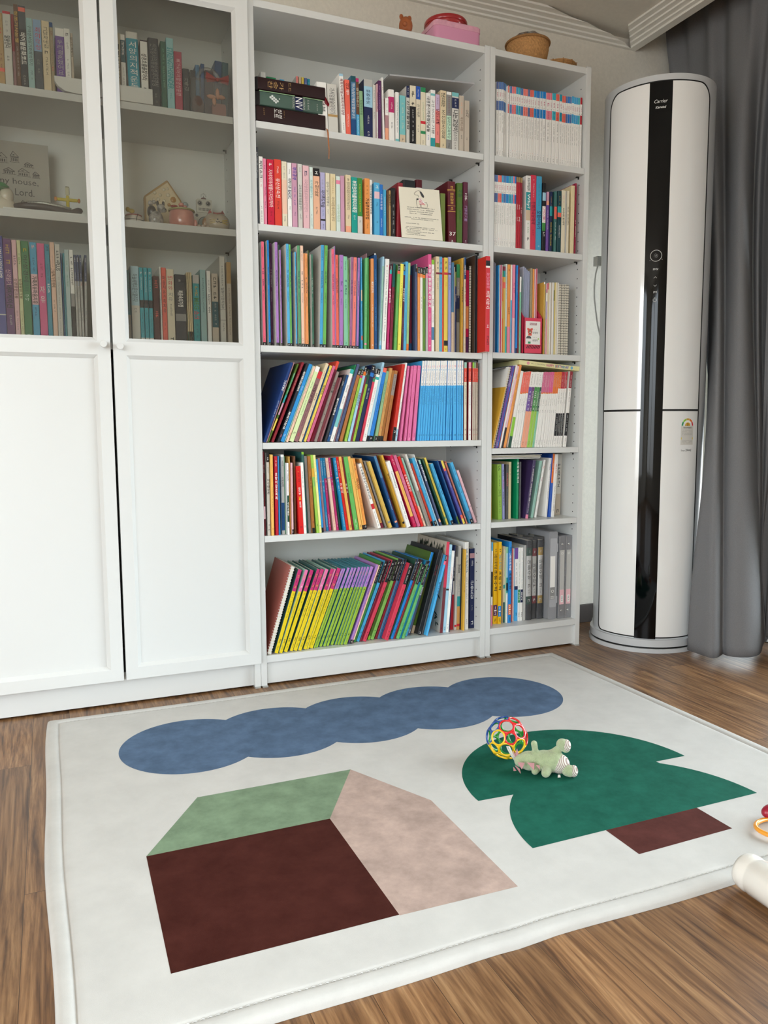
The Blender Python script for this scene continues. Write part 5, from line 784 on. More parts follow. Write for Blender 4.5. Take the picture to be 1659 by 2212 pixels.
N4|1.0429|0.012|0.0079|0.2647|0.2|0.104|w|w|0|w|0,0.27,pink2;0.27,0.285,orange|w,0.04,0.2,m,;char,0.35,0.45,m,;char,0.5,0.54,m,;char,0.9,0.97,m,|
N4|1.0519|0.012|0.0079|0.2653|0.2|0.101|w|w|0|w|0,0.27,pink2;0.27,0.285,orange|w,0.04,0.2,m,;char,0.35,0.45,m,;char,0.5,0.54,m,;char,0.9,0.97,m,|
N4|1.0602|0.012|0.0067|0.265|0.2|0.097|w|w|0|w|0,0.27,orange;0.27,0.285,orange|w,0.04,0.2,m,;char,0.35,0.45,m,;char,0.5,0.54,m,;char,0.9,0.97,m,|
N4|1.0684|0.012|0.0072|0.265|0.2|0.093|w|w|0|w|0,0.27,orange;0.27,0.285,orange|w,0.04,0.2,m,;char,0.35,0.45,m,;char,0.5,0.54,m,;char,0.9,0.97,m,|
N4|1.0766|0.012|0.0072|0.2657|0.2|0.09|w|w|0|w|0,0.27,orange;0.27,0.285,orange|w,0.04,0.2,m,;char,0.35,0.45,m,;char,0.5,0.54,m,;char,0.9,0.97,m,|
N4|1.0882|0.012|0.0101|0.2659|0.15|0.085|w||0|p|0.55,0.85,black;0,0.22,orange|red,0.24,0.26,m,;black,0.27,0.42,m,;w,0.57,0.8,m,;w,0.05,0.2,m,;char,0.88,0.96,m,|
N4|1.0986|0.012|0.0093|0.2657|0.15|0.082|w||0|p|0.55,0.85,black;0,0.22,red5|red,0.24,0.26,m,;black,0.27,0.42,m,;w,0.57,0.8,m,;w,0.05,0.2,m,;char,0.88,0.96,m,|
N4|1.1069|0.012|0.0068|0.2657|0.15|0.077|w||0|p|0.55,0.85,black;0,0.22,red5|red,0.24,0.26,m,;black,0.27,0.42,m,;w,0.57,0.8,m,;w,0.05,0.2,m,;char,0.88,0.96,m,|
N4|1.1152|0.012|0.0069|0.2668|0.15|0.077|w||0|p|0.55,0.85,black;0,0.22,red5|red,0.24,0.26,m,;black,0.27,0.42,m,;w,0.57,0.8,m,;w,0.05,0.2,m,;char,0.88,0.96,m,|
N4|1.134|0.012|0.0123|0.2686|0.15|0.087|w||0|p|0.55,0.85,black;0,0.22,maroonr|red,0.24,0.26,m,;black,0.27,0.42,m,;w,0.57,0.8,m,;w,0.05,0.2,m,;char,0.88,0.96,m,|
N5|0.8637|0.076|0.003|0.2189|0.18|-0.014|gold3||0|b|||
N5|0.8846|0.062|0.0168|0.1966|0.198|-0.027|lime2||0|b||black,0.02,0.12,M,;dgreen,0.2,0.4,m,;black,0.45,0.58,r,그리기2;dgreen,0.65,0.9,m,|
N5|0.9049|0.065|0.01|0.1978|0.18|-0.027|peri||0|b||navy,0.1,0.25,M,;magenta,0.28,0.45,M,;black,0.5,0.75,M,|
N5|0.9204|0.07|0.011|0.1953|0.18|0|dgrey2||0|b||coral,0.15,0.4,M,;grey,0.45,0.75,m,|
N5|0.9319|0.069|0.0102|0.2045|0.18|0|cream3||0|b||brown,0.1,0.25,m,|
N5|0.9573|0.057|0.0098|0.2159|0.203|0|green8||1|b||w,0.05,0.4,R,초등필수독서|
N5|0.9676|0.053|0.0057|0.2044|0.18|0|dgrey2||0|b|||
N5|0.9979|0.043|0.0113|0.2104|0.18|0.143|plum2||0|b|0.93,1,pink|w,0.15,0.7,M,;w,0.1,0.9,m,|
N5|1.0258|0.053|0.0101|0.2078|0.18|0.174|seafoam||0|b||teal,0.1,0.6,m,|
N5|1.042|0.056|0.0081|0.2117|0.18|0.174|w||0|b||coral,0.1,0.15,M,;magenta,0.3,0.4,M,;green,0.5,0.7,m,|
N5|1.0894|0.058|0.0096|0.2158|0.202|0.076|w||0|b||black,0.1,0.2,M,;grey,0.3,0.7,m,|
N5|1.1008|0.052|0.008|0.2312|0.18|0.06|blue||0|b|0,0.46,orange|w,0.15,0.3,m,|
N5|1.1128|0.047|0.0115|0.2289|0.18|0.059|w||0|b||red,0.15,0.3,M,;char,0.5,0.9,m,|
N5|1.176|0.1|0.024|0.227|0.16|0.02|beigeg||0|b|0,0.65,lgreyw|char,0.15,0.6,M,;char,0.9,0.97,M,|
N6|0.8433|0.035|0.0066|0.3001|0.19|0|w||0|w|0,0.1,sky;0.35,0.65,black2;0.75,1,pink||
N6|0.8646|0.054|0.0156|0.2953|0.19|0|yellow5||0|w|0.765,0.9,plum|black,0.07,0.12,M,;black,0.13,0.32,R,그림으로개념;black,0.33,0.6,R,초등수학;w,0.78,0.89,s,1-2;black,0.93,0.98,M,|
N6|0.8807|0.048|0.0125|0.2971|0.19|0|yellow5||0|w|0.78,0.91,azure|black,0.08,0.13,M,;tealc,0.14,0.33,R,그림으로개념;black,0.34,0.6,R,초등수학;w,0.79,0.9,s,1-1;black,0.93,0.98,M,|
N6|0.907|0.057|0.0069|0.2784|0.19|0|cream||0|w|0.5,0.55,teal;0.73,1,dteal|black,0,0.05,M,;green2,0.15,0.4,m,|
N6|0.9144|0.05|0.0073|0.2763|0.19|0|mint||0|w|0,0.08,mint2;0.08,0.4,pblue;0.4,0.6,teal;0.47,0.57,black;0.62,1,w|char,0.7,0.9,m,|
N6|0.9223|0.046|0.0108|0.2965|0.19|0|azure||0|w|0.77,0.9,orange|black,0.07,0.12,M,;w,0.14,0.35,R,그림으로개념;black,0.36,0.6,R,초등수학;w,0.78,0.89,s,2-2;black,0.93,0.98,M,|
N6|0.945|0.061|0.0039|0.2691|0.19|0|salmon||0|w||coral,0.5,0.7,M,|
N6|0.9504|0.061|0.0039|0.2679|0.19|0|w||0|w|||
N6|0.9566|0.061|0.0135|0.2691|0.19|0|sky6||0|w|0,0.15,purple;0.15,0.52,w;0.52,0.57,navy|navy,0.2,0.5,m,;navy,0.88,0.93,M,|
N6|0.9705|0.059|0.0088|0.2698|0.19|0|w||0|w|0.57,0.75,green|green,0.05,0.55,m,;w,0.6,0.72,s,22;black,0.88,0.95,M,|
N6|0.9798|0.057|0.0097|0.2696|0.19|0|w||0|w|0.57,0.75,navy|teal,0.05,0.55,m,;w,0.6,0.72,s,12;black,0.88,0.95,M,|
N6|0.9925|0.055|0.0081|0.2768|0.19|0|lgrey||0|w|||
N6|1.0023|0.055|0.0228|0.2938|0.205|0|w|black2|0|w|0,0.09,black2;0.09,0.19,dgreen;0.7,0.8,dgreen;0.8,1,black2;0.94,1,black2|w,0.12,0.16,m,;black,0.54,0.6,M,;grey,0.61,0.67,m,;w,0.73,0.78,M,;black,0.24,0.5,s,마플수학|WRAP
N6|1.0309|0.063|0.0211|0.2891|0.197|0|w|black2|0|w|0,0.09,black2;0.09,0.19,maroonr;0.7,0.8,maroonr;0.8,1,black2|w,0.12,0.16,m,;black,0.54,0.6,M,;grey,0.61,0.67,m,;w,0.73,0.78,M,;black,0.28,0.55,s,마플수학|WRAP
N6|1.0524|0.055|0.0211|0.293|0.205|0|w|black2|0|w|0,0.09,black2;0.09,0.19,gold;0.7,0.8,gold;0.8,1,black2|w,0.12,0.16,m,;black,0.54,0.6,M,;grey,0.61,0.67,m,;w,0.73,0.78,M,;black,0.24,0.5,s,마플수학|WRAP
C1|-0.6518|0.02|0.0145|0.1805|0.15|0|tan||0|p|0.75,0.8,coral|red,0.2,0.3,M,;maroon,0.55,0.75,m,|
C1|-0.6367|0.02|0.0185|0.1871|0.15|0|lgreyw||0|p|0,0.035,crimson|grey,0.12,0.28,m,;char,0.32,0.48,R,말씀권리;char,0.58,0.66,m,|
C1|-0.6171|0.02|0.0066|0.1824|0.15|0|maroonr||0|p|0.5,1,mauvebr||
C1|-0.6099|0.02|0.0102|0.2087|0.15|0|brown||0|p||gold,0.08,0.45,R,창조기사논쟁;lgrey,0.5,0.85,m,|
C1|-0.5991|0.02|0.017|0.2073|0.15|0|dslate||0|p|0.02,0.07,coral;0.28,1,char2|w,0.32,0.7,R,바이블문화코드;lgrey,0.8,0.95,m,|
C1|-0.5814|0.02|0.0151|0.1803|0.15|0|paleteal||0|p||black,0.1,0.65,r,구약성서읽기와해석하기;char,0.72,0.85,m,|
C1|-0.5647|0.02|0.019|0.1796|0.15|0|pblue2||0|p|0.44,1,dslate|red,0.1,0.42,s,죄의각성;grey,0.55,0.75,m,|
C1|-0.5445|0.02|0.0186|0.1799|0.15|0|cream2||0|p||char,0.08,0.38,s,그남자네집;black,0.41,0.46,M,;char,0.5,0.75,m,|
C1|-0.5251|0.02|0.0081|0.1791|0.15|0|tan3||0|p|0,0.07,dblue|maroon,0.12,0.18,M,;brown,0.25,0.6,m,;red,0.62,0.68,M,|
C1|-0.4907|0.02|0.0222|0.168|0.15|0.006|purple||0|p|0,0.12,w|lgrey,0.17,0.7,s,우리결혼했어요;pink,0.78,0.84,M,|
C1|-0.4897|0.02|0.0148|0.1705|0.15|0|w||0|p||char,0.06,0.12,M,;grey,0.2,0.3,m,;grey,0.45,0.95,m,|
C1|-0.4741|0.02|0.0058|0.1606|0.15|0|beigeg||0|p||black,0.03,0.4,R,없다는희망이|
C1|-0.3517|0.02|0.0206|0.1826|0.15|0.026|cream||0|p||char,0.05,0.09,M,;black,0.15,0.75,R,조직신학입문|
C1|-0.3471|0.02|0.0124|0.181|0.15|0|w||0|p|0.08,0.4,dteal|w,0.1,0.3,M,;grey,0.45,0.95,m,|
C1|-0.3278|0.02|0.0317|0.1914|0.15|-0.023|lgreyw||1|p|0.09,0.9,tealc|w,0.12,0.88,s,서양의지적운동I|
C1|-0.2949|0.02|0.0191|0.1756|0.15|0|dplum||0|p|0.02,0.95,w|black,0.2,0.6,R,성경흐름을잡아라;char,0.7,0.9,M,|
C1|-0.2698|0.02|0.0282|0.1852|0.15|-0.023|char2||1|p||grey,0.08,0.68,r,신약성서의통일성과다양성;grey,0.78,0.92,m,|
C1|-0.2407|0.02|0.0146|0.1812|0.15|0|dgreen2||0|p||mint2,0.1,0.7,m,|
C1|-0.2249|0.02|0.0196|0.1935|0.15|0|aqua2||0|p||teal,0.13,0.7,R,STRENGTHSFINDER;teal,0.75,0.85,m,|
C1|-0.204|0.02|0.0208|0.1612|0.15|0|rose4||0|p|0.965,1,ppink|ppink,0.12,0.73,r,뼈가되어야할영성훈련|
C1|-0.182|0.02|0.0195|0.1193|0.15|0|char||1|p||grey,0.2,0.5,s,가족김|
C1|-0.1403|0.06|0.0146|0.1353|0.15|0.014|char2||0|p|||
C1|-0.1385|0.06|0.0107|0.1516|0.15|0|steel||0|p|||
C1|-0.1167|0.06|0.01|0.1572|0.15|0.025|dblue||0|p|||
C1|-0.0911|0.06|0.0247|0.1417|0.15|0.029|dplum||0|p|||
C1|-0.061|0.1|0.0204|0.1892|0.15|0.041|dblue||0|p|||
C1|-0.0421|0.1|0.0179|0.1885|0.15|0.043|dteal||0|p|||
C3|-0.6921|0.035|0.0259|0.2722|0.15|0|indigo2||0|p|0.75,0.76,lgrey|w,0.1,0.4,R,신약성서읽기신약|
C3|-0.6653|0.035|0.0198|0.266|0.15|0|purple2||0|p||gold,0.05,0.25,M,;ppink,0.3,0.45,r,신약읽기;black,0.45,0.68,R,내비게이션;lgrey,0.75,0.85,m,|
C3|-0.6442|0.035|0.0114|0.2642|0.15|0|ppink||0|p||plum,0.15,0.25,M,;brown,0.38,0.58,R,성경왕원크봉;brown,0.7,0.9,m,|
C3|-0.6316|0.035|0.0089|0.2644|0.15|0|lemon3||0|p||green2,0.13,0.24,M,;brown,0.38,0.58,R,성경왕원크봉;brown,0.7,0.9,m,|
C3|-0.622|0.035|0.0189|0.2634|0.15|0|green9||0|p||yellow,0.07,0.11,M,;black,0.14,0.4,r,어?성경이;dgreen,0.4,0.5,r,읽어지네;mint,0.53,0.6,s,구약;mint,0.93,0.97,M,|
C3|-0.6004|0.035|0.0164|0.2618|0.15|0|sky2||0|p|0.32,0.63,ppink|ppink,0.02,0.07,M,;navy,0.15,0.3,m,;black,0.34,0.62,R,가족치유마음치유;navy,0.65,0.75,m,|
C3|-0.5825|0.035|0.0186|0.2607|0.15|0|pink2||0|p||maroon,0.2,0.35,m,;w,0.42,0.62,s,자유;maroon,0.93,0.98,M,|
C3|-0.5631|0.035|0.0115|0.2596|0.15|0|steel3||0|p||navy,0.02,0.07,M,;w,0.4,0.5,M,;navy,0.2,0.4,m,|
C3|-0.5502|0.035|0.0115|0.266|0.15|0|peachp||0|p||rosegrey,0.13,0.25,m,;brown,0.26,0.45,R,그림책가정예배;black,0.56,0.7,m,|
C3|-0.5377|0.035|0.0129|0.2616|0.15|0|lgreyw||0|p||char,0.06,0.15,M,;black,0.16,0.27,R,+PLUS;grey,0.33,0.95,m,|
C3|-0.5235|0.035|0.0027|0.2386|0.15|0|dblue||0|p|||
C3|-0.5149|0.035|0.0053|0.239|0.15|0.007|teal3||0|p||dteal,0.1,0.9,m,|
C3|-0.5141|0.035|0.0114|0.2495|0.15|0|paleteal2||0|p||green2,0.12,0.4,m,|
C3|-0.5017|0.035|0.0104|0.2493|0.15|0|w||0|p|0.47,0.61,grey;0.61,1,black|black,0.07,0.38,M,|
C3|-0.4903|0.035|0.0056|0.2369|0.15|0|lgrey||0|p|0,0.3,slate|w,0.03,0.08,M,;w,0.2,0.27,m,;blue,0.31,0.35,M,;grey,0.37,0.5,M,;char,0.6,0.75,m,;black,0.92,0.98,M,|
C3|-0.4839|0.035|0.0062|0.2375|0.15|0|lgrey||0|p|0,0.3,slate|w,0.03,0.08,M,;w,0.2,0.27,m,;blue,0.31,0.35,M,;grey,0.37,0.5,M,;char,0.6,0.75,m,;black,0.92,0.98,M,|
C3|-0.4764|0.035|0.0059|0.2376|0.15|0|lgrey||0|p|0,0.3,slate|w,0.03,0.08,M,;w,0.2,0.27,m,;red5,0.31,0.35,M,;grey,0.37,0.5,M,;char,0.6,0.75,m,;black,0.92,0.98,M,|
C3|-0.4631|0.035|0.0062|0.2382|0.15|0.027|lgrey||0|p|0,0.3,slate|w,0.03,0.08,M,;w,0.2,0.27,m,;red5,0.31,0.35,M,;grey,0.37,0.5,M,;char,0.6,0.75,m,;black,0.92,0.98,M,|
C3|-0.3541|0.035|0.0091|0.206|0.15|0|steel3||0|p|0.6,1,lgrey|dteal,0.2,0.8,m,|
C3|-0.342|0.035|0.0224|0.2184|0.15|0|pblue3||0|p|0.5,1,lgreyw|char,0.1,0.45,r,하늘새벽의문이열리다;char,0.53,0.6,m,|
C3|-0.3184|0.035|0.0103|0.2158|0.15|0|aqua3||0|p|0.42,0.52,black2;0.91,1,w|w,0.05,0.09,M,;w,0.12,0.32,m,;dteal,0.58,0.85,m,;black,0.94,0.98,m,|
C3|-0.3062|0.035|0.0103|0.2163|0.15|0|aqua3||0|p|0.42,0.52,black2;0.91,1,w|w,0.05,0.09,M,;w,0.12,0.32,m,;dteal,0.58,0.85,m,;black,0.94,0.98,m,|
C3|-0.2943|0.035|0.0107|0.2157|0.15|0|aqua3||0|p|0.42,0.52,black2;0.91,1,w|w,0.05,0.09,M,;w,0.12,0.32,m,;dteal,0.58,0.85,m,;black,0.94,0.98,m,|
C3|-0.2809|0.035|0.0164|0.1945|0.15|0|dmaroon||0|p||coral,0.05,0.18,M,;coral,0.5,0.6,M,|
C3|-0.2621|0.035|0.0041|0.2214|0.15|0|w||0|p||char,0.2,0.8,m,|
C3|-0.2568|0.035|0.013|0.2197|0.15|0|coral2||0|p||black,0.1,0.58,s,마음치유가족치유;maroon,0.7,0.8,m,|
C3|-0.2428|0.035|0.0206|0.2166|0.15|0|cream||0|p||red,0.08,0.28,s,변화와;grey,0.3,0.42,s,치유;char,0.45,0.68,m,;black,0.88,0.98,M,|
C3|-0.2195|0.035|0.0299|0.2034|0.15|0|char2||0|p|0.55,0.65,grey|w,0.07,0.1,M,;w,0.22,0.45,R,복음속의가정|
C3|-0.1858|0.035|0.0034|0.211|0.15|0|cream3||0|p|0.8,1,dgreen|black,0.05,0.4,m,|
C3|-0.1807|0.035|0.0038|0.2115|0.15|0|cream3||0|p|0.8,1,black|black,0.05,0.4,m,|
C3|-0.1756|0.035|0.0042|0.2116|0.15|0|cream3||0|p|0.8,1,black|black,0.05,0.4,m,|
C3|-0.1682|0.035|0.0182|0.2057|0.15|0|teal||0|p|0,0.12,lgrey|gold,0.15,0.3,M,;green2,0.32,0.48,R,MEG;red,0.5,0.62,R,쇼크;dteal,0.65,0.9,m,|
C3|-0.1473|0.035|0.0165|0.2215|0.19|0|paleteal||0|p||dteal,0.1,0.55,m,|
C3|-0.1276|0.035|0.011|0.2193|0.15|0|w||0|p||char,0.1,0.28,m,;black,0.3,0.55,M,|
C3|-0.1138|0.035|0.0185|0.2132|0.15|0|beigeg||0|p|0.38,0.73,dteal|black,0.05,0.35,M,;lgrey,0.4,0.7,m,|
C3|-0.0895|0.035|0.0156|0.2638|0.22|0|lgreyw||0|p|0.58,0.7,grey;0.585,0.695,lgreyw|char,0.1,0.32,m,;char,0.34,0.57,r,일본가정식260;char,0.73,0.85,m,|
C3|-0.0687|0.035|0.0131|0.2492|0.22|0|beigeg||0|p|0,0.25,tan|brown,0.3,0.85,m,|'''
ZS = dict(W1=1.6949, W2=1.4047, W3=1.0523, W4=.761, W5=.4752, W6=.0986, N1=1.6958, N2=1.4058, N3=1.0565, N4=.7324, N5=.4767, N6=.1011, C1=1.694, C3=1.045)
ROWN = dict(W1='wide bookcase top shelf', W2='wide bookcase second shelf', W3='wide bookcase third shelf', W4='wide bookcase fourth shelf', W5='wide bookcase fifth shelf', W6='wide bookcase bottom shelf',
            N1='narrow bookcase top shelf', N2='narrow bookcase second shelf', N3='narrow bookcase third shelf', N4='narrow bookcase fourth shelf', N5='narrow bookcase fifth shelf', N6='narrow bookcase bottom shelf', C1='glass cabinet upper shelf', C3='glass cabinet lower shelf')
PG = M('page_block', 'ded8c8', .8, mottle=(400, .06))
WRAPM = glass('plastic_wrap', (.95, .95, .96), 1.4, .12, 1, .06)
def book(row, px, y, w_, h, d, a, col, bd, hard, name, bands, texts, flags, label, loc=None, rot=None):
    rng = random.Random(int(px*10000+h*1000))
    m = MB(); xa = -w_ if a > 0 else 0; xb = xa+w_
    spiral = 'SPIRAL' in flags or 'SPIRALR' in flags
    t = min(.0022 if hard else .0006, w_*.22); c = min(.0045 if hard else .0011, w_*.28)
    cm = P(col); bm_ = P(bd) if bd else cm
    y1 = d
    m.box(xa, xa+t, c, y1, 0, h, bm_); m.box(xb-t, xb, c, y1, 0, h, bm_)
    cuts = sorted({0., 1.} | {v for b_ in bands for v in b_[:2]})
    for i in range(len(cuts)-1):
        f0, f1 = cuts[i], cuts[i+1]; mm = cm
        if f1-f0 < 1e-4: continue
        for b_ in bands:
            if b_[0]-1e-5 <= f0 and f1 <= b_[1]+1e-5: mm = P(b_[2])
        z1, z0 = h*(1-f0), h*(1-f1)
        if spiral: mm = PG if i % 2 == 0 else PG
        if hard:
            pr = [(xa, c), (xa+c*.25, c*.35), (xa+c, 0), (xb-c, 0), (xb-c*.25, c*.35), (xb, c)]
        else: pr = [(xa, c), (xa+c, 0), (xb-c, 0), (xb, c)]
        for k in range(len(pr)-1):
            m.face([(*pr[k], z0), (*pr[k+1], z0), (*pr[k+1], z1), (*pr[k], z1)], mm)
    for zz, s in ((0, 0), (h, 1)):
        p = [(xa, c, zz), (xa+c, 0, zz), (xb-c, 0, zz), (xb, c, zz), (xb, c+t, zz), (xa, c+t, zz)]
        m.face(p if s else p[::-1], cm)
    if not spiral:
        for tcol, f0, f1, mode, s in texts:
            z1, z0 = h*(1-f0), h*(1-f1); H_ = z1-z0; up = mode.isupper(); ww = w_*(.78 if up else .62)
            if mode.lower() == 'm': ww = w_*(.50 if up else .32); ww = min(ww, .011 if up else .006)
            if mode == 'c': ww = w_*.8
            u0 = xa+(w_-ww)/2
            f = lambda u, v, u0=u0, z0=z0: (u0+u, -.00018, z0+v)
            if mode.lower() == 'm': put_marks(m, P(tcol), f, ww, H_, rng, up)
            else: put_text(m, s, P(tcol), f, ww, H_, up, {'r': 'r', 's': 's', 'c': 'h'}[mode.lower()])
    if 'LEAF' in flags:
        LF = M('leaf_dark', '1c2a1c', .6)
        for _ in range(46):
            e_ = rng.random(); top = rng.random()
            if e_ < .5: yy, zz, an = rng.uniform(.01, d-.02), h-rng.uniform(.004, .02), -PI/2+rng.uniform(-.5, .5)
            elif e_ < .75: yy, zz, an = rng.uniform(.012, .03), rng.uniform(.02, h-.02), rng.uniform(-.6, .6)
            else: yy, zz, an = rng.uniform(.01, d-.02), rng.uniform(.004, .02), PI/2+rng.uniform(-.5, .5)
            L_ = rng.uniform(.018, .034); ca, sa = math.cos(an), math.sin(an)
            m.face([(xa-.0002, yy+u*ca-v*sa, min(h, max(0, zz+u*sa+v*ca))) for u, v in ((0, 0), (L_*.5, .004), (L_, 0), (L_*.5, -.004))], LF)
    o = m.build(name)
    o.location = loc or (px, y, ZS[row]+.0002); o.rotation_euler = rot or (0, a, 0)
    tag(o, label, name.replace('_', ' ').replace('paperback book', 'book'), 'books on the '+ROWN[row] if row in ROWN else None)
    ov = .0032 if hard else .0004
    pb = MB(); pb.box(xa+t, xb-t, c+.0004, d-.001-ov, ov, h-ov, PG); pb.build('pages', o)
    if spiral:
        s = MB(); sm = M('wire_white', 'e8e8ea', .3) if row == 'W6' or 'SPIRALR' in flags else M('wire_black', '1c1c1e', .3)
        r = max(w_*.55+.0012, .0075) if row == 'W6' else w_*.55+.0012; n = int(h/.0085)
        for i in range(n):
            zc = (i+.5)*h/n
            s.tube([(xa+w_/2+r*math.cos(q*PI/5), r*.45+r*math.sin(q*PI/5), zc+(.0012 if q % 2 else 0)) for q in range(10)], .0006 if row != 'W6' else .0009, sm, 4, True)
        s.build('spiral_binding', o)
    if 'WRAP' in flags:
        s = MB(); e = .0012; rows = []
        for k in range(15):
            z = -.0 + (h+.012)*k/14; rr = []
            for (ux, uy) in [(xa-e, d*.5), (xa-e, -e), (xa+w_*.35, -e*1.6), (xa+w_*.7, -e*1.4), (xb+e*.6, -e), (xb+e*.6, d*.5)]:
                j = .0013*(1 if 0 < k else 0); rr.append((ux+rng.uniform(-j, j)*.4, uy-abs(rng.uniform(0, j)), z))
            rows.append(rr)
        s.grid(rows, WRAPM); s.build('plastic_wrap', o, smooth=True)
    return o
def cname(k):
    h=PAL[k];r,g,b=[int(h[i:i+2],16)/255 for i in(0,2,4)]
    mx,mn=max(r,g,b),min(r,g,b);v=mx;s=(mx-mn)/(mx+1e-6)
    if mx==mn:hh=0
    elif mx==r:hh=((g-b)/(mx-mn))%6*60
    elif mx==g:hh=((b-r)/(mx-mn)+2)*60
    else:hh=((r-g)/(mx-mn)+4)*60
    if v<.2:return 'black'
    if s<.13: return 'white' if v>.85 else 'pale grey' if v>.68 else 'grey' if v>.42 else 'dark grey'
    if v<.36:
        return 'dark brown' if 15<=hh<60 else 'dark green' if hh<165 and hh>=60 else 'dark teal' if hh<205 and hh>=60 else 'navy' if hh<260 and hh>=60 else 'dark plum' if hh>=260 and hh<340 else 'dark maroon'
    if s<.33 and v>.75:
        return 'cream' if 20<=hh<75 else 'pale green' if 75<=hh<160 else 'pale blue' if 160<=hh<235 else 'pale lilac' if 235<=hh<310 else 'pale pink'
    if hh<10 or hh>=348: return 'maroon' if v<.62 else 'rose red' if s<.6 else 'red'
    if hh<22: return 'brown' if v<.6 else 'coral' if s>.55 else 'peach'
    if hh<40: return 'brown' if v<.65 and s>.3 else 'tan' if v<.78 else 'orange' if s>.5 else 'peach'
    if hh<52: return 'golden yellow' if v>.7 else 'olive'
    if hh<68: return 'yellow' if v>.7 else 'olive'
    if hh<100: return 'lime green' if v>.6 else 'olive green'
    if hh<150: return 'green' if v<.8 else 'light green'
    if hh<178: return 'teal green' if s>.4 else 'sea green'
    if hh<197: return 'turquoise' if v>.6 else 'teal'
    if hh<212: return 'sky blue' if v>.7 else 'steel blue'
    if hh<235: return 'blue' if s>.55 else 'grey blue'
    if hh<262: return 'lavender' if v>.7 else 'indigo'
    if hh<300: return 'lilac' if v>.65 else 'purple'
    if hh<325: return 'orchid pink' if v>.7 else 'plum'
    return 'pink' if v>.75 else 'magenta'

PLACE = dict(C1='behind glass, top cabinet shelf', C3='behind glass, lower cabinet shelf')
for i_, r_ in enumerate('top second third fourth fifth bottom'.split()): PLACE['W%d' % (i_+1)] = r_+' shelf of wide bookcase'; PLACE['N%d' % (i_+1)] = r_+' shelf of narrow bookcase'
NAME = dict(p='paperback_book', d='picture_book', c='comic_book', m='magazine', w='workbook', n='workbook', b='story_book')
ORD = 'first second third fourth fifth sixth seventh eighth ninth tenth eleventh twelfth thirteenth fourteenth fifteenth sixteenth seventeenth eighteenth nineteenth twentieth'.split()
def od(n): return ORD[n] if n < 20 else 'twenty-'+ORD[n-20]
ALL = []
for ln in BOOKS.split('\n'):
    q = ln.split('|')
    bands = [(float(x.split(',')[0]), float(x.split(',')[1]), x.split(',')[2]) for x in q[11].split(';') if x]
    texts = [(x.split(',')[0], float(x.split(',')[1]), float(x.split(',')[2]), x.split(',')[3], x.split(',')[4]) for x in q[12].split(';') if x]
    fl = q[13].split(','); nm = 'spiral_notebook' if ('SPIRAL' in fl or 'SPIRALR' in fl) else NAME[q[10]]
    c = cname(q[7]); tp = [cname(b_[2]) for b_ in bands if b_[0] < .01 and b_[1] > .03][:1]; tp = tp[0] if tp and tp[0] != c else ''
    ALL.append((q, bands, texts, fl, nm, (q[0], c, nm, tp)))
cnt = {}; tot = {}
for x in ALL: tot[x[5]] = tot.get(x[5], 0)+1
for q, bands, texts, fl, nm, k in ALL:
    n = cnt.get(k, 0); cnt[k] = n+1; noun = nm.replace('_', ' ')
    base = k[1]+' '+noun+(' with '+k[3]+' top' if k[3] else '')
    ti = [t[4] for t in sorted(texts, key=lambda t: -len(t[4])) if t[4]]
    lab = f'{od(n)} {base} from left, {PLACE[q[0]]}' if tot[k] > 1 else f'{base} titled {ti[0]}, {PLACE[q[0]]}' if ti else f'only {base}, {PLACE[q[0]]}'
    book(q[0], *[float(v) for v in q[1:7]], q[7], q[8], int(q[9]), nm, bands, texts, fl, lab)
# ---------------------------------------------------------------- loose things on the bookcases
def spine_book(name, label, x0, x1, y0, z0, z1, d, col, bandz=(), texts=(), cat='book', grp=None):
    """a thick book lying flat, its spine to the room: text runs left to right"""
    m = MB(); cm = P(col); t = .0025; c = .006
    m.box(x0, x1, y0+c, y0+d, z0, z0+t, cm); m.box(x0, x1, y0+c, y0+d, z1-t, z1, cm)
    pr = [(c, z0), (c*.3, z0+c*.5), (0, z0+c*1.3), (0, z1-c*1.3), (c*.3, z1-c*.5), (c, z1)]
    for k in range(5):
        m.face([(x0, y0+pr[k][0], pr[k][1]), (x1, y0+pr[k][0], pr[k][1]), (x1, y0+pr[k+1][0], pr[k+1][1]), (x0, y0+pr[k+1][0], pr[k+1][1])], cm)
    m.raw([(x0, y0+a, z) for a, z in pr]+[(max(x0-.012, .0200), y0+c*1.5, z0+.002), (max(x0-.012, .0200), y0+c*1.5, z1-.002), (max(x0-.012, .0200), y0+d, z1-.002), (max(x0-.012, .0200), y0+d, z0+.002), (x0, y0+d, z0), (x0, y0+d, z1)], [(0, 1, 2, 3, 4, 5, 7, 6), (6, 7, 8, 9), (7, 5, 11, 8), (0, 6, 9, 10)], P('blackb')); m.face([(x1, y0+a, z) for a, z in pr][::-1], cm)
    for (u0, u1, v0, v1, cc) in bandz: m.face([(u0, y0-.0003, v0), (u1, y0-.0003, v0), (u1, y0-.0003, v1), (u0, y0-.0003, v1)], P(cc))
    for (s, u0, u1, v0, v1, cc, mode) in texts:
        f = lambda u, v, u0=u0, v0=v0: (u0+u, y0-.0006, v0+v)
        if mode == 'm': put_marks(m, P(cc), f, u1-u0, v1-v0, random.Random(5), False)
        else: put_text(m, s, P(cc), f, u1-u0, v1-v0, mode == 'B', 'r' if mode == 'r' else 'h', 1.6)
    o = m.build(name, auto=.5); tag(o, label, cat, grp)
    p = MB(); p.box(x0+.003, x1-.003, y0+c+.001, y0+d-.003, z0+t, z1-t, PG); p.build('pages', o)
    return o
ZW1 = 1.6951
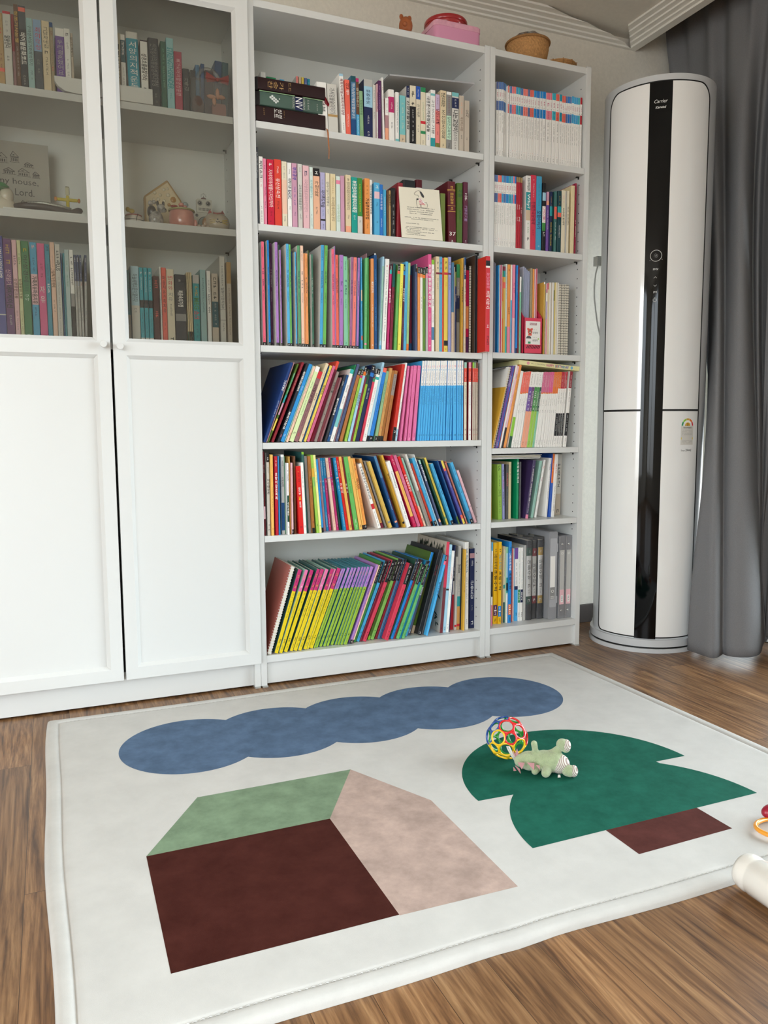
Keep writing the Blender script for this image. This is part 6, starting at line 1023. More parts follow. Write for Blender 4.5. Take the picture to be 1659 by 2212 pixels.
b3 = spine_book('bible', 'dark maroon leather bible at the bottom of the stack of three', .024, .236, .006, ZW1, 1.742, .15, 'bibdark', (),
    [('노트', .078, .088, 1.712, 1.737, 'w', 'r'), ('성경', .089, .101, 1.712, 1.737, 'w', 'r'), ('', .106, .109, 1.715, 1.735, 'tan', 'm'), ('', .045, .049, 1.71, 1.735, 'tan', 'm')], 'book', 'stack of bibles')
r = MB()
pts = [(.236, .02, 1.712), (.2395, .002, 1.700), (.240, -.004, 1.690), (.2405, -.006, 1.668), (.2425, -.006, 1.64), (.2415, -.006, 1.612)]
for i in range(len(pts)-1):
    wd = [.003, .003, .0028, .0025, .0018, .0012][i]
    p, q = pts[i], pts[i+1]
    r.face([(p[0]-wd, p[1], p[2]), (p[0]+wd, p[1]+.002, p[2]), (q[0]+wd*.9, q[1]+.002, q[2]), (q[0]-wd*.9, q[1], q[2])], M('ribbon_orange', 'a8622c', .5))
r.build('bookmark_ribbon', b3, label='orange bookmark ribbon hanging over the shelf edge')
bm2 = spine_book('bible', 'grey green bible with black panel, middle of the stack of three', .036, .228, .008, 1.7424, 1.784, .14, 'bibgreen', [(.142, .166, 1.743, 1.7835, 'navy2'), (.034, .229, 1.7815, 1.7835, 'sage')],
    [('NIV', .1435, .1645, 1.747, 1.78, 'w', 'r'), ('KOREAN', .167, .173, 1.748, 1.78, 'lgrey', 'r'), ('HSTOUNG', .134, .140, 1.748, 1.78, 'lgrey', 'r'), ('', .18, .186, 1.75, 1.778, 'lgrey', 'm'), ('', .209, .213, 1.75, 1.77, 'lgrey', 'm')], 'book', 'stack of bibles')
k = MB()
for i, (u, v) in enumerate([(0, 0), (.006, -.004), (.012, -.008), (.006, .004), (.012, 0), (.018, -.004), (-.006, .004), (0, .008), (.024, .003)]):
    k.ball((.083+u*.9-.01, .0075, 1.764+v), (.0034, .0008, .0034) if i < 8 else (.002, .0008, .002), M('silver_print', 'd8dcd8', .3), 8)
k.build('cross_emblem', bm2)
b1 = spine_book('bible', 'dark maroon bible lettered 찬송가, on top of the stack of three', .030, .236, .006, 1.7844, 1.822, .15, 'bibdark', (),
    [('찬', .060, .074, 1.792, 1.813, 'tan', 'r'), ('송', .077, .090, 1.792, 1.813, 'tan', 'r'), ('가', .094, .107, 1.792, 1.813, 'tan', 'r'), ('', .122, .131, 1.79, 1.817, 'tan', 'm')], 'book', 'stack of bibles')
r = MB(); r.face([(.234, .03, 1.79), (.236, .005, 1.794), (.247, .0, 1.772), (.244, .0, 1.764)], P('maroonr')); r.face([(.234, .03, 1.787), (.236, .005, 1.790), (.244, .0, 1.764), (.240, .0, 1.768)], P('maroonr')); r.build('bookmark_ribbon', b1)
# small books standing behind the stack
i = 0
for (x0, x1, zt, col, lab) in [(.02, .06, 1.887, 'cream', 'cream book in the top left corner behind the bibles'), (.078, .094, 1.900, 'w', 'white book standing behind the stack of bibles'), (.097, .127, 1.889, 'green', 'green rounded book standing behind the stack of bibles'),
        (.140, .154, 1.888, 'sky', 'sky blue book standing behind the stack of bibles'), (.170, .188, 1.880, 'dplum', 'dark plum book behind the bibles, left of the pink one'), (.192, .1995, 1.905, 'coralp', 'slim pink book behind the bibles, first of five'), (.2015, .209, 1.905, 'beige', 'slim beige book behind the bibles, second of five'),
        (.2105, .218, 1.905, 'yellow3', 'slim yellow book behind the bibles, third of five'), (.2195, .229, 1.904, 'slateb', 'slim grey blue book behind the bibles, fourth of five'), (.2302, .238, 1.903, 'tealb' if 0 else 'tealc', 'slim teal book behind the bibles, fifth of five')]:
    book('W1', x0, .158, x1-x0, zt-ZW1, .1, 0, col, 'lgreyw' if i == 5 else '', 0, 'paperback_book', [], [('w', .05, .4, 'm', '')], [], lab); i += 1
# clear sleeves lying on the books
SLV = glass('sleeve_plastic', (.93, .93, .96), 1.5, .12, 1, .55); SLG = glass('sleeve_edge', (.78, .8, .86), 1.5, .2, 1, .5)
s = MB()
def slp(u, v): return (.452+.30*u+.012*v, .018+.21*v, 1.8935+.021*u+.0135*math.sin(v*1.2)*(1-u)+.0)
g_ = [[slp(u/8, v/4) for u in range(9)] for v in range(5)]
s.grid(g_, SLV)
s.grid([[(x, y, z+.0045) for x, y, z in r_] for r_ in g_], SLV)
for e in (0,):
    for u in range(8):
        a, c_ = slp(u/8, 0), slp((u+1)/8, 0)
        s.face([a, c_, (c_[0], c_[1], c_[2]+.0045), (a[0], a[1], a[2]+.0045)], SLG)
o = s.build('plastic_sleeve', smooth=False); tag(o, 'stack of clear plastic sleeves lying on the books of the wide bookcase top shelf', 'plastic sleeve')
s = MB(); s.grid([[(x, y+.004, z+.0022) for x, y, z in r_] for r_ in g_], M('sleeve_paper', 'd8d8dc', .6)); s.build('paper_sheet', o)
s = MB()
for (x, z) in ((.560, 1.868), (.582, 1.862), (.607, 1.866)): s.ball((x, .03, z), (.008, .010, .006), M('clip_black', '1a1a1c', .35), 12)
s.box(.556, .61, .028, .05, 1.852, 1.862, M('clip_black')); o = s.build('binder_clip', auto=.6); tag(o, 'black clips standing above the books on the wide top shelf', 'clip')
# notice card
ca = .02
m = MB(); CW = M('card_cream', 'ece5d2', .6); m.raw([(.484, -.001, 1.4052), (.629, -.001, 1.4052), (.622, .012, 1.566), (.479, .012, 1.5625), (.484, .0012, 1.4052), (.629, .0012, 1.4052), (.622, .0142, 1.566), (.479, .0142, 1.5625)], [(0, 1, 2, 3), (4, 7, 6, 5), (0, 3, 7, 4), (1, 5, 6, 2), (3, 2, 6, 7), (0, 4, 5, 1)], CW)
def cf(u, v):   # u 0..1, v 0..1 from bottom left
    x0 = .484+(.479-.484)*v; x1 = .629+(.622-.629)*v
    return (x0+(x1-x0)*u, -.0014+.013*v, 1.4052+(.1573+.0035*u)*v)
ink = M('ink_dark', '3a3a3c', .6); rng = random.Random(3)
def line(v, u0, u1, s_=.013, bold=False):
    n = int((u1-u0)/.016)
    for i in range(n):
        if rng.random() < .14: continue
        a = u0+i*(u1-u0)/n
        m.face([cf(a, v), cf(a+.013, v), cf(a+.013, v+s_*.35), cf(a, v+s_*.35)], ink)
        m.face([cf(a+.003, v), cf(a+.007, v), cf(a+.007, v+s_), cf(a+.003, v+s_)], ink)
        if rng.random() < .6: m.face([cf(a, v+s_*.8), cf(a+.012, v+s_*.8), cf(a+.012, v+s_), cf(a, v+s_)], ink)
for v, u0, u1 in [(.605, .17, .85), (.565, .17, .84), (.525, .22, .80), (.487, .22, .78), (.405, .1, .93), (.375, .25, .8), (.285, .12, .46), (.215, .12, .82), (.185, .1, .88), (.155, .13, .46), (.125, .1, .8), (.095, .13, .45), (.065, .1, .58)]: line(v, u0, u1)
def blob(pts, mat, off=0): m.face([Vector(cf(*p))+Vector((0, -.0003-off, 0)) for p in pts], mat)
def outline(pts, r_=.00045): m.tube([Vector(cf(*p))+Vector((0, -.0005, 0)) for p in pts], r_, ink, 4)
outline([(.38, .90), (.42, .93), (.47, .955), (.53, .95), (.55, .92)]); outline([(.38, .90), (.37, .875), (.40, .86), (.46, .86), (.47, .82)])
blob([(.50, .94), (.55, .93), (.60, .87), (.61, .835), (.585, .815), (.55, .84), (.53, .88)], ink)
blob([(.47, .82), (.53, .80), (.61, .72), (.60, .69), (.49, .68), (.47, .74)], P('w'))
for i in range(5): v = .795-.026*i; blob([(.475, v), (.53+.02*i, v-.006), (.535+.02*i, v-.016), (.475, v-.01)], P('red'), .0003)
blob([(.41, .79), (.46, .80), (.47, .775), (.42, .76)], ink)
outline([(.41, .77), (.41, .68), (.42, .62), (.50, .62), (.50, .68)]); outline([(.52, .68), (.52, .62), (.66, .62), (.68, .68), (.65, .74), (.61, .72)])
o = m.build('notice_card'); tag(o, 'cream notice card with a small dog drawing leaning on the wide second shelf', 'card')
book('W2', .530, .09, .045, .206, .15, 0, 'black2', '', 1, 'hardback_book', [], [('lgrey', .1, .3, 'm', '')], [], 'black thick book standing behind the cream notice card')
book('W2', .577, .09, .023, .212, .15, 0, 'maroond', '', 1, 'hardback_book', [(.12, .3, 'w')], [('char', .15, .28, 'm', '')], [], 'dark red book with white label behind the cream notice card')
# red book pushed out over the side panels
book('W3', .7625, -.05, .0155, .306, .25, 0, 'red', 'red3', 0, 'picture_book', [(0, .045, 'red'), (.045, .10, 'black'), (.10, .12, 'w')], [('pink', .17, .34, 'S', '장난감들의'), ('w', .36, .55, 'S', '크리스마스'), ('w', .71, .75, 'M', ''), ('black', .83, .93, 'M', '')], [], 'tall red book sticking out over the edge of the wide third shelf')
# magazine file and its contents on the narrow third shelf
z0 = 1.0567; RB = M('file_red', 'dc3a58', .4, coat=.3)
f_ = thing('magazine_file', 'red magazine file with a white name sticker on the narrow third shelf', 'magazine file', (0, 0, 0))
m = MB(); x0, x1, t = .9455, 1.0205, .0022
m.box(x0, x1, .006, .006+t, z0, z0+.1215, RB); m.box(x0, x1, .22, .22+t, z0, z0+.24, RB); m.box(x0, x1, .006, .22, z0, z0+t, RB)
for xa in (x0, x1-t):
    pl = [(.006, z0), (.22, z0), (.22, z0+.24), (.12, z0+.24), (.006, z0+.1215)]
    m.raw([(xa, y, z) for y, z in pl]+[(xa+t, y, z) for y, z in pl], [(0, 1, 2, 3, 4), (9, 8, 7, 6, 5)]+[(i, (i+1) % 5, 5+(i+1) % 5, 5+i) for i in range(5)], RB)
m.build('file_box', f_)
m = MB(); X = lambda u, v: (.952+.0595*u, .0054, 1.0885+.0785*v)
def sb(a, mat, d=0): m.face([(X(u, v)[0], X(u, v)[1]-d, X(u, v)[2]) for u, v in a], mat)
sb([(0, 0), (1, 0), (1, 1), (0, 1)], P('w'))
sb([(.28, .83), (.76, .83), (.76, .93), (.28, .93)], P('dustrose'), .0003); put_text(m, 'NCEP', P('w'), lambda u, v: (.9705+u, .0048, 1.1550+v), .022, .0055)
def disc(cu, cv, r_, mat, d, sx=1): m.face([(X(cu, cv)[0]+r_*sx*math.cos(q*PI/8), .0054-d, X(cu, cv)[2]+r_*math.sin(q*PI/8)) for q in range(16)], mat)
disc(.3, .56, .0095, P('coral'), .0003); disc(.17, .66, .004, P('coral'), .0003); disc(.43, .66, .004, P('coral'), .0003); disc(.3, .53, .0055, P('brown'), .0006); disc(.3, .52, .003, P('peachp'), .0009); sb([(.18, .38), (.42, .38), (.42, .46), (.18, .46)], P('coral'), .0003)
disc(.22, .26, .0085, P('dgrey2'), .0003, 1.2); sb([(.06, .14), (.38, .14), (.38, .25), (.06, .25)], P('w'), .0006); sb([(.16, .03), (.34, .03), (.34, .12), (.16, .12)], P('green'), .0009); disc(.88, .25, .0025, P('lime2'), .0003)
for v in (.46, .13): put_text(m, '유형학', P('char'), lambda u, w_, v=v: (.980+u, .0048, 1.0885+.0785*v+w_), .022, .0075)
for v in (.62, .29): put_marks(m, P('grey'), lambda u, w_, v=v: (.983+w_, .0048, 1.0885+.0785*v+u), .003, .014, random.Random(2))
for i in range(9): a = .10+i*.105; m.face([(.952+.0595*(a-.05)-.0, .0054, 1.0745), (.952+.0595*a, .0054, 1.0745), (.952+.0595*(a+.11), .0054, 1.0865), (.952+.0595*(a+.06), .0054, 1.0865)], P('black'))
m.build('name_sticker', f_, label='white sticker with a pink bear and a name')
PW = M('paper_lilac', 'd4d8ea', .7, mottle=(200, .05))
m = MB()
for i in range(16):
    x = .9490+i*.00175; h_ = .298-.0012*i+random.uniform(-.004, .002); ln_ = .004
    m.raw([(x+ln_*q, .020+random.uniform(0, .004)*0+.001*(i % 3), z0+.003) if 0 else (x+dx, y, z) for dx, y, z in ((0, .022+.0007*(i % 4), z0+.003), (0, .215, z0+.003), (ln_, .215, z0+h_), (ln_, .022+.0007*(i % 4), z0+h_))], [(0, 1, 2, 3)], PW)
o = m.build('paper_stack'); tag(o, 'lilac white sheaf of papers standing in the red magazine file', 'papers')
for (x, wd, h_, col, lab) in [(.982, .008, .29, 'tan3', 'grey beige booklet standing in the red magazine file'), (.9915, .006, .288, 'orange4', 'orange booklet standing in the red magazine file'), (.999, .005, .288, 'pinkw', 'pale pink booklet standing in the red magazine file'), (1.0065, .003, .29, 'pink5', 'pink folder at the right of the red magazine file')]:
    book('N3', x, .024, wd, h_, .19, 0, col, '', 0, 'booklet', [], [], [], lab, loc=(x, .024, z0+.0025))
m = MB(); PF = glass('folder_purple', (.80, .68, .86), 1.45, .15, 1, .35)
for i in range(4): m.box(.822+i*.004, .8232+i*.004, .012, .23, z0, z0+.305-.003*i, PF)
o = m.build('clear_folder'); tag(o, 'translucent lilac folder standing at the left of the narrow third shelf', 'folder')
# happy birthday box lying on the workbooks
m = MB(); BC = M('box_yellow', 'e8e2a8', .5); L_ = .252; tilt = math.radians(3.9)
hb = MB(); hb.box(0, L_, 0, .21, 0, .0155, BC)
put_text(hb, 'HAPPY', P('pink3'), lambda u, v: (.112+u, -.0005, .003+v), .032, .0095, True); put_text(hb, 'BIRTHDAY', P('slateb'), lambda u, v: (.149+u, -.0005, .003+v), .058, .0095, True)
for i, c in enumerate(('orange', 'pink', 'turq', 'lilac')): hb.box(.1545+i*.0145, .157+i*.0145, -.0008, -.0004, .004, .011, P(c))
for cx, c in ((.037, 'pink'), (.219, 'sky')):
    for q in range(6): hb.ball((cx+.0035*math.cos(q*PI/3), -.0004, .0078+.0035*math.sin(q*PI/3)), (.0022, .0004, .0022), P(c), 8)
put_marks(hb, P('char'), lambda u, v: (.048+v, -.0005, .0058+u), .0035, .058, random.Random(9))
o = hb.build('gift_box', bevel=.0008); o.location = (.9275, .006, 1.0193); o.rotation_euler = (0, tilt, 0)
tag(o, 'flat pale yellow HAPPY BIRTHDAY box lying on the narrow fourth shelf books', 'box')
m = MB(); q_ = .016
m.raw([(.8205, .03, .995), (.926, .03, 1.0145), (.926, .24, 1.0145), (.8205, .24, .995), (.8205, .03, .999), (.926, .03, 1.0185), (.926, .24, 1.0185), (.8205, .24, .999)], [(0, 3, 2, 1), (4, 5, 6, 7), (0, 1, 5, 4), (1, 2, 6, 5), (2, 3, 7, 6), (3, 0, 4, 7)], P('dgrey2'))
o = m.build('clipboard'); tag(o, 'dark grey board lying left of the yellow birthday box', 'board')
a_ = math.radians(13.5)
o = book('N4', .8265, .004, .004, .214, .17, a_, 'gold2', 'gold2', 0, 'spiral_notebook', [], [], [], 'golden yellow notebook leaning at the far left of the narrow fourth shelf')
# sheets on top of the narrow fifth shelf books
m = MB()
for i in range(4): m.box(.8215, 1.035+.004*(i % 2), .03-.002*i, .22, .6935+i*.0038, .6958+i*.0038, P(('w', 'lgreyw', 'cream', 'lgreyw')[i]))
o = m.build('document_folder'); tag(o, 'white folders lying flat on the narrow fifth shelf books', 'folder')
# case and ring binders
z0 = .1013; CP = glass('case_plastic', (.74, .76, .80), 1.5, .14, 1, .33)
c_ = thing('document_case', 'grey translucent plastic document case left of the ring binders', 'document case', (0, 0, 0))
def rbox(x0, x1, y0, y1, z0, z1, r_, mat, m):
    poly = []
    for cx, cz, a0 in ((x1-r_, z1-r_, 0), (x0+r_, z1-r_, PI/2), (x0+r_, z0+r_, PI), (x1-r_, z0+r_, 1.5*PI)):
        for k in range(5): an = a0+k*PI/8; poly.append((cx+r_*math.cos(an), cz+r_*math.sin(an)))
    n = len(poly)
    m.raw([(x, y0, z) for x, z in poly]+[(x, y1, z) for x, z in poly], [tuple(range(n)), tuple(range(n, 2*n))[::-1]]+[(i, n+i, n+(i+1) % n, (i+1) % n) for i in range(n)], mat)
m = MB(); rbox(1.0795, 1.118, .03, .25, z0, z0+.325, .007, CP, m); m.build('case_body', c_, auto=.6)
m = MB(); rbox(1.0860, 1.1145, .0288, .0305, z0+.045, z0+.30, .004, SLG, m); m.box(1.113, 1.119, .028, .04, z0+.06, z0+.085, SLG); m.box(1.113, 1.119, .028, .04, z0+.25, z0+.28, SLG); m.build('case_latch', c_)
m = MB(); m.box(1.087, 1.107, .0275, .0285, z0+.105, z0+.235, P('w')); m.box(1.087, 1.107, .0272, .0284, z0+.075, z0+.12, P('grey')); put_text(m, 'SIMPLE', P('w'), lambda u, v: (1.089+u, .0270, z0+.083+v), .016, .0045); put_text(m, 'INDEX', P('w'), lambda u, v: (1.089+u, .0270, z0+.077+v), .016, .0045); m.lathe([(.004, .0269), (.0055, .0269)], P('w'), (1.097, 0, z0+.105), 20, 'y'); m.build('case_label', c_)
BP = glass('binder_plastic', (.84, .84, .86), 1.5, .08, 1, .22); SV = M('rivet_silver', 'd8d8d8', .2, metal=1)
for i, (xa, xb, lab) in enumerate([(1.1225, 1.1500, 'clear ring binder with pink tab, left of two on the bottom narrow shelf'), (1.1512, 1.1790, 'clear ring binder with pink tab, right of two on the bottom narrow shelf')]):
    bd = thing('ring_binder', lab, 'binder', (0, 0, 0), 'clear ring binders')
    m = MB(); m.box(xa, xa+.001, .028, .24, z0, z0+.308, BP); m.box(xb-.001, xb, .028, .24, z0, z0+.308, BP); m.box(xa, xb, .027, .028, z0, z0+.308, BP); m.build('binder_cover', bd)
    m = MB(); m.box(xa+.005, xb-.004, .0262, .0268, z0+.09, z0+.255, P('lgrey')); m.box(xa+.005, xb-.004, .0258, .0267, z0+.053, z0+.108, P('ppink'))
    m.box(xa+.010, xb-.008, .0254, .0258, z0+.061, z0+.087, P('w')); put_marks(m, P('dgrey2'), lambda u, v: (xa+.012+u, .0252, z0+.064+v), .006, .02, random.Random(4), True); m.lathe([(.003, .0257), (.0042, .0257)], P('w'), (xa+.0135, 0, z0+.243), 16, 'y'); m.build('spine_label', bd, label='grey and pink label')
    for z in (.030, .277):
        m = MB(); m.ball((xa+.0137, .0262, z0+z), (.0046, .002, .0046), SV, 12); m.build('rivet', bd, smooth=True)
    m = MB(); m.box(xa+.006, xb-.006, .05, .235, z0+.004, z0+.30, PG); m.build('pages', bd)
# ---------------------------------------------------------------- on top of the bookcases
ZT = HT-.0043
BR = M('bear_brown', 'a0582e', .55, mottle=(60, .12))
t_ = thing('bear_figurine', 'brown bear head figurine on top of the wide bookcase', 'figurine', (.512, .028, ZT))
m = MB(); m.ball((0, 0, .026), (.0215, .021, .027), BR, 24); m.ball((-.012, -.019, .022), (.008, .006, .007), BR, 12); m.build('head', t_, smooth=True)
for x in (-.015, .013): m = MB(); m.ball((x, 0, .050), (.007, .004, .009), BR, 12); m.build('ear', t_, smooth=True)
PT = M('tin_pink', 'd893b2', .35, coat=.4); PD = M('tin_pink_lid', 'dda0b4', .4, mottle=(50, .12), coat=.4)
t_ = thing('tin_box', 'pink rectangular tin box on top of the wide bookcase', 'tin box', (0, 0, 0))
def rrect(x0, x1, y0, y1, r_, k=5):
    p = []
    for cx, cy, a0 in ((x1-r_, y1-r_, 0), (x0+r_, y1-r_, PI/2), (x0+r_, y0+r_, PI), (x1-r_, y0+r_, 1.5*PI)):
        for i in range(k): an = a0+i*PI/2/(k-1); p.append((cx+r_*math.cos(an), cy+r_*math.sin(an)))
    return p
m = MB(); m.prism(rrect(.604, .770, .006, .126, .016), ZT, ZT+.042, PT); m.build('tin_body', t_, auto=.7)
m = MB(); m.prism(rrect(.602, .772, .004, .128, .018), ZT+.040, ZT+.055, PD); m.prism(rrect(.605, .769, .007, .125, .016), ZT+.055, ZT+.058, PD)
m.build('tin_lid', t_, bevel=.0015)
t_ = thing('round_tin', 'round dark red tin lying on the pink tin box', 'tin', (.676, .075, ZT+.0585))
RT = M('tin_red', 'a01c22', .3, coat=.5)
m = MB(); m.lathe([(0, 0), (.066, 0), (.068, .003), (.068, .012)], RT, n=48); m.build('tin_body', t_, auto=.7)
m = MB(); m.lathe([(.069, .011), (.0705, .013), (.0705, .021), (.068, .025), (0, .026)], RT, n=48); m.build('tin_lid', t_, auto=.7)
BK1 = M('basket_weave', 'b98a55', .65, mottle=(170, .3), bump=(260, .8)); BKD = M('basket_rim', '9c7040', .65, mottle=(300, .35), bump=(400, .8))
t_ = thing('woven_basket', 'round woven bamboo basket on the narrow bookcase', 'basket', (.996, .085, ZT))
m = MB()
def weave(prof, n, rows, m, mat, amp=.0009):
    R_ = []
    for j in range(rows+1):
        s_ = j/rows*(len(prof)-1); i = min(int(s_), len(prof)-2); f = s_-i
        r0 = prof[i][0]*(1-f)+prof[i+1][0]*f; z = prof[i][1]*(1-f)+prof[i+1][1]*f
        R_.append([((r0+amp*math.sin(k*PI/2+j*PI/2*1.0))*math.cos(2*PI*k/n), (r0+amp*math.sin(k*PI/2+j*PI/2))*math.sin(2*PI*k/n), z) for k in range(n)])
    m.grid(R_, mat, True)
weave([(.052, .003), (.056, .010), (.066, .03), (.071, .055), (.072, .075)], 144, 26, m, BK1); m.build('basket_wall', t_)
m = MB(); m.tube([(.0735*math.cos(q*PI/36), .0735*math.sin(q*PI/36), .077) for q in range(72)], .0042, BKD, 8, True); m.build('rim', t_)
m = MB(); m.tube([(.054*math.cos(q*PI/24), .054*math.sin(q*PI/24), .0045) for q in range(48)], .0042, BKD, 8, True); m.prism([(.054*math.cos(q*PI/16), .054*math.sin(q*PI/16)) for q in range(32)], .003, .006, BKD); m.build('foot_ring', t_)
m = MB(); rr = random.Random(11); rows = []
for j in range(7):
    th = j/6*PI/2; rows.append([((.058*math.cos(th)+rr.uniform(-.004, .004))*math.cos(q*PI/10)+.0, (.058*math.cos(th)+rr.uniform(-.004, .004))*math.sin(q*PI/10), .072+.042*math.sin(th)+rr.uniform(-.003, .003)) for q in range(20)])
m.grid(rows, glass('bag_plastic', (.93, .93, .92), 1.4, .1, 1, .10), True); o = m.build('plastic_bag'); o.location = (.996, .085, ZT); tag(o, 'crumpled clear plastic bag inside the woven basket', 'plastic bag')
t_ = thing('flat_basket', 'shallow rattan tray basket at the right end of the narrow bookcase top', 'basket', (1.120, .085, ZT))
m = MB(); 
for j in range(5): m.tube([((.055+.0018*j)*math.cos(q*PI/24), (.055+.0018*j)*math.sin(q*PI/24), .004+.0052*j) for q in range(48)], .0029, BK1, 6, True)
m.prism([(.052*math.cos(q*PI/12), .052*math.sin(q*PI/12)) for q in range(24)], .001, .004, BKD); m.build('basket_wall', t_)
m = MB()
for q in range(12):
    a = q*PI/6+.2
    for da in (-.02, .03): m.tube([((.0605)*math.cos(a+da), .0605*math.sin(a+da), .002), (.067*math.cos(a), .067*math.sin(a), .028), (.060*math.cos(a), .060*math.sin(a), .0285)], .0012, BKD, 5)
m.build('binding', t_)
# ---------------------------------------------------------------- inside the glass cabinet
z1 = 1.6942; z2 = 1.3812; TR = M('tray_white', 'e6e6e2', .35)
t_ = MB()
p_ = [(-.520, z1+.039), (-.268, z1+.042), (-.268, z1+.001), (-.470, z1+.001), (-.495, z1+.004), (-.511, z1+.014), (-.519, z1+.026)]
t_.raw([(x, -.0005, z) for x, z in p_]+[(x, .018, z) for x, z in p_], [tuple(range(7))[::-1], tuple(range(7, 14))]+[(i, (i+1) % 7, 7+(i+1) % 7, 7+i) for i in range(7)], TR)
o = t_.build('bottle_tray', bevel=.0015); tag(o, 'white rounded plastic tray in front of the cabinet upper shelf books', 'tray')
m = MB(); m.box(-.66, -.455, .035, .10, z2, z2+.006, TR); m.box(-.66, -.455, .035, .038, z2, z2+.012, TR); o = m.build('display_tray'); tag(o, 'low white tray under the cross on the cabinet middle shelf', 'tray')
# scripture board
BD = M('board_grey', 'a5a298', .6); m = MB(); m.box(-.84+.061, -.540, .195, .20, z2+.0, z2+.232, BD)
ik = M('ink_black', '26262a', .6)
put_text(m, 'and my house,', ik, lambda u, v: (-.722+u, .1946, z2+.112+v), .152, .021, False, 'h', 1.2)
put_text(m, 'serve the Lord.', ik, lambda u, v: (-.732+u, .1946, z2+.086+v), .150, .019, False, 'h', 1.2)
def house(x, z, w_, h_, seed):
    r_ = random.Random(seed); Y = .1944
    def q(a, b_, c, d): m.face([(x+a*w_, Y, z+b_*h_), (x+c*w_, Y, z+b_*h_), (x+c*w_, Y, z+d*h_), (x+a*w_, Y, z+d*h_)], ik)
    def ln_(a, b_, c, d, t=.0005): m.tube([(x+a*w_, Y, z+b_*h_), (x+c*w_, Y, z+d*h_)], t, ik, 4)
    ln_(-.1, 0, 1.1, 0); ln_(.05, 0, .05, .6); ln_(.95, 0, .95, .55)
    pk = r_.uniform(.3, .6); ln_(0, .55, pk, 1, .0009); ln_(pk, 1, 1, .5, .0009); ln_(0, .55, 1, .52)
    for k in range(4):
        a = .12+k*.2; q(a, .1, a+.1, .38)
    q(.3, .62, .5, .72)
    if seed % 2: q(.05, .42, .95, .5)
for x, z, w_, h_, sd in [(-.640, .176, .022, .030, 1), (-.678, .172, .03, .027, 6), (-.605, .166, .024, .013, 3), (-.583, .163, .001, .001, 2), (-.660, .142, .030, .018, 5), (-.622, .140, .03, .022, 4), (-.584, .138, .018, .018, 7), (-.62, .055, .018, .018, 8), (-.595, .048, .026, .018, 9)]: house(x, z2+z, w_, h_, sd)
o = m.build('scripture_board'); tag(o, 'grey board lettered and my house serve the Lord in the cabinet', 'board')
CRS = M('cross_yellow', 'c8b414', .15, coat=1); CRG = glass('cross_clear', (.95, .93, .8), 1.5, .03)
t_ = thing('glass_cross', 'small yellow glass cross on the cabinet middle shelf', 'cross', (0, 0, 0))
m = MB(); zc = z2+.059
m.box(-.5015, -.4925, .083, .091, z2+.0065, zc+.012, CRS); m.box(-.525, -.470, .083, .091, zc-.0045, zc+.0045, CRS); m.build('cross_body', t_, bevel=.003)
m = MB(); m.box(-.5025, -.4915, .082, .092, zc+.012, zc+.036, CRG); m.box(-.532, -.524, .0825, .0915, zc-.006, zc+.006, M('cross_amber', 'c87c28', .2, coat=1)); m.box(-.471, -.464, .0825, .0915, zc-.006, zc+.006, M('cross_amber')); m.build('cross_tip', t_, bevel=.003, label='clear top and amber arm tips')
CR = M('ceramic_cream', 'cfc6b2', .35, coat=.6)
t_ = thing('ghost_figurine', 'cream ceramic figurine with a green cap at the cabinet left edge', 'figurine', (0, 0, 0))
m = MB(); m.ball((-.664, .055, z2+.020), (.036, .02, .028), CR, 24); m.ball((-.650, .05, z2+.045), (.018, .014, .022), CR, 16); m.build('body', t_, smooth=True)
m = MB(); m.ball((-.663, .048, z2+.068), (.018, .016, .010), M('cap_green', '1f7c3c', .4), 16); m.ball((-.655, .036, z2+.064), (.014, .012, .003), M('cap_green'), 12); m.build('cap', t_, smooth=True)
m = MB(); FI = M('fish_dark', '3a3230', .4, mottle=(120, .5)); FS = M('fish_silver', 'a8aaa2', .3, metal=.5, mottle=(200, .4))
pts = [(-.635, .050, z2+.020), (-.60, .048, z2+.024), (-.56, .046, z2+.024), (-.52, .045, z2+.020), (-.49, .044, z2+.015), (-.470, .043, z2+.020), (-.462, .043, z2+.024)]
m.tube(pts, [.006, .010, .0125, .011, .008, .010, .004], FI, 12); o = m.build('driftwood_fish', smooth=True); tag(o, 'dark brown and silver long ornament lying before the cross', 'ornament')
m = MB(); m.tube([(p[0], p[1]-.006, p[2]+.008) for p in pts[1:5]], [.003, .005, .005, .003], FS, 8); m.build('silver_ridge', o, smooth=True)
# right side ornaments
def prismY(poly, y0, y1, m, mat):
    n = len(poly); m.raw([(x, y0, z) for x, z in poly]+[(x, y1, z) for x, z in poly], [tuple(range(n)), tuple(range(n, 2*n))[::-1]]+[(i, n+i, n+(i+1) % n, (i+1) % n) for i in range(n)], mat)
t_ = thing('cheese_house', 'cream ceramic house shaped like holed cheese on the cabinet middle shelf', 'ornament', (0, 0, 0))
CH = M('cheese_glaze', 'cbb892', .3, coat=.7, mottle=(40, .06)); CHE = M('cheese_edge', 'a88448', .35, coat=.6)
m = MB(); prismY([(-.283, z2), (-.172, z2), (-.172, z2+.107), (-.2135, z2+.166), (-.283, z2+.112)], .160, .19, m, CHE); m.build('house_edge', t_, bevel=.004)
m = MB(); prismY([(-.278, z2+.004), (-.178, z2+.004), (-.178, z2+.106), (-.2135, z2+.158), (-.278, z2+.109)], .157, .162, m, CH); m.build('house_front', t_, bevel=.002)
m = MB(); HL = M('cheese_bubble', 'd4c8ac', .25, coat=.8); HG = M('cheese_amber', 'a8742c', .25, coat=.8)
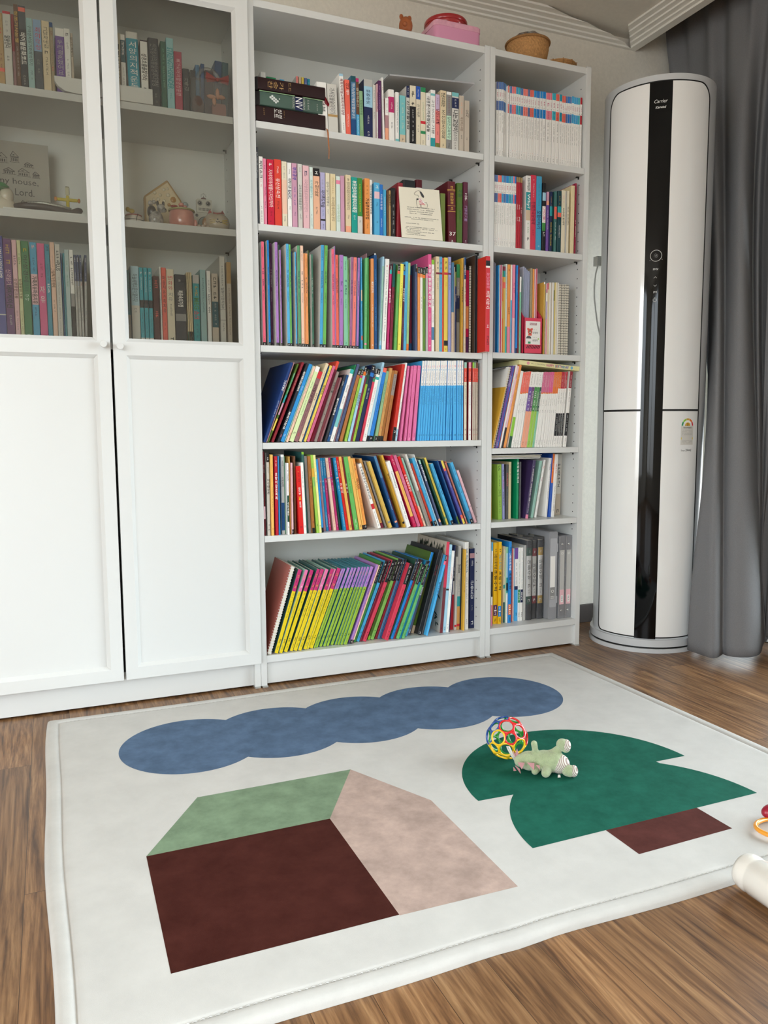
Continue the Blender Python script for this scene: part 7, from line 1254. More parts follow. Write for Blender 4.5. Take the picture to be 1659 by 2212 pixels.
for x, z, r_, g in [(-.225, .135, .005, 0), (-.214, .138, .004, 0), (-.252, .123, .005, 0), (-.236, .118, .005, 0), (-.213, .120, .006, 0), (-.255, .104, .004, 0), (-.242, .105, .0055, 0), (-.225, .103, .0045, 0), (-.198, .108, .0085, 1), (-.211, .092, .005, 1), (-.196, .088, .003, 0)]: m.ball((x, .1565, z2+z), (r_, .0025, r_), HG if g else HL, 12)
m.build('cheese_hole', t_, smooth=True)
t_ = thing('dog_figurine', 'black and white ceramic dog figurine beside the pink pot', 'figurine', (0, 0, 0))
DW = M('dog_white', 'a09c96', .35, coat=.5, mottle=(90, .75)); DB = M('dog_black', '35302e', .35, coat=.5, mottle=(90, .4))
m = MB(); m.ball((-.262, .065, z2+.024), (.021, .016, .024), DW, 16); m.ball((-.273, .07, z2+.045), (.013, .013, .018), DB, 16); m.ball((-.254, .056, z2+.010), (.006, .007, .012), DW, 12); m.ball((-.272, .056, z2+.009), (.006, .007, .011), DW, 12); m.build('body', t_, smooth=True)
m = MB(); m.ball((-.249, .055, z2+.053), (.012, .012, .012), DW, 16); m.ball((-.241, .046, z2+.046), (.007, .007, .006), DW, 12); m.ball((-.238, .040, z2+.048), .0022, DB, 8); m.build('head', t_, smooth=True)
for x in (-.258, -.242): m = MB(); m.ball((x, .056, z2+.066), (.004, .003, .008), DB, 10); m.build('ear', t_, smooth=True)
m = MB(); m.ball((-.277, .06, z2+.066), (.007, .006, .008), DW, 10); m.ball((-.267, .06, z2+.070), (.006, .006, .006), DW, 10); m.build('bow', t_, smooth=True)
t_ = thing('pig_pot', 'pink glazed lidded pig pot on the cabinet middle shelf', 'pot', (-.190, .062, z2))
PK = M('glaze_pink', 'cf8a7c', .18, coat=1, mottle=(50, .06)); PKY = M('glaze_lime', 'b4b070', .25, coat=.8)
m = MB(); m.lathe([(0, .0005), (.030, .0005), (.035, .006), (.0375, .022), (.036, .045), (.034, .051), (.031, .051), (.031, .03), (0, .03)], PK, n=40); m.build('pot_body', t_, smooth=True)
m = MB(); m.tube([(.036*math.cos(q*PI/20), .036*math.sin(q*PI/20), .0525) for q in range(40)], .0026, PKY, 8, True); m.build('rim', t_, smooth=True, label='lime green rim')
m = MB(); m.lathe([(.034, .053), (.025, .059), (.010, .064), (0, .065)], PK, n=32); m.ball((-.002, -.01, .068), (.008, .008, .006), PK, 14); m.ball((.009, -.008, .064), (.006, .005, .004), PK, 12); m.ball((-.02, .0, .064), (.012, .01, .004), M('glaze_red', '9c3a30', .2, coat=1), 12); m.ball((.013, .004, .073), (.008, .004, .008), M('glaze_grey', '9aa4a4', .3, coat=.6), 12); m.build('lid', t_, smooth=True)
m = MB(); m.ball((.0375, -.012, .018), (.006, .005, .012), PK, 12); m.build('ear', t_, smooth=True)
t_ = thing('robot_clock', 'white robot shaped card clock at the back of the cabinet shelf', 'clock', (0, 0, 0))
RW = M('robot_white', 'cbc8bc', .5); RK = M('robot_ink', '24242a', .5)
m = MB(); rbox(-.127, -.080, .17, .18, z2+.083, z2+.123, .004, RW, m)
for x in (-.117, -.092): m.lathe([(0, .1685), (.0055, .1685)], RK, (x, 0, z2+.110), 20, 'y'); m.lathe([(.0065, .169), (.0075, .169)], RK, (x, 0, z2+.110), 20, 'y'); m.ball((x-.0015, .1682, z2+.112), (.0015, .0004, .0015), RW, 6)
for r_ in range(2):
    for q in range(9): m.box(-.1205+q*.0042, -.1185+q*.0042, .1687, .1695, z2+.0885+r_*.0045, z2+.0915+r_*.0045, RK)
m.build('head', t_)
m = MB(); m.lathe([(0, .0), (.009, .0), (.007, .004), (0, .005)], M('robot_red', '5c2420', .5), (-.1045, .175, z2+.123), 16)
m.tube([(-.1045, .175, z2+.127), (-.1045, .175, z2+.134)], .0006, RK, 5)
for q in range(7):
    a = PI*q/6; m.tube([(-.1045+.005*math.cos(a), .175, z2+.133+.005*math.sin(a)), (-.1045+.009*math.cos(a), .175, z2+.133+.009*math.sin(a))], .0005, RK, 4)
m.build('antenna', t_)
m = MB(); rbox(-.136, -.072, .165, .183, z2+.001, z2+.081, .008, RW, m); m.lathe([(0, .1640), (.020, .1640), (.0215, .1645)], M('dial_grey', '8c948e', .4), (-.103, 0, z2+.048), 32, 'y'); m.lathe([(.0202, .1635), (.022, .1635)], RK, (-.103, 0, z2+.048), 32, 'y')
m.lathe([(0, .1642), (.003, .1642), (.0045, .1645)], RK, (-.128, 0, z2+.072), 14, 'y'); m.box(-.1035, -.1025, .163, .1637, z2+.048, z2+.062, RK); m.box(-.103, -.093, .163, .1637, z2+.0475, z2+.0485, RK); m.build('dial_body', t_)
t_ = thing('cat_pot', 'beige ceramic cat pot with red ears and yellow whiskers', 'pot', (-.090, .062, z2))
CT = M('cat_glaze', 'b9ab96', .22, coat=1, mottle=(30, .08)); CRD = M('cat_red', 'a8504c', .3, coat=.7); CY = M('cat_yellow', 'b8a030', .3, coat=.7)
m = MB(); m.lathe([(0, .0005), (.028, .0005), (.037, .010), (.040, .024), (.036, .040), (.026, .051), (.012, .057), (0, .058)], CT, n=36); m.ball((-.034, -.012, .022), (.010, .008, .016), M('cat_tan', '94704c', .3, coat=.8), 12); m.build('pot_body', t_, smooth=True)
for x in (-.018, .018): m = MB(); m.lathe([(.009, 0), (.006, .008), (0, .017)], CRD, (x, -.004, .048), 12); m.build('ear', t_, smooth=True)
m = MB(); m.tube([(-.014, -.028, .050), (-.004, -.030, .048), (.004, -.030, .050), (.013, -.027, .052)], .002, CRD, 6); m.build('ribbon', t_, smooth=True)
m = MB()
for s_, x in ((-1, -.010), (1, .010)):
    for k in range(3): m.tube([(x, -.0385, .027-k*.003), (x+s_*.016, -.035, .030-k*.006)], .0011, CY, 5)
m.tube([(-.008, -.0395, .024), (-.004, -.041, .021), (0, -.041, .025), (.004, -.041, .021), (.010, -.039, .023)], .001, RK, 5); m.ball((-.003, -.0395, .030), .002, M('cat_blue', '44506c', .3), 8); m.build('face_painting', t_)
t_ = thing('cake_figurine', 'striped ceramic cake figurine with a yellow bow by the door frame', 'figurine', (-.325, .060, z2))
m = MB(); m.lathe([(0, .0005), (.028, .0005), (.030, .006), (.027, .018), (.018, .028), (0, .033)], M('cake_white', 'd8d0c4', .3, coat=.8), n=32); m.build('cake_body', t_, smooth=True)
m = MB()
for z, r_ in ((.006, .0303), (.011, .0295)): m.tube([(r_*math.cos(q*PI/16), r_*math.sin(q*PI/16), z) for q in range(32)], .0008, RK, 5, True)
m.tube([(.004, -.030, .002), (.006, -.028, .016), (.010, -.022, .028)], .0008, RK, 5); m.tube([(.022*math.cos(q*PI/12), .022*math.sin(q*PI/12), .0255) for q in range(24)], .0014, CRD, 5, True); m.build('stripe', t_)
m = MB(); m.ball((-.006, -.012, .036), (.009, .006, .006), M('bow_yellow', 'b8a03c', .4), 12); m.ball((-.016, -.010, .040), (.006, .005, .007), M('bow_yellow'), 10); m.build('bow', t_, smooth=True)
for i, (x, y) in enumerate([(-.148, .022), (-.135, .020), (-.124, .022)]):
    m = MB(); m.ball((x, y, z2+.0055), (.007, .006, .005), M('shell_beige', 'b4a08e', .4, coat=.4, mottle=(200, .2)), 12)
    o = m.build('seashell', smooth=True); tag(o, ['small beige shell nearest the pink pot', 'small beige shell between two others before the cat pot', 'small beige shell nearest the cat pot'][i], 'shell', 'shells on the cabinet shelf')
# cookie bag on the upper shelf
t_ = thing('cookie_bag', 'clear gift bag with ring handle and red bow on the cabinet upper shelf', 'gift bag', (0, 0, 0))
BG = glass('gift_bag_plastic', (.90, .88, .86), 1.45, .08, 1, .14); zb = 1.6942
m = MB(); rr = random.Random(4)
m.grid([[(-.160+.118*u/6-(.012 if v == 0 else 0)*0, .050+.030*(1-v/5)*(-1)+rr.uniform(-.002, .002), zb+.112*v/5+rr.uniform(-.001, .001)) for u in range(7)] for v in range(6)], BG)
m.grid([[(-.160+.118*u/6, .062+.020*(1-v/5)+rr.uniform(-.002, .002), zb+.112*v/5) for u in range(7)] for v in range(6)], BG); m.build('bag_body', t_, smooth=True)
m = MB(); m.tube([(-.102+.032*math.cos(q*PI/12), .060, zb+.110+.034*math.sin(q*PI/12)) for q in range(13)], .0055, BG, 8); m.build('handle', t_, smooth=True)
m = MB(); RBW = M('bow_red', 'a81c1c', .5)
for s_ in (-1, 1): m.raw([(-.078, .050, zb+.118), (-.078+s_*.032, .046, zb+.132), (-.078+s_*.034, .052, zb+.118), (-.078+s_*.030, .048, zb+.104), (-.078, .058, zb+.114)], [(0, 1, 2), (0, 2, 4), (4, 2, 3)], RBW)
m.ball((-.078, .050, zb+.116), (.005, .004, .006), RBW, 10); m.build('bow', t_)
m = MB()
for x, z, w_, h_, c in [(-.075, .022, .036, .042, 'b87868')]: rbox(x-w_/2-.004, x+w_/2, .040, .056, zb+.004, zb+.046, .006, M('cookie_pink', c, .7), m)
m.build('cookie', t_, label='pink square cookie')
m = MB(); m.ball((-.100, .034, zb+.060), (.014, .005, .006), M('cookie_peach', 'c89880', .7), 12); m.ball((-.082, .034, zb+.070), (.006, .005, .016), M('cookie_peach'), 12); m.ball((-.073, .034, zb+.062), (.014, .005, .006), M('cookie_peach'), 12); m.ball((-.092, .034, zb+.048), (.006, .005, .013), M('cookie_peach'), 12); m.build('cookie', t_, smooth=True, label='peach bone shaped cookie')
m = MB(); m.ball((-.138, .040, zb+.030), (.018, .012, .030), M('cookie_brown', '5c3a2e', .6, mottle=(150, .3)), 14); m.build('cookie', t_, smooth=True, label='dark brown cookie')

# ---------------------------------------------------------------- air conditioner
AC = thing('air_conditioner', 'tall white rounded standing air conditioner with a black centre strip', 'air conditioner', (0, 0, 0))
cx, cy = 1.475, -.027; A0 = math.radians(-131.3)
SIL = M('ac_silver', 'c6c8ca', .32, spec=.5, coat=.3); AW = M('ac_white', 'f0f0ee', .14, coat=.6, coatr=.04); ABK = M('ac_black', '030304', .05, spec=.22); GAP = M('ac_gap', '0a0a0a', .5)
def cp(th, z, r_): a = A0+math.radians(th); return (cx+r_*math.cos(a), cy+r_*math.sin(a), z)
def patch(m, t0, t1, z0, z1, r_, mat, rc_t=(0, 0), rc_b=(0, 0), rad=.187, n=None):
    """curved panel; rc_*: corner radius at the t0 and t1 sides"""
    n = n or max(6, int(abs(t1-t0)/1.5)); ts = [t0+(t1-t0)*i/n for i in range(n+1)]
    for e in (rc_t, rc_b):
        for side, rc in enumerate(e):
            if rc: ts += [(t0 if side == 0 else t1)+(1 if side == 0 else -1)*math.degrees(rc*q/rad)*(1 if t1 > t0 else -1) for q in (.02, .06, .12, .2, .3, .45, .6, .8, 1)]
    ts = sorted(set(round(t, 4) for t in ts))
    def drop(t, rcs):
        d = 0
        for side, rc in enumerate(rcs):
            s_ = abs(t-(t0 if side == 0 else t1))*PI/180*rad
            if rc and s_ < rc: d = max(d, rc-math.sqrt(max(0, rc*rc-(rc-s_)**2)))
        return d
    m.grid([[cp(t, z0+drop(t, rc_b), r_) for t in ts], [cp(t, z1-drop(t, rc_t), r_) for t in ts]], mat)
    return ts, [z0+drop(t, rc_b) for t in ts], [z1-drop(t, rc_t) for t in ts]
def panel(name, t0, t1, z0, z1, r0, r1, mat, rc_t=(0, 0), rc_b=(0, 0), label=None):
    m = MB(); ts, zb_, zt = patch(m, t0, t1, z0, z1, r1, mat, rc_t, rc_b)
    m.grid([[cp(t, z, r0) for t, z in zip(ts, zt)], [cp(t, z, r1) for t, z in zip(ts, zt)]], mat)
    m.grid([[cp(t, z, r1) for t, z in zip(ts, zb_)], [cp(t, z, r0) for t, z in zip(ts, zb_)]], mat)
    for q in (0, -1): m.face([cp(ts[q], zb_[q], r0), cp(ts[q], zb_[q], r1), cp(ts[q], zt[q], r1), cp(ts[q], zt[q], r0)], mat)
    return m.build(name, AC, auto=.6, label=label)
m = MB(); ts, zb_, zt = patch(m, -100, 100, .045, 1.968, .187, SIL, (.065, .065), n=80)
a, c_ = cp(-100, 0, .187), cp(100, 0, .187); bk = Vector((cx-.0, cy, 0)); ax = Vector((-math.cos(A0), -math.sin(A0), 0))
pa = [Vector(a)+ax*.10, Vector(c_)+ax*.10]
m.face([(a[0], a[1], .045), (a[0], a[1], 1.90), (pa[0][0], pa[0][1], 1.90), (pa[0][0], pa[0][1], .045)], SIL)
m.face([(c_[0], c_[1], .045), (pa[1][0], pa[1][1], .045), (pa[1][0], pa[1][1], 1.90), (c_[0], c_[1], 1.90)], SIL)
m.face([(pa[0][0], pa[0][1], .045), (pa[0][0], pa[0][1], 1.90), (pa[1][0], pa[1][1], 1.90), (pa[1][0], pa[1][1], .045)], SIL)
tp = [cp(t, z, .187) for t, z in zip(ts, zt)]; n = len(tp)
m.raw(tp+[(cx+ax[0]*.02, cy+ax[1]*.02, z) for _, _, z in tp], [(i, i+1, n+i+1, n+i) for i in range(n-1)], SIL)
m.face([(a[0], a[1], 1.90), (pa[0][0], pa[0][1], 1.90), (pa[1][0], pa[1][1], 1.90), (c_[0], c_[1], 1.90)], SIL)
m.build('housing', AC, auto=.7)
m = MB(); patch(m, -60, 60, .052, 1.9485, .1876, GAP, (.052, .052), (.022, .022)); m.build('panel_gap', AC)
panel('front_panel', -56.6, -9.7, .864, 1.943, .1877, .1900, AW, (.048, 0), label='upper left white panel')
panel('front_panel', -56.6, -9.7, .057, .857, .1877, .1900, AW, (0, 0), (.02, 0), label='lower left white panel')
panel('front_panel', 12.5, 56.6, .864, 1.943, .1877, .1900, AW, (0, .048), label='upper right white panel')
panel('front_panel', 12.5, 56.6, .057, .857, .1877, .1900, AW, (0, 0), (0, .02), label='lower right white panel')
panel('centre_strip', -9.7, 12.5, .050, 1.9445, .1877, .1895, ABK, label='glossy black vertical strip')
m = MB(); IW = M('print_white', 'e6e6e2', .4)
def ct(t0, z0, r_=.1898): return lambda u, v: cp(t0+math.degrees(u/r_), z0+v, r_)
def center_text(s, tc, z, wd, hh, keep=1.6, bold=False): put_text(m, s, IW, ct(tc-math.degrees(wd/2/.19), z-hh/2), wd, hh, bold, 'h', keep)
def slant(f, k): return lambda u, v: f(u+v*k, v)
put_text(m, 'Carrier', IW, slant(ct(-5.3, 1.876), .22), .042, .0115, False); put_text(m, 'Klarwind', IW, slant(ct(-3.6, 1.8585), .22), .032, .0078, True)
center_text('PMV', 1.3, 1.336, .017, .0065); center_text('M', 1.3, 1.260, .010, .0065)
def ringpts(tc, zc, r_, a0=0, a1=360, n=32): return [cp(tc+math.degrees(r_*math.cos(math.radians(a0+(a1-a0)*i/n))/.19), zc+r_*math.sin(math.radians(a0+(a1-a0)*i/n)), .1898) for i in range(n+1)]
m.tube(ringpts(1.2, 1.381, .0185)[:-1], .0008, IW, 6, True)
for q in range(4): a_ = 90*q+20; m.tube(ringpts(1.2+math.degrees(.0035*math.cos(math.radians(a_))/.19), 1.381+.0035*math.sin(math.radians(a_)), .0030, 0, 360, 12)[:-1], .0004, M('print_grey', '9a9a98', .4), 4, True)
for z, s_ in ((1.309, 1), (1.282, -1)): m.tube([cp(-.4, z-s_*.0025, .1898), cp(1.1, z+s_*.0025, .1898), cp(2.6, z-s_*.0025, .1898)], .0006, IW, 4)
m.tube(ringpts(1.3, 1.234, .0058, 130, 410, 20), .0006, IW, 4); m.tube([cp(1.3, 1.236, .1898), cp(1.3, 1.243, .1898)], .0006, IW, 4)
m.tube([cp(-5.0, 1.366, .1898), cp(-4.2, 1.366, .1898)], .0005, IW, 4); m.tube([cp(6.8, 1.368, .1898), cp(7.6, 1.368, .1898)], .0005, IW, 4); m.tube([cp(7.2, 1.3668, .1898), cp(7.2, 1.3692, .1898)], .0005, IW, 4)
m.build('control_marks', AC, label='white printed brand lettering and touch symbols')
m = MB(); f = lambda t, z, r_=.1903: cp(t, z, r_)
def arc(zc, tc, r0, r1, a0, a1, mat, rr_=.1905):
    n = 8
    for i in range(n):
        A = [math.radians(a0+(a1-a0)*k/n) for k in (i, i+1)]
        m.face([cp(tc+math.degrees(r_*math.cos(q)/.19), zc+r_*math.sin(q), rr_) for r_, q in ((r0, A[0]), (r1, A[0]), (r1, A[1]), (r0, A[1]))], mat)
tc = 41.3; zc = .806; hw = math.degrees(.0275/.19)
arc(zc, tc, 0, .0275, 0, 180, P('w'), .1903)
for i in range(6): m.face([cp(tc-hw+2*hw*i/6, zc, .1903), cp(tc-hw+2*hw*i/6, .740, .1903), cp(tc-hw+2*hw*(i+1)/6, .740, .1903), cp(tc-hw+2*hw*(i+1)/6, zc, .1903)], P('lgreyw'))
for i, c in enumerate(('red', 'orange', 'gold', 'lime', 'green')): arc(zc, tc, .0195, .026, 36*i+1, 36*i+35, P(c))
arc(zc, tc, 0, .012, 0, 180, P('gold2')); put_text(m, '3', P('black'), lambda u, v: cp(tc-1+math.degrees(u/.19), zc+.001+v, .1908), .006, .008, True)
put_text(m, '에너지소비효율등급', P('black'), lambda u, v: cp(tc-5.5+math.degrees(u/.19), zc-.009+v, .1908), .036, .005, True)
m.face([cp(tc-hw*.95, .766, .1906), cp(tc-hw*.95, .759, .1906), cp(tc+hw*.95, .759, .1906), cp(tc+hw*.95, .766, .1906)], P('yellow'))
for z in (.789, .784, .779, .774, .753, .749, .745): put_marks(m, P('grey'), lambda u, v, z=z: cp(tc-7+math.degrees(v/.19), z+u, .1906), .003, .046, random.Random(int(z*1000)))
put_text(m, 'Smart', P('black'), lambda u, v: cp(tc-7.5+math.degrees(u/.19), .7175+v, .1906), .016, .006); put_text(m, '[Home]', P('black'), lambda u, v: cp(tc-1.5+math.degrees(u/.19), .7165+v, .1906), .024, .009, True)
m.build('energy_label', AC, label='energy grade 3 sticker with coloured arc')
m = MB()
for r_, z0, z1_ in ((.200, .0005, .016), (.195, .016, .022), (.197, .022, .048)):
    poly = [(cp(t, 0, r_)[0], cp(t, 0, r_)[1]) for t in range(-100, 101, 4)]; poly += [(cp(100, 0, r_)[0]+ax[0]*.10, cp(100, 0, r_)[1]+ax[1]*.10), (cp(-100, 0, r_)[0]+ax[0]*.10, cp(-100, 0, r_)[1]+ax[1]*.10)]
    m.prism(poly, z0, z1_, SIL if z0 != .016 else GAP)
m.build('base', AC, auto=.7)
CAB = M('cable_white', 'd6d6d0', .4)
m = MB(); m.tube([(1.400, .20, 1.425), (1.390, .20, 1.39), (1.385, .20, 1.34), (1.386, .20, 1.30), (1.394, .20, 1.25), (1.404, .20, 1.20), (1.42, .19, 1.12)], .0028, CAB, 8); m.box(1.393, 1.42, .195, .22, 1.42, 1.455, CAB); m.build('power_cord', AC, label='white cord looping at the left side')
m = MB(); m.ball((1.345, .235, .036), (.020, .018, .0355), CAB, 16); m.tube([(1.345, .22, .006), (1.31, .19, .004), (1.285, .13, .004), (1.262, .09, .004), (1.25, .10, .004)], .003, CAB, 6); o = m.build('cord_plug', smooth=True); tag(o, 'white rounded plug on the floor behind the air conditioner', 'plug')

# ---------------------------------------------------------------- curtains
def curtain_mat():
    m = M('curtain_grey', '78787a', .9, spec=.2, mottle=(500, .12), bump=(900, .35)); return m
CUR = [[[1.732,0.255,2.545],[1.798,0.2011,2.545],[1.732,0.1471,2.545],[1.798,0.0932,2.545],[1.732,0.0393,2.545],[1.798,-0.0146,2.545],[1.732,-0.0686,2.545],[1.798,-0.1225,2.545],[1.732,-0.1764,2.545],[1.798,-0.2304,2.545],[1.732,-0.2843,2.545],[1.798,-0.3382,2.545],[1.732,-0.3921,2.545],[1.798,-0.4461,2.545],[1.732,-0.5,2.545]],[[1.729,0.245,2.3],[1.801,0.1939,2.3],[1.729,0.1429,2.3],[1.801,0.0918,2.3],[1.729,0.0407,2.3],[1.801,-0.0104,2.3],[1.729,-0.0614,2.3],[1.801,-0.1125,2.3],[1.729,-0.1636,2.3],[1.801,-0.2146,2.3],[1.729,-0.2657,2.3],[1.801,-0.3168,2.3],[1.729,-0.3679,2.3],[1.801,-0.4189,2.3],[1.729,-0.47,2.3]],[[1.7429,0.1534,1.9],[1.7259,0.0872,1.9],[1.818,0.1446,1.9],[1.7426,0.0298,1.9],[1.7107,-0.0537,1.9],[1.8246,0.012,1.9],[1.757,-0.069,1.9],[1.7348,-0.1466,1.9],[1.8047,-0.1332,1.9],[1.8946,-0.061,1.9],[1.8059,-0.1667,1.9],[1.9157,-0.0838,1.9],[1.8317,-0.1951,1.9],[1.9289,-0.1433,1.9],[1.8536,-0.247,1.9]],[[1.725,0.0051,1.3],[1.7153,-0.0414,1.3],[1.7869,0.0074,1.3],[1.7039,-0.0864,1.3],[1.6524,-0.1651,1.3],[1.748,-0.0956,1.3],[1.7006,-0.1544,1.3],[1.6748,-0.2286,1.3],[1.7244,-0.223,1.3],[1.8426,-0.1225,1.3],[1.7643,-0.225,1.3],[1.888,-0.1277,1.3],[1.803,-0.2381,1.3],[1.9259,-0.1702,1.3],[1.8556,-0.2799,1.3]],[[1.6774,-0.145,0.75],[1.5944,-0.2033,0.75],[1.5392,-0.2329,0.75],[1.52,-0.2774,0.75],[1.5121,-0.3221,0.75],[1.6001,-0.259,0.75],[1.5764,-0.2921,0.75],[1.5863,-0.3388,0.75],[1.6395,-0.3523,0.75],[1.7741,-0.2402,0.75],[1.71,-0.3139,0.75],[1.8339,-0.2171,0.75],[1.7602,-0.3104,0.75],[1.8812,-0.2406,0.75],[1.8283,-0.325,0.75]],[[1.6695,-0.1655,0.5],[1.5595,-0.2249,0.5],[1.4991,-0.2495,0.5],[1.4922,-0.299,0.5],[1.4843,-0.358,0.5],[1.5768,-0.2926,0.5],[1.5531,-0.3256,0.5],[1.5749,-0.3707,0.5],[1.6391,-0.3817,0.5],[1.7563,-0.2803,0.5],[1.7326,-0.3093,0.5],[1.823,-0.2348,0.5],[1.7778,-0.2849,0.5],[1.863,-0.2198,0.5],[1.8342,-0.2552,0.5]],[[1.6604,-0.1848,0.3],[1.5326,-0.2404,0.3],[1.4695,-0.2486,0.3],[1.4758,-0.3109,0.3],[1.4696,-0.3787,0.3],[1.5641,-0.3154,0.3],[1.5403,-0.3483,0.3],[1.5676,-0.3922,0.3],[1.6344,-0.4066,0.3],[1.7425,-0.31,0.3],[1.737,-0.3144,0.3],[1.818,-0.2443,0.3],[1.7912,-0.2698,0.3],[1.8572,-0.2133,0.3],[1.8395,-0.2309,0.3]],[[1.6499,-0.2027,0.15],[1.5192,-0.2483,0.15],[1.4609,-0.2472,0.15],[1.4683,-0.3175,0.15],[1.4617,-0.3921,0.15],[1.5563,-0.3289,0.15],[1.5323,-0.3618,0.15],[1.5661,-0.4054,0.15],[1.6376,-0.4177,0.15],[1.7422,-0.3247,0.15],[1.7451,-0.3234,0.15],[1.8122,-0.2681,0.15],[1.7949,-0.2892,0.15],[1.8697,-0.2274,0.15],[1.8528,-0.2461,0.15]],[[1.6461,-0.2131,0.02],[1.5111,-0.2543,0.02],[1.4595,-0.2459,0.02],[1.4659,-0.3222,0.02],[1.4579,-0.4025,0.02],[1.5525,-0.3394,0.02],[1.5275,-0.3712,0.02],[1.5623,-0.416,0.02],[1.6383,-0.4262,0.02],[1.7478,-0.331,0.02],[1.7516,-0.3308,0.02],[1.821,-0.278,0.02],[1.8043,-0.3001,0.02],[1.8815,-0.241,0.02],[1.8655,-0.2607,0.02]]]
def loft(rows, name, label, sub=2, amp=0):
    m = MB(); m.grid(rows, curtain_mat()); o = m.build(name, smooth=True)
    s = o.modifiers.new('subsurf', 'SUBSURF'); s.levels = s.render_levels = sub
    d = o.modifiers.new('solid', 'SOLIDIFY'); d.thickness = .0015; d.offset = 0
    if label: tag(o, label, 'curtain', 'grey curtains')
    return o
loft(CUR, 'curtain', 'long heavy grey curtain draped beside the air conditioner')
rows = []
for z, ym, amp, sp, xo in ((2.54, -.52, .022, .034, 1.765), (1.9, -.50, .028, .030, 1.80), (1.3, -.46, .030, .027, 1.82), (.75, -.42, .030, .022, 1.83), (.40, -.36, .022, .014, 1.83), (.24, -.335, .016, .009, 1.83), (.12, -.37, .024, .014, 1.82), (.035, -.40, .03, .018, 1.82)):
    rows.append([(xo+amp*(1 if k % 2 else -1), ym+sp*(k-8), z) for k in range(17)])
loft(rows, 'curtain', 'second grey curtain gathered by the bright balcony window', 1)

# ---------------------------------------------------------------- rug
rug_c = M('rug_cream', 'c4c2be', .95, spec=.15, mottle=(12, .06), bump=(900, .15), bd=.002)
def rugm(n, c): return M(n, c, .95, spec=.12, mottle=(20, .2), bump=(900, .15), bd=.002)
RX0, RX1, RY0, RY1 = -.622, 1.032, -1.388, -.075; RZ = .0145
def axis(a, c, fine=(.0, .0015, .003, .0055, .009, .014, .021, .029, .032, .0345, .037, .041, .05, .08)):
    L_ = [a+f for f in fine]+[a+.1+(c-a-.2)*i/40 for i in range(41)]+[c-f for f in fine[::-1]]; return L_
xs, ys = axis(RX0, RX1), axis(RY0, RY1)
def zr(d):
    z = RZ*math.sqrt(max(0, 1-(1-min(d, .014)/.014)**2))
    return z-.0035*math.exp(-((d-.0335)/.003)**2)
def warp(x, y):
    wl = math.exp(-max(0, x-RX0)/.08); wb = math.exp(-max(0, y-RY0)/.08); wt = math.exp(-max(0, RY1-y)/.08)
    dx = wl*(.010+.008*math.sin(y*3.1)+.003*math.sin(y*9)); dy = wb*(.004*math.sin(x*4.2+1)+.0025*math.sin(x*13)-.004*math.exp(-((x-.07)/.04)**2)+.003)+wt*.003*math.sin(x*7)
    return x+dx, y+dy
m = MB(); rows = []
for y in ys:
    rw = []
    for x in xs:
        d = min(x-RX0, RX1-x, y-RY0, RY1-y); X_, Y_ = warp(x, y); rw.append((X_, Y_, max(.0004, zr(d))))
    rows.append(rw)
m.grid(rows, rug_c)
rug = m.build('rug', smooth=True); tag(rug, 'cream play rug printed with blue cloud, house and green tree on wooden floor', 'rug')
def dec(name, poly, mat, z=.00015, label=None):
    m = MB(); m.face([(x, y, RZ+z) for x, y in poly], mat); m.build(name, rug, label=label)
def circ(cx_, cy_, r_, a0, a1, n=24): return [(cx_+r_*math.cos(math.radians(a0+(a1-a0)*i/n)), cy_+r_*math.sin(math.radians(a0+(a1-a0)*i/n))) for i in range(n+1)]
blue = rugm('rug_blue', '536883'); cs = [-.280, -.053, .174, .401, .628]; r_ = .174; cyc = -.402
al = math.degrees(math.acos(.1135/r_)); m = MB()
for i, c_ in enumerate(cs):
    a0 = 180-(al if i else 0); a1 = al if i < 4 else 0
    pl = circ(c_, cyc, r_, a0, a1, 30)+circ(c_, cyc, r_, -a1, -a0, 30)
    m.face([(x, y, RZ+.00015) for x, y in pl[::-1]], blue)
m.build('cloud_print', rug, label='blue cloud print of five lobes')
dec('roof_print', [(-.444, -.902), (-.084, -.902), (.036, -.700), (-.316, -.700)], rugm('rug_sage', '758a70'), label='sage green roof print')
dec('house_print', [(-.447, -1.247), (-.084, -1.250), (-.084, -.902), (-.444, -.902)], rugm('rug_brown', '3f1810'), label='dark brown house front print')
dec('house_side_print', [(-.084, -1.252), (.137, -1.258), (.140, -.912), (.036, -.700), (-.084, -.902)], rugm('rug_pink', 'ae988e'), label='dusty pink house side print')
tr = rugm('rug_green', '125848'); rt = .2860
a_ = math.degrees(math.acos((.5165-.315)/rt)) 
pl = circ(.5165, -1.162, rt, 180, 180-a_, 16)+[(.315, -.955)][:0]+[(.231, -.955)]+circ(.5165, -.955, .286, 178, 2, 40)+[(.802, -.950), (.716, -.948)]+circ(.5165, -1.162, rt, a_, 0, 16)
pl = [p if i else (.2305, -1.162) for i, p in enumerate(pl)]
dec('tree_print', [(x, y if y > -1.16 else -1.162) for x, y in pl], tr, label='dark green two tier tree print')
dec('trunk_print', [(.400, -1.258), (.633, -1.255), (.633, -1.162), (.400, -1.162)], rugm('rug_trunk', '4f2620'), label='brown tree trunk print')
for yy in (RY0+.0335, RY1-.0335):
    m = MB()
    for i in range(150):
        x = RX0+.05+i*.0105
        X_, Y_ = warp(x, yy); X2, Y2 = warp(x+.006, yy)
        m.tube([(X_, Y_, RZ-.002), ((X_+X2)/2, (Y_+Y2)/2, RZ-.0008), (X2, Y2, RZ-.002)], .0008, rug_c, 5)
    m.build('hem_stitching', rug)

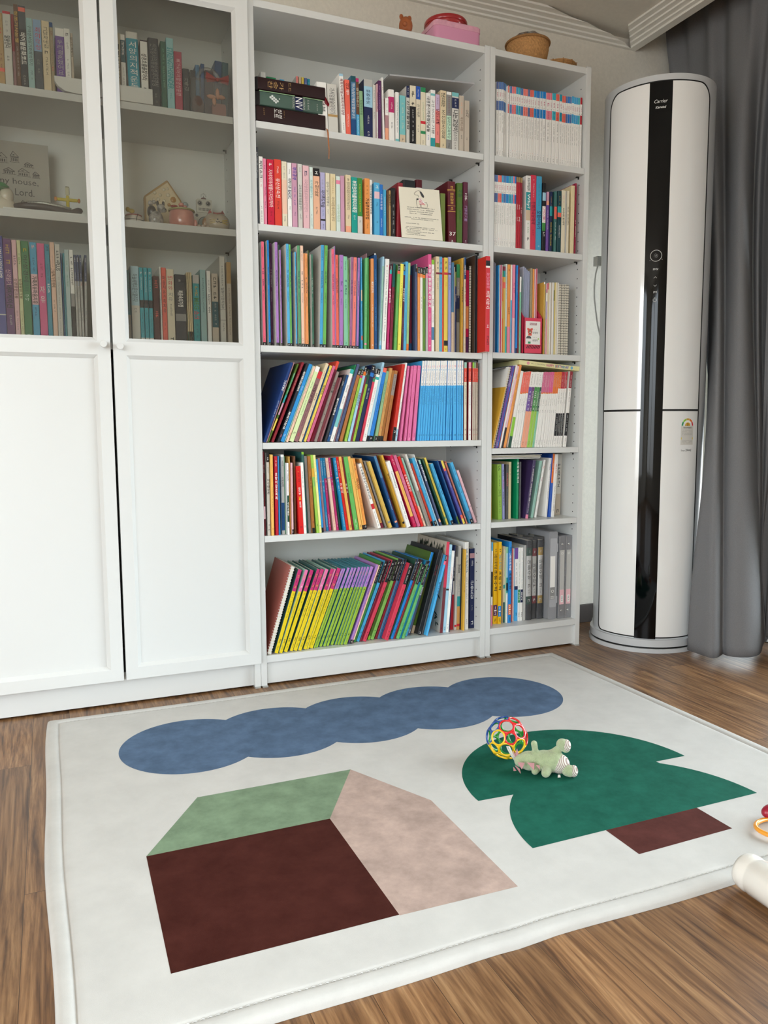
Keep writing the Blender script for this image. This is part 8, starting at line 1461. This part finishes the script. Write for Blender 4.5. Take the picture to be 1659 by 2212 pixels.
# ---------------------------------------------------------------- toys on the rug
ball = thing('lattice_ball', 'red blue yellow and green lattice ball toy on the rug', 'ball', (.4029, -.7890, .0655))
Rb = .0478
bm = bmesh.new(); bmesh.ops.create_icosphere(bm, subdivisions=1, radius=1)
iv = [v.co.normalized() for v in bm.verts]; fc = [(sum((v.co for v in f.verts), Vector())/3).normalized() for f in bm.faces]; bm.free()
rot = Matrix.Rotation(math.radians(24), 3, 'Z') @ Matrix.Rotation(math.radians(20), 3, 'X') @ Matrix.Rotation(math.radians(8), 3, 'Y')
cen = [(rot @ v, 0) for v in iv]+[(rot @ v, 1) for v in fc]
vd = Vector((-.576-.403, -2.361+.789, .74)).normalized(); rt_ = Vector((vd.y, -vd.x, 0)).normalized()*-1; up_ = rt_.cross(vd)*-1
if up_.z < 0: up_ = -up_
def colour(c):
    u, v, w_ = c.dot(rt_), c.dot(up_), c.dot(vd)
    if w_ < -.15: return 'green'
    if v < -.28 or (v < .12 and -.45 < u < .05): return 'yellow'
    if u < -.25: return 'blue'
    return 'red'
OB = dict(red=M('ball_red', 'd81c22', .25, coat=.6), blue=M('ball_blue', '154a96', .25, coat=.6), yellow=M('ball_yellow', 'eec21c', .25, coat=.6), green=M('ball_green', '2c9a34', .25, coat=.6))
parts = {k: MB() for k in OB}
e_ = {0: .305, 1: .378}
def ringp(c, rr_, n=28, R_=Rb):
    u = c.orthogonal().normalized(); v = c.cross(u); h = math.sqrt(1-rr_*rr_)
    return [(c*h+u*rr_*math.cos(2*PI*i/n)+v*rr_*math.sin(2*PI*i/n))*R_ for i in range(n)]
for c, k in cen: parts[colour(c)].tube(ringp(c, e_[k]*.93), .0025, OB[colour(c)], 7, True)
V_ = []
for i, (a, k1) in enumerate(cen):                            # webs where three openings meet
    for j in range(i+1, len(cen)):
        if (a-cen[j][0]).length > .85: continue
        for l in range(j+1, len(cen)):
            if (a-cen[l][0]).length > .85 or (cen[j][0]-cen[l][0]).length > .85: continue
            c = (a+cen[j][0]+cen[l][0]).normalized()
            if min((c-q[0]).length for q in cen) < .25: continue
            pp = [(c+(( -(q-c*q.dot(c))).normalized())*.15).normalized()*Rb for q in (a, cen[j][0], cen[l][0])]
            k = colour(a); mt = OB[k]
            for off in (.0012, -.0012): parts[k].face([p+c*off for p in (pp if off > 0 else pp[::-1])], mt)
for k in OB: parts[k].build('lattice_section', ball, smooth=True, label=k+' section of the lattice')

dino = thing('plush_dinosaur', 'pale green plush dinosaur lying on the green tree print', 'plush toy', (0, 0, 0))
TG = M('terry_green', 'b2c096', .95, sheen=.5, mottle=(90, .12), bump=(420, .9), bd=.004)
def striped():
    m = M('stripe_cloth', 'd8d2c8', .9); nt = m.node_tree; b = nt.nodes['Principled BSDF']
    tc = nt.nodes.new('ShaderNodeTexCoord'); mp = nt.nodes.new('ShaderNodeMapping'); mp.inputs['Rotation'].default_value = (.2, .5, .95)
    wv = nt.nodes.new('ShaderNodeTexWave'); wv.inputs['Scale'].default_value = 92; r = nt.nodes.new('ShaderNodeValToRGB'); e = r.color_ramp.elements
    e[0].position = .45; e[0].color = (*lin('dedad0'), 1); e[1].position = .6; e[1].color = (*lin('a08c84'), 1)
    nt.links.new(tc.outputs['Object'], mp.inputs[0]); nt.links.new(mp.outputs[0], wv.inputs[0]); nt.links.new(wv.outputs['Color'], r.inputs[0]); nt.links.new(r.outputs[0], b.inputs['Base Color']); return m
SC = striped(); fw = Vector((.565, .825, 0)); rg = Vector((.825, -.565, 0)); Q = Matrix((rg, fw, Vector((0, 0, 1)))).transposed()
def blobs(L_, name, mat, vox=.0022, label=None):
    m = MB()
    for c, r_ in L_: m.ball(c, r_, mat, 20, Q)
    o = m.build(name, dino, smooth=True, label=label)
    if len(L_) > 1:
        r_ = o.modifiers.new('remesh', 'REMESH'); r_.mode = 'VOXEL'; r_.voxel_size = vox; r_.use_smooth_shade = True
        s_ = o.modifiers.new('smooth', 'SMOOTH'); s_.factor = .7; s_.iterations = 6
    return o
zr0 = RZ
def limb(p, q, r0, r1, n=6): return [(tuple(Vector(p).lerp(Vector(q), i/n)), r0+(r1-r0)*i/n) for i in range(n+1)]
body = [((.4155, -.868, zr0+.0225), (.028, .021, .0225)), ((.398, -.857, zr0+.021), (.015, .015, .0155)), ((.4440, -.886, zr0+.025), (.026, .022, .0245)), ((.460, -.898, zr0+.0262), (.028, .026, .0262))]
body += limb((.430, -.874, zr0+.03), (.4235, -.8735, .0785), .0068, .0078)                       # arm raised
body += limb((.425, -.885, .024), (.412, -.8955, .0235), .009, .0085)                            # arm on the rug
body += limb((.455, -.890, .046), (.4725, -.904, .0720), .0135, .0085)                           # leg raised
body += limb((.440, -.905, .028), (.4265, -.917, .0255), .012, .0105)                            # knee in front
body += limb((.470, -.912, .026), (.4800, -.930, .0250), .009, .0095)                            # leg on the rug
blobs(body, 'body', TG)
blobs([((.4775, -.907, .0800), (.0145, .013, .0145)), ((.484, -.911, .0730), (.011, .012, .0115))], 'foot', TG)
blobs([((.4790, -.9350, .0285), (.0145, .013, .0140)), ((.474, -.930, .026), (.011, .011, .0105))], 'foot', TG)
def pad(c, r_, label):
    m = MB(); m.ball(c, r_, SC, 20, Q); m.build('sole' if 'sole' in label else 'belly_panel', dino, smooth=True, label=label)
pad((.4680, -.9085, zr0+.0225), (.0245, .0215, .0225), 'striped belly')
pad((.4850, -.9120, .0785), (.0105, .0140, .0140), 'striped sole of the raised foot'); pad((.4865, -.9395, .0285), (.0095, .0130, .0135), 'striped sole of the lower foot')
PKF = M('felt_pink', 'c08c8e', .9, sheen=.3)
for a_, b_, t_ in [((.375, -.880, .045), (.389, -.8885, .045), (.3805, -.890, .031)), ((.394, -.890, .045), (.4085, -.898, .0445), (.4035, -.905, .030)), ((.4105, -.9010, .041), (.4175, -.906, .0405), (.4155, -.910, .032)),
        ((.385, -.848, .040), (.3955, -.855, .044), (.3925, -.850, .064)), ((.3855, -.850, .041), (.3885, -.853, .047), (.3845, -.846, .057)), ((.374, -.872, .034), (.3835, -.876, .026), (.383, -.881, .0175)), ((.371, -.870, .030), (.376, -.874, .022), (.3695, -.874, .0225))]:
    m = MB(); c = (Vector(a_)+Vector(b_)+Vector(t_))/3; nn = (Vector(b_)-Vector(a_)).cross(Vector(t_)-Vector(a_)).normalized()*.0012
    p = [Vector(q) for q in (a_, b_, t_)]
    m.raw([tuple(x+nn) for x in p]+[tuple(x-nn) for x in p], [(0, 1, 2), (5, 4, 3), (0, 3, 4, 1), (1, 4, 5, 2), (2, 5, 3, 0)], PKF); m.build('felt_spike', dino)
m = MB(); m.tube([(.3885, -.8505, .034), (.380, -.8465, .048), (.3735, -.842, .062), (.3710, -.841, .068), (.3755, -.843, .067), (.3800, -.846, .055), (.3905, -.852, .037)], .0022, M('ribbon_white', 'dcdad2', .8), 6); m.build('hanging_loop', dino, smooth=True, label='white ribbon loop')
m = MB(); m.raw([(.4535, -.926, .0205), (.4575, -.929, .021), (.4560, -.933, .0165), (.4500, -.930, .0160)], [(0, 1, 2, 3)], M('ribbon_white')); m.build('care_tag', dino)
OR = M('ring_orange', 'f0a030', .3, coat=.5)
t_ = thing('teething_ring', 'orange teething ring with a dark red piece at the right rug edge', 'toy ring', (.712, -1.306, 0))
m = MB(); pts = []
for i in range(40):
    a = 2*PI*i/40; q_ = 1+.05*math.cos(3*a); pts.append((.052*q_*math.cos(a+.6), .044*q_*math.sin(a+.6), RZ+.0060+.004*max(0, math.cos(a-2.4))))
m.tube(pts, .0045, OR, 10, True); m.build('ring', t_, smooth=True)
m = MB(); m.ball((.020, .046, RZ+.018), (.024, .014, .014), M('toy_red', '9c1030', .4, coat=.3), 18); m.build('red_bead', t_, smooth=True, label='dark red bead')
CW_ = M('cup_white', 'e4e0d8', .25, coat=.5)
ax_ = Vector((-.03, -1, 0))
t_ = thing('white_bottle', 'white plastic bottle lying on the floor beside the rug edge', 'bottle', (.5120, -1.393, .0335))
t_.rotation_euler = ax_.to_track_quat('Z', 'Y').to_euler()
m = MB(); m.lathe([(0, 0), (.024, .0), (.029, .003), (.0315, .009), (.0325, .022), (.0310, .026), (.0305, .030), (.0325, .034), (.0325, .12), (.030, .13), (.014, .14), (0, .141)], CW_, n=40); m.build('bottle_body', t_, auto=.8)
m = MB(); m.lathe([(.0328, .100), (.0330, .101), (.0330, .112), (.0328, .113)], M('label_grey', 'c8c4bc', .4), n=40); m.build('bottle_band', t_, auto=.6)
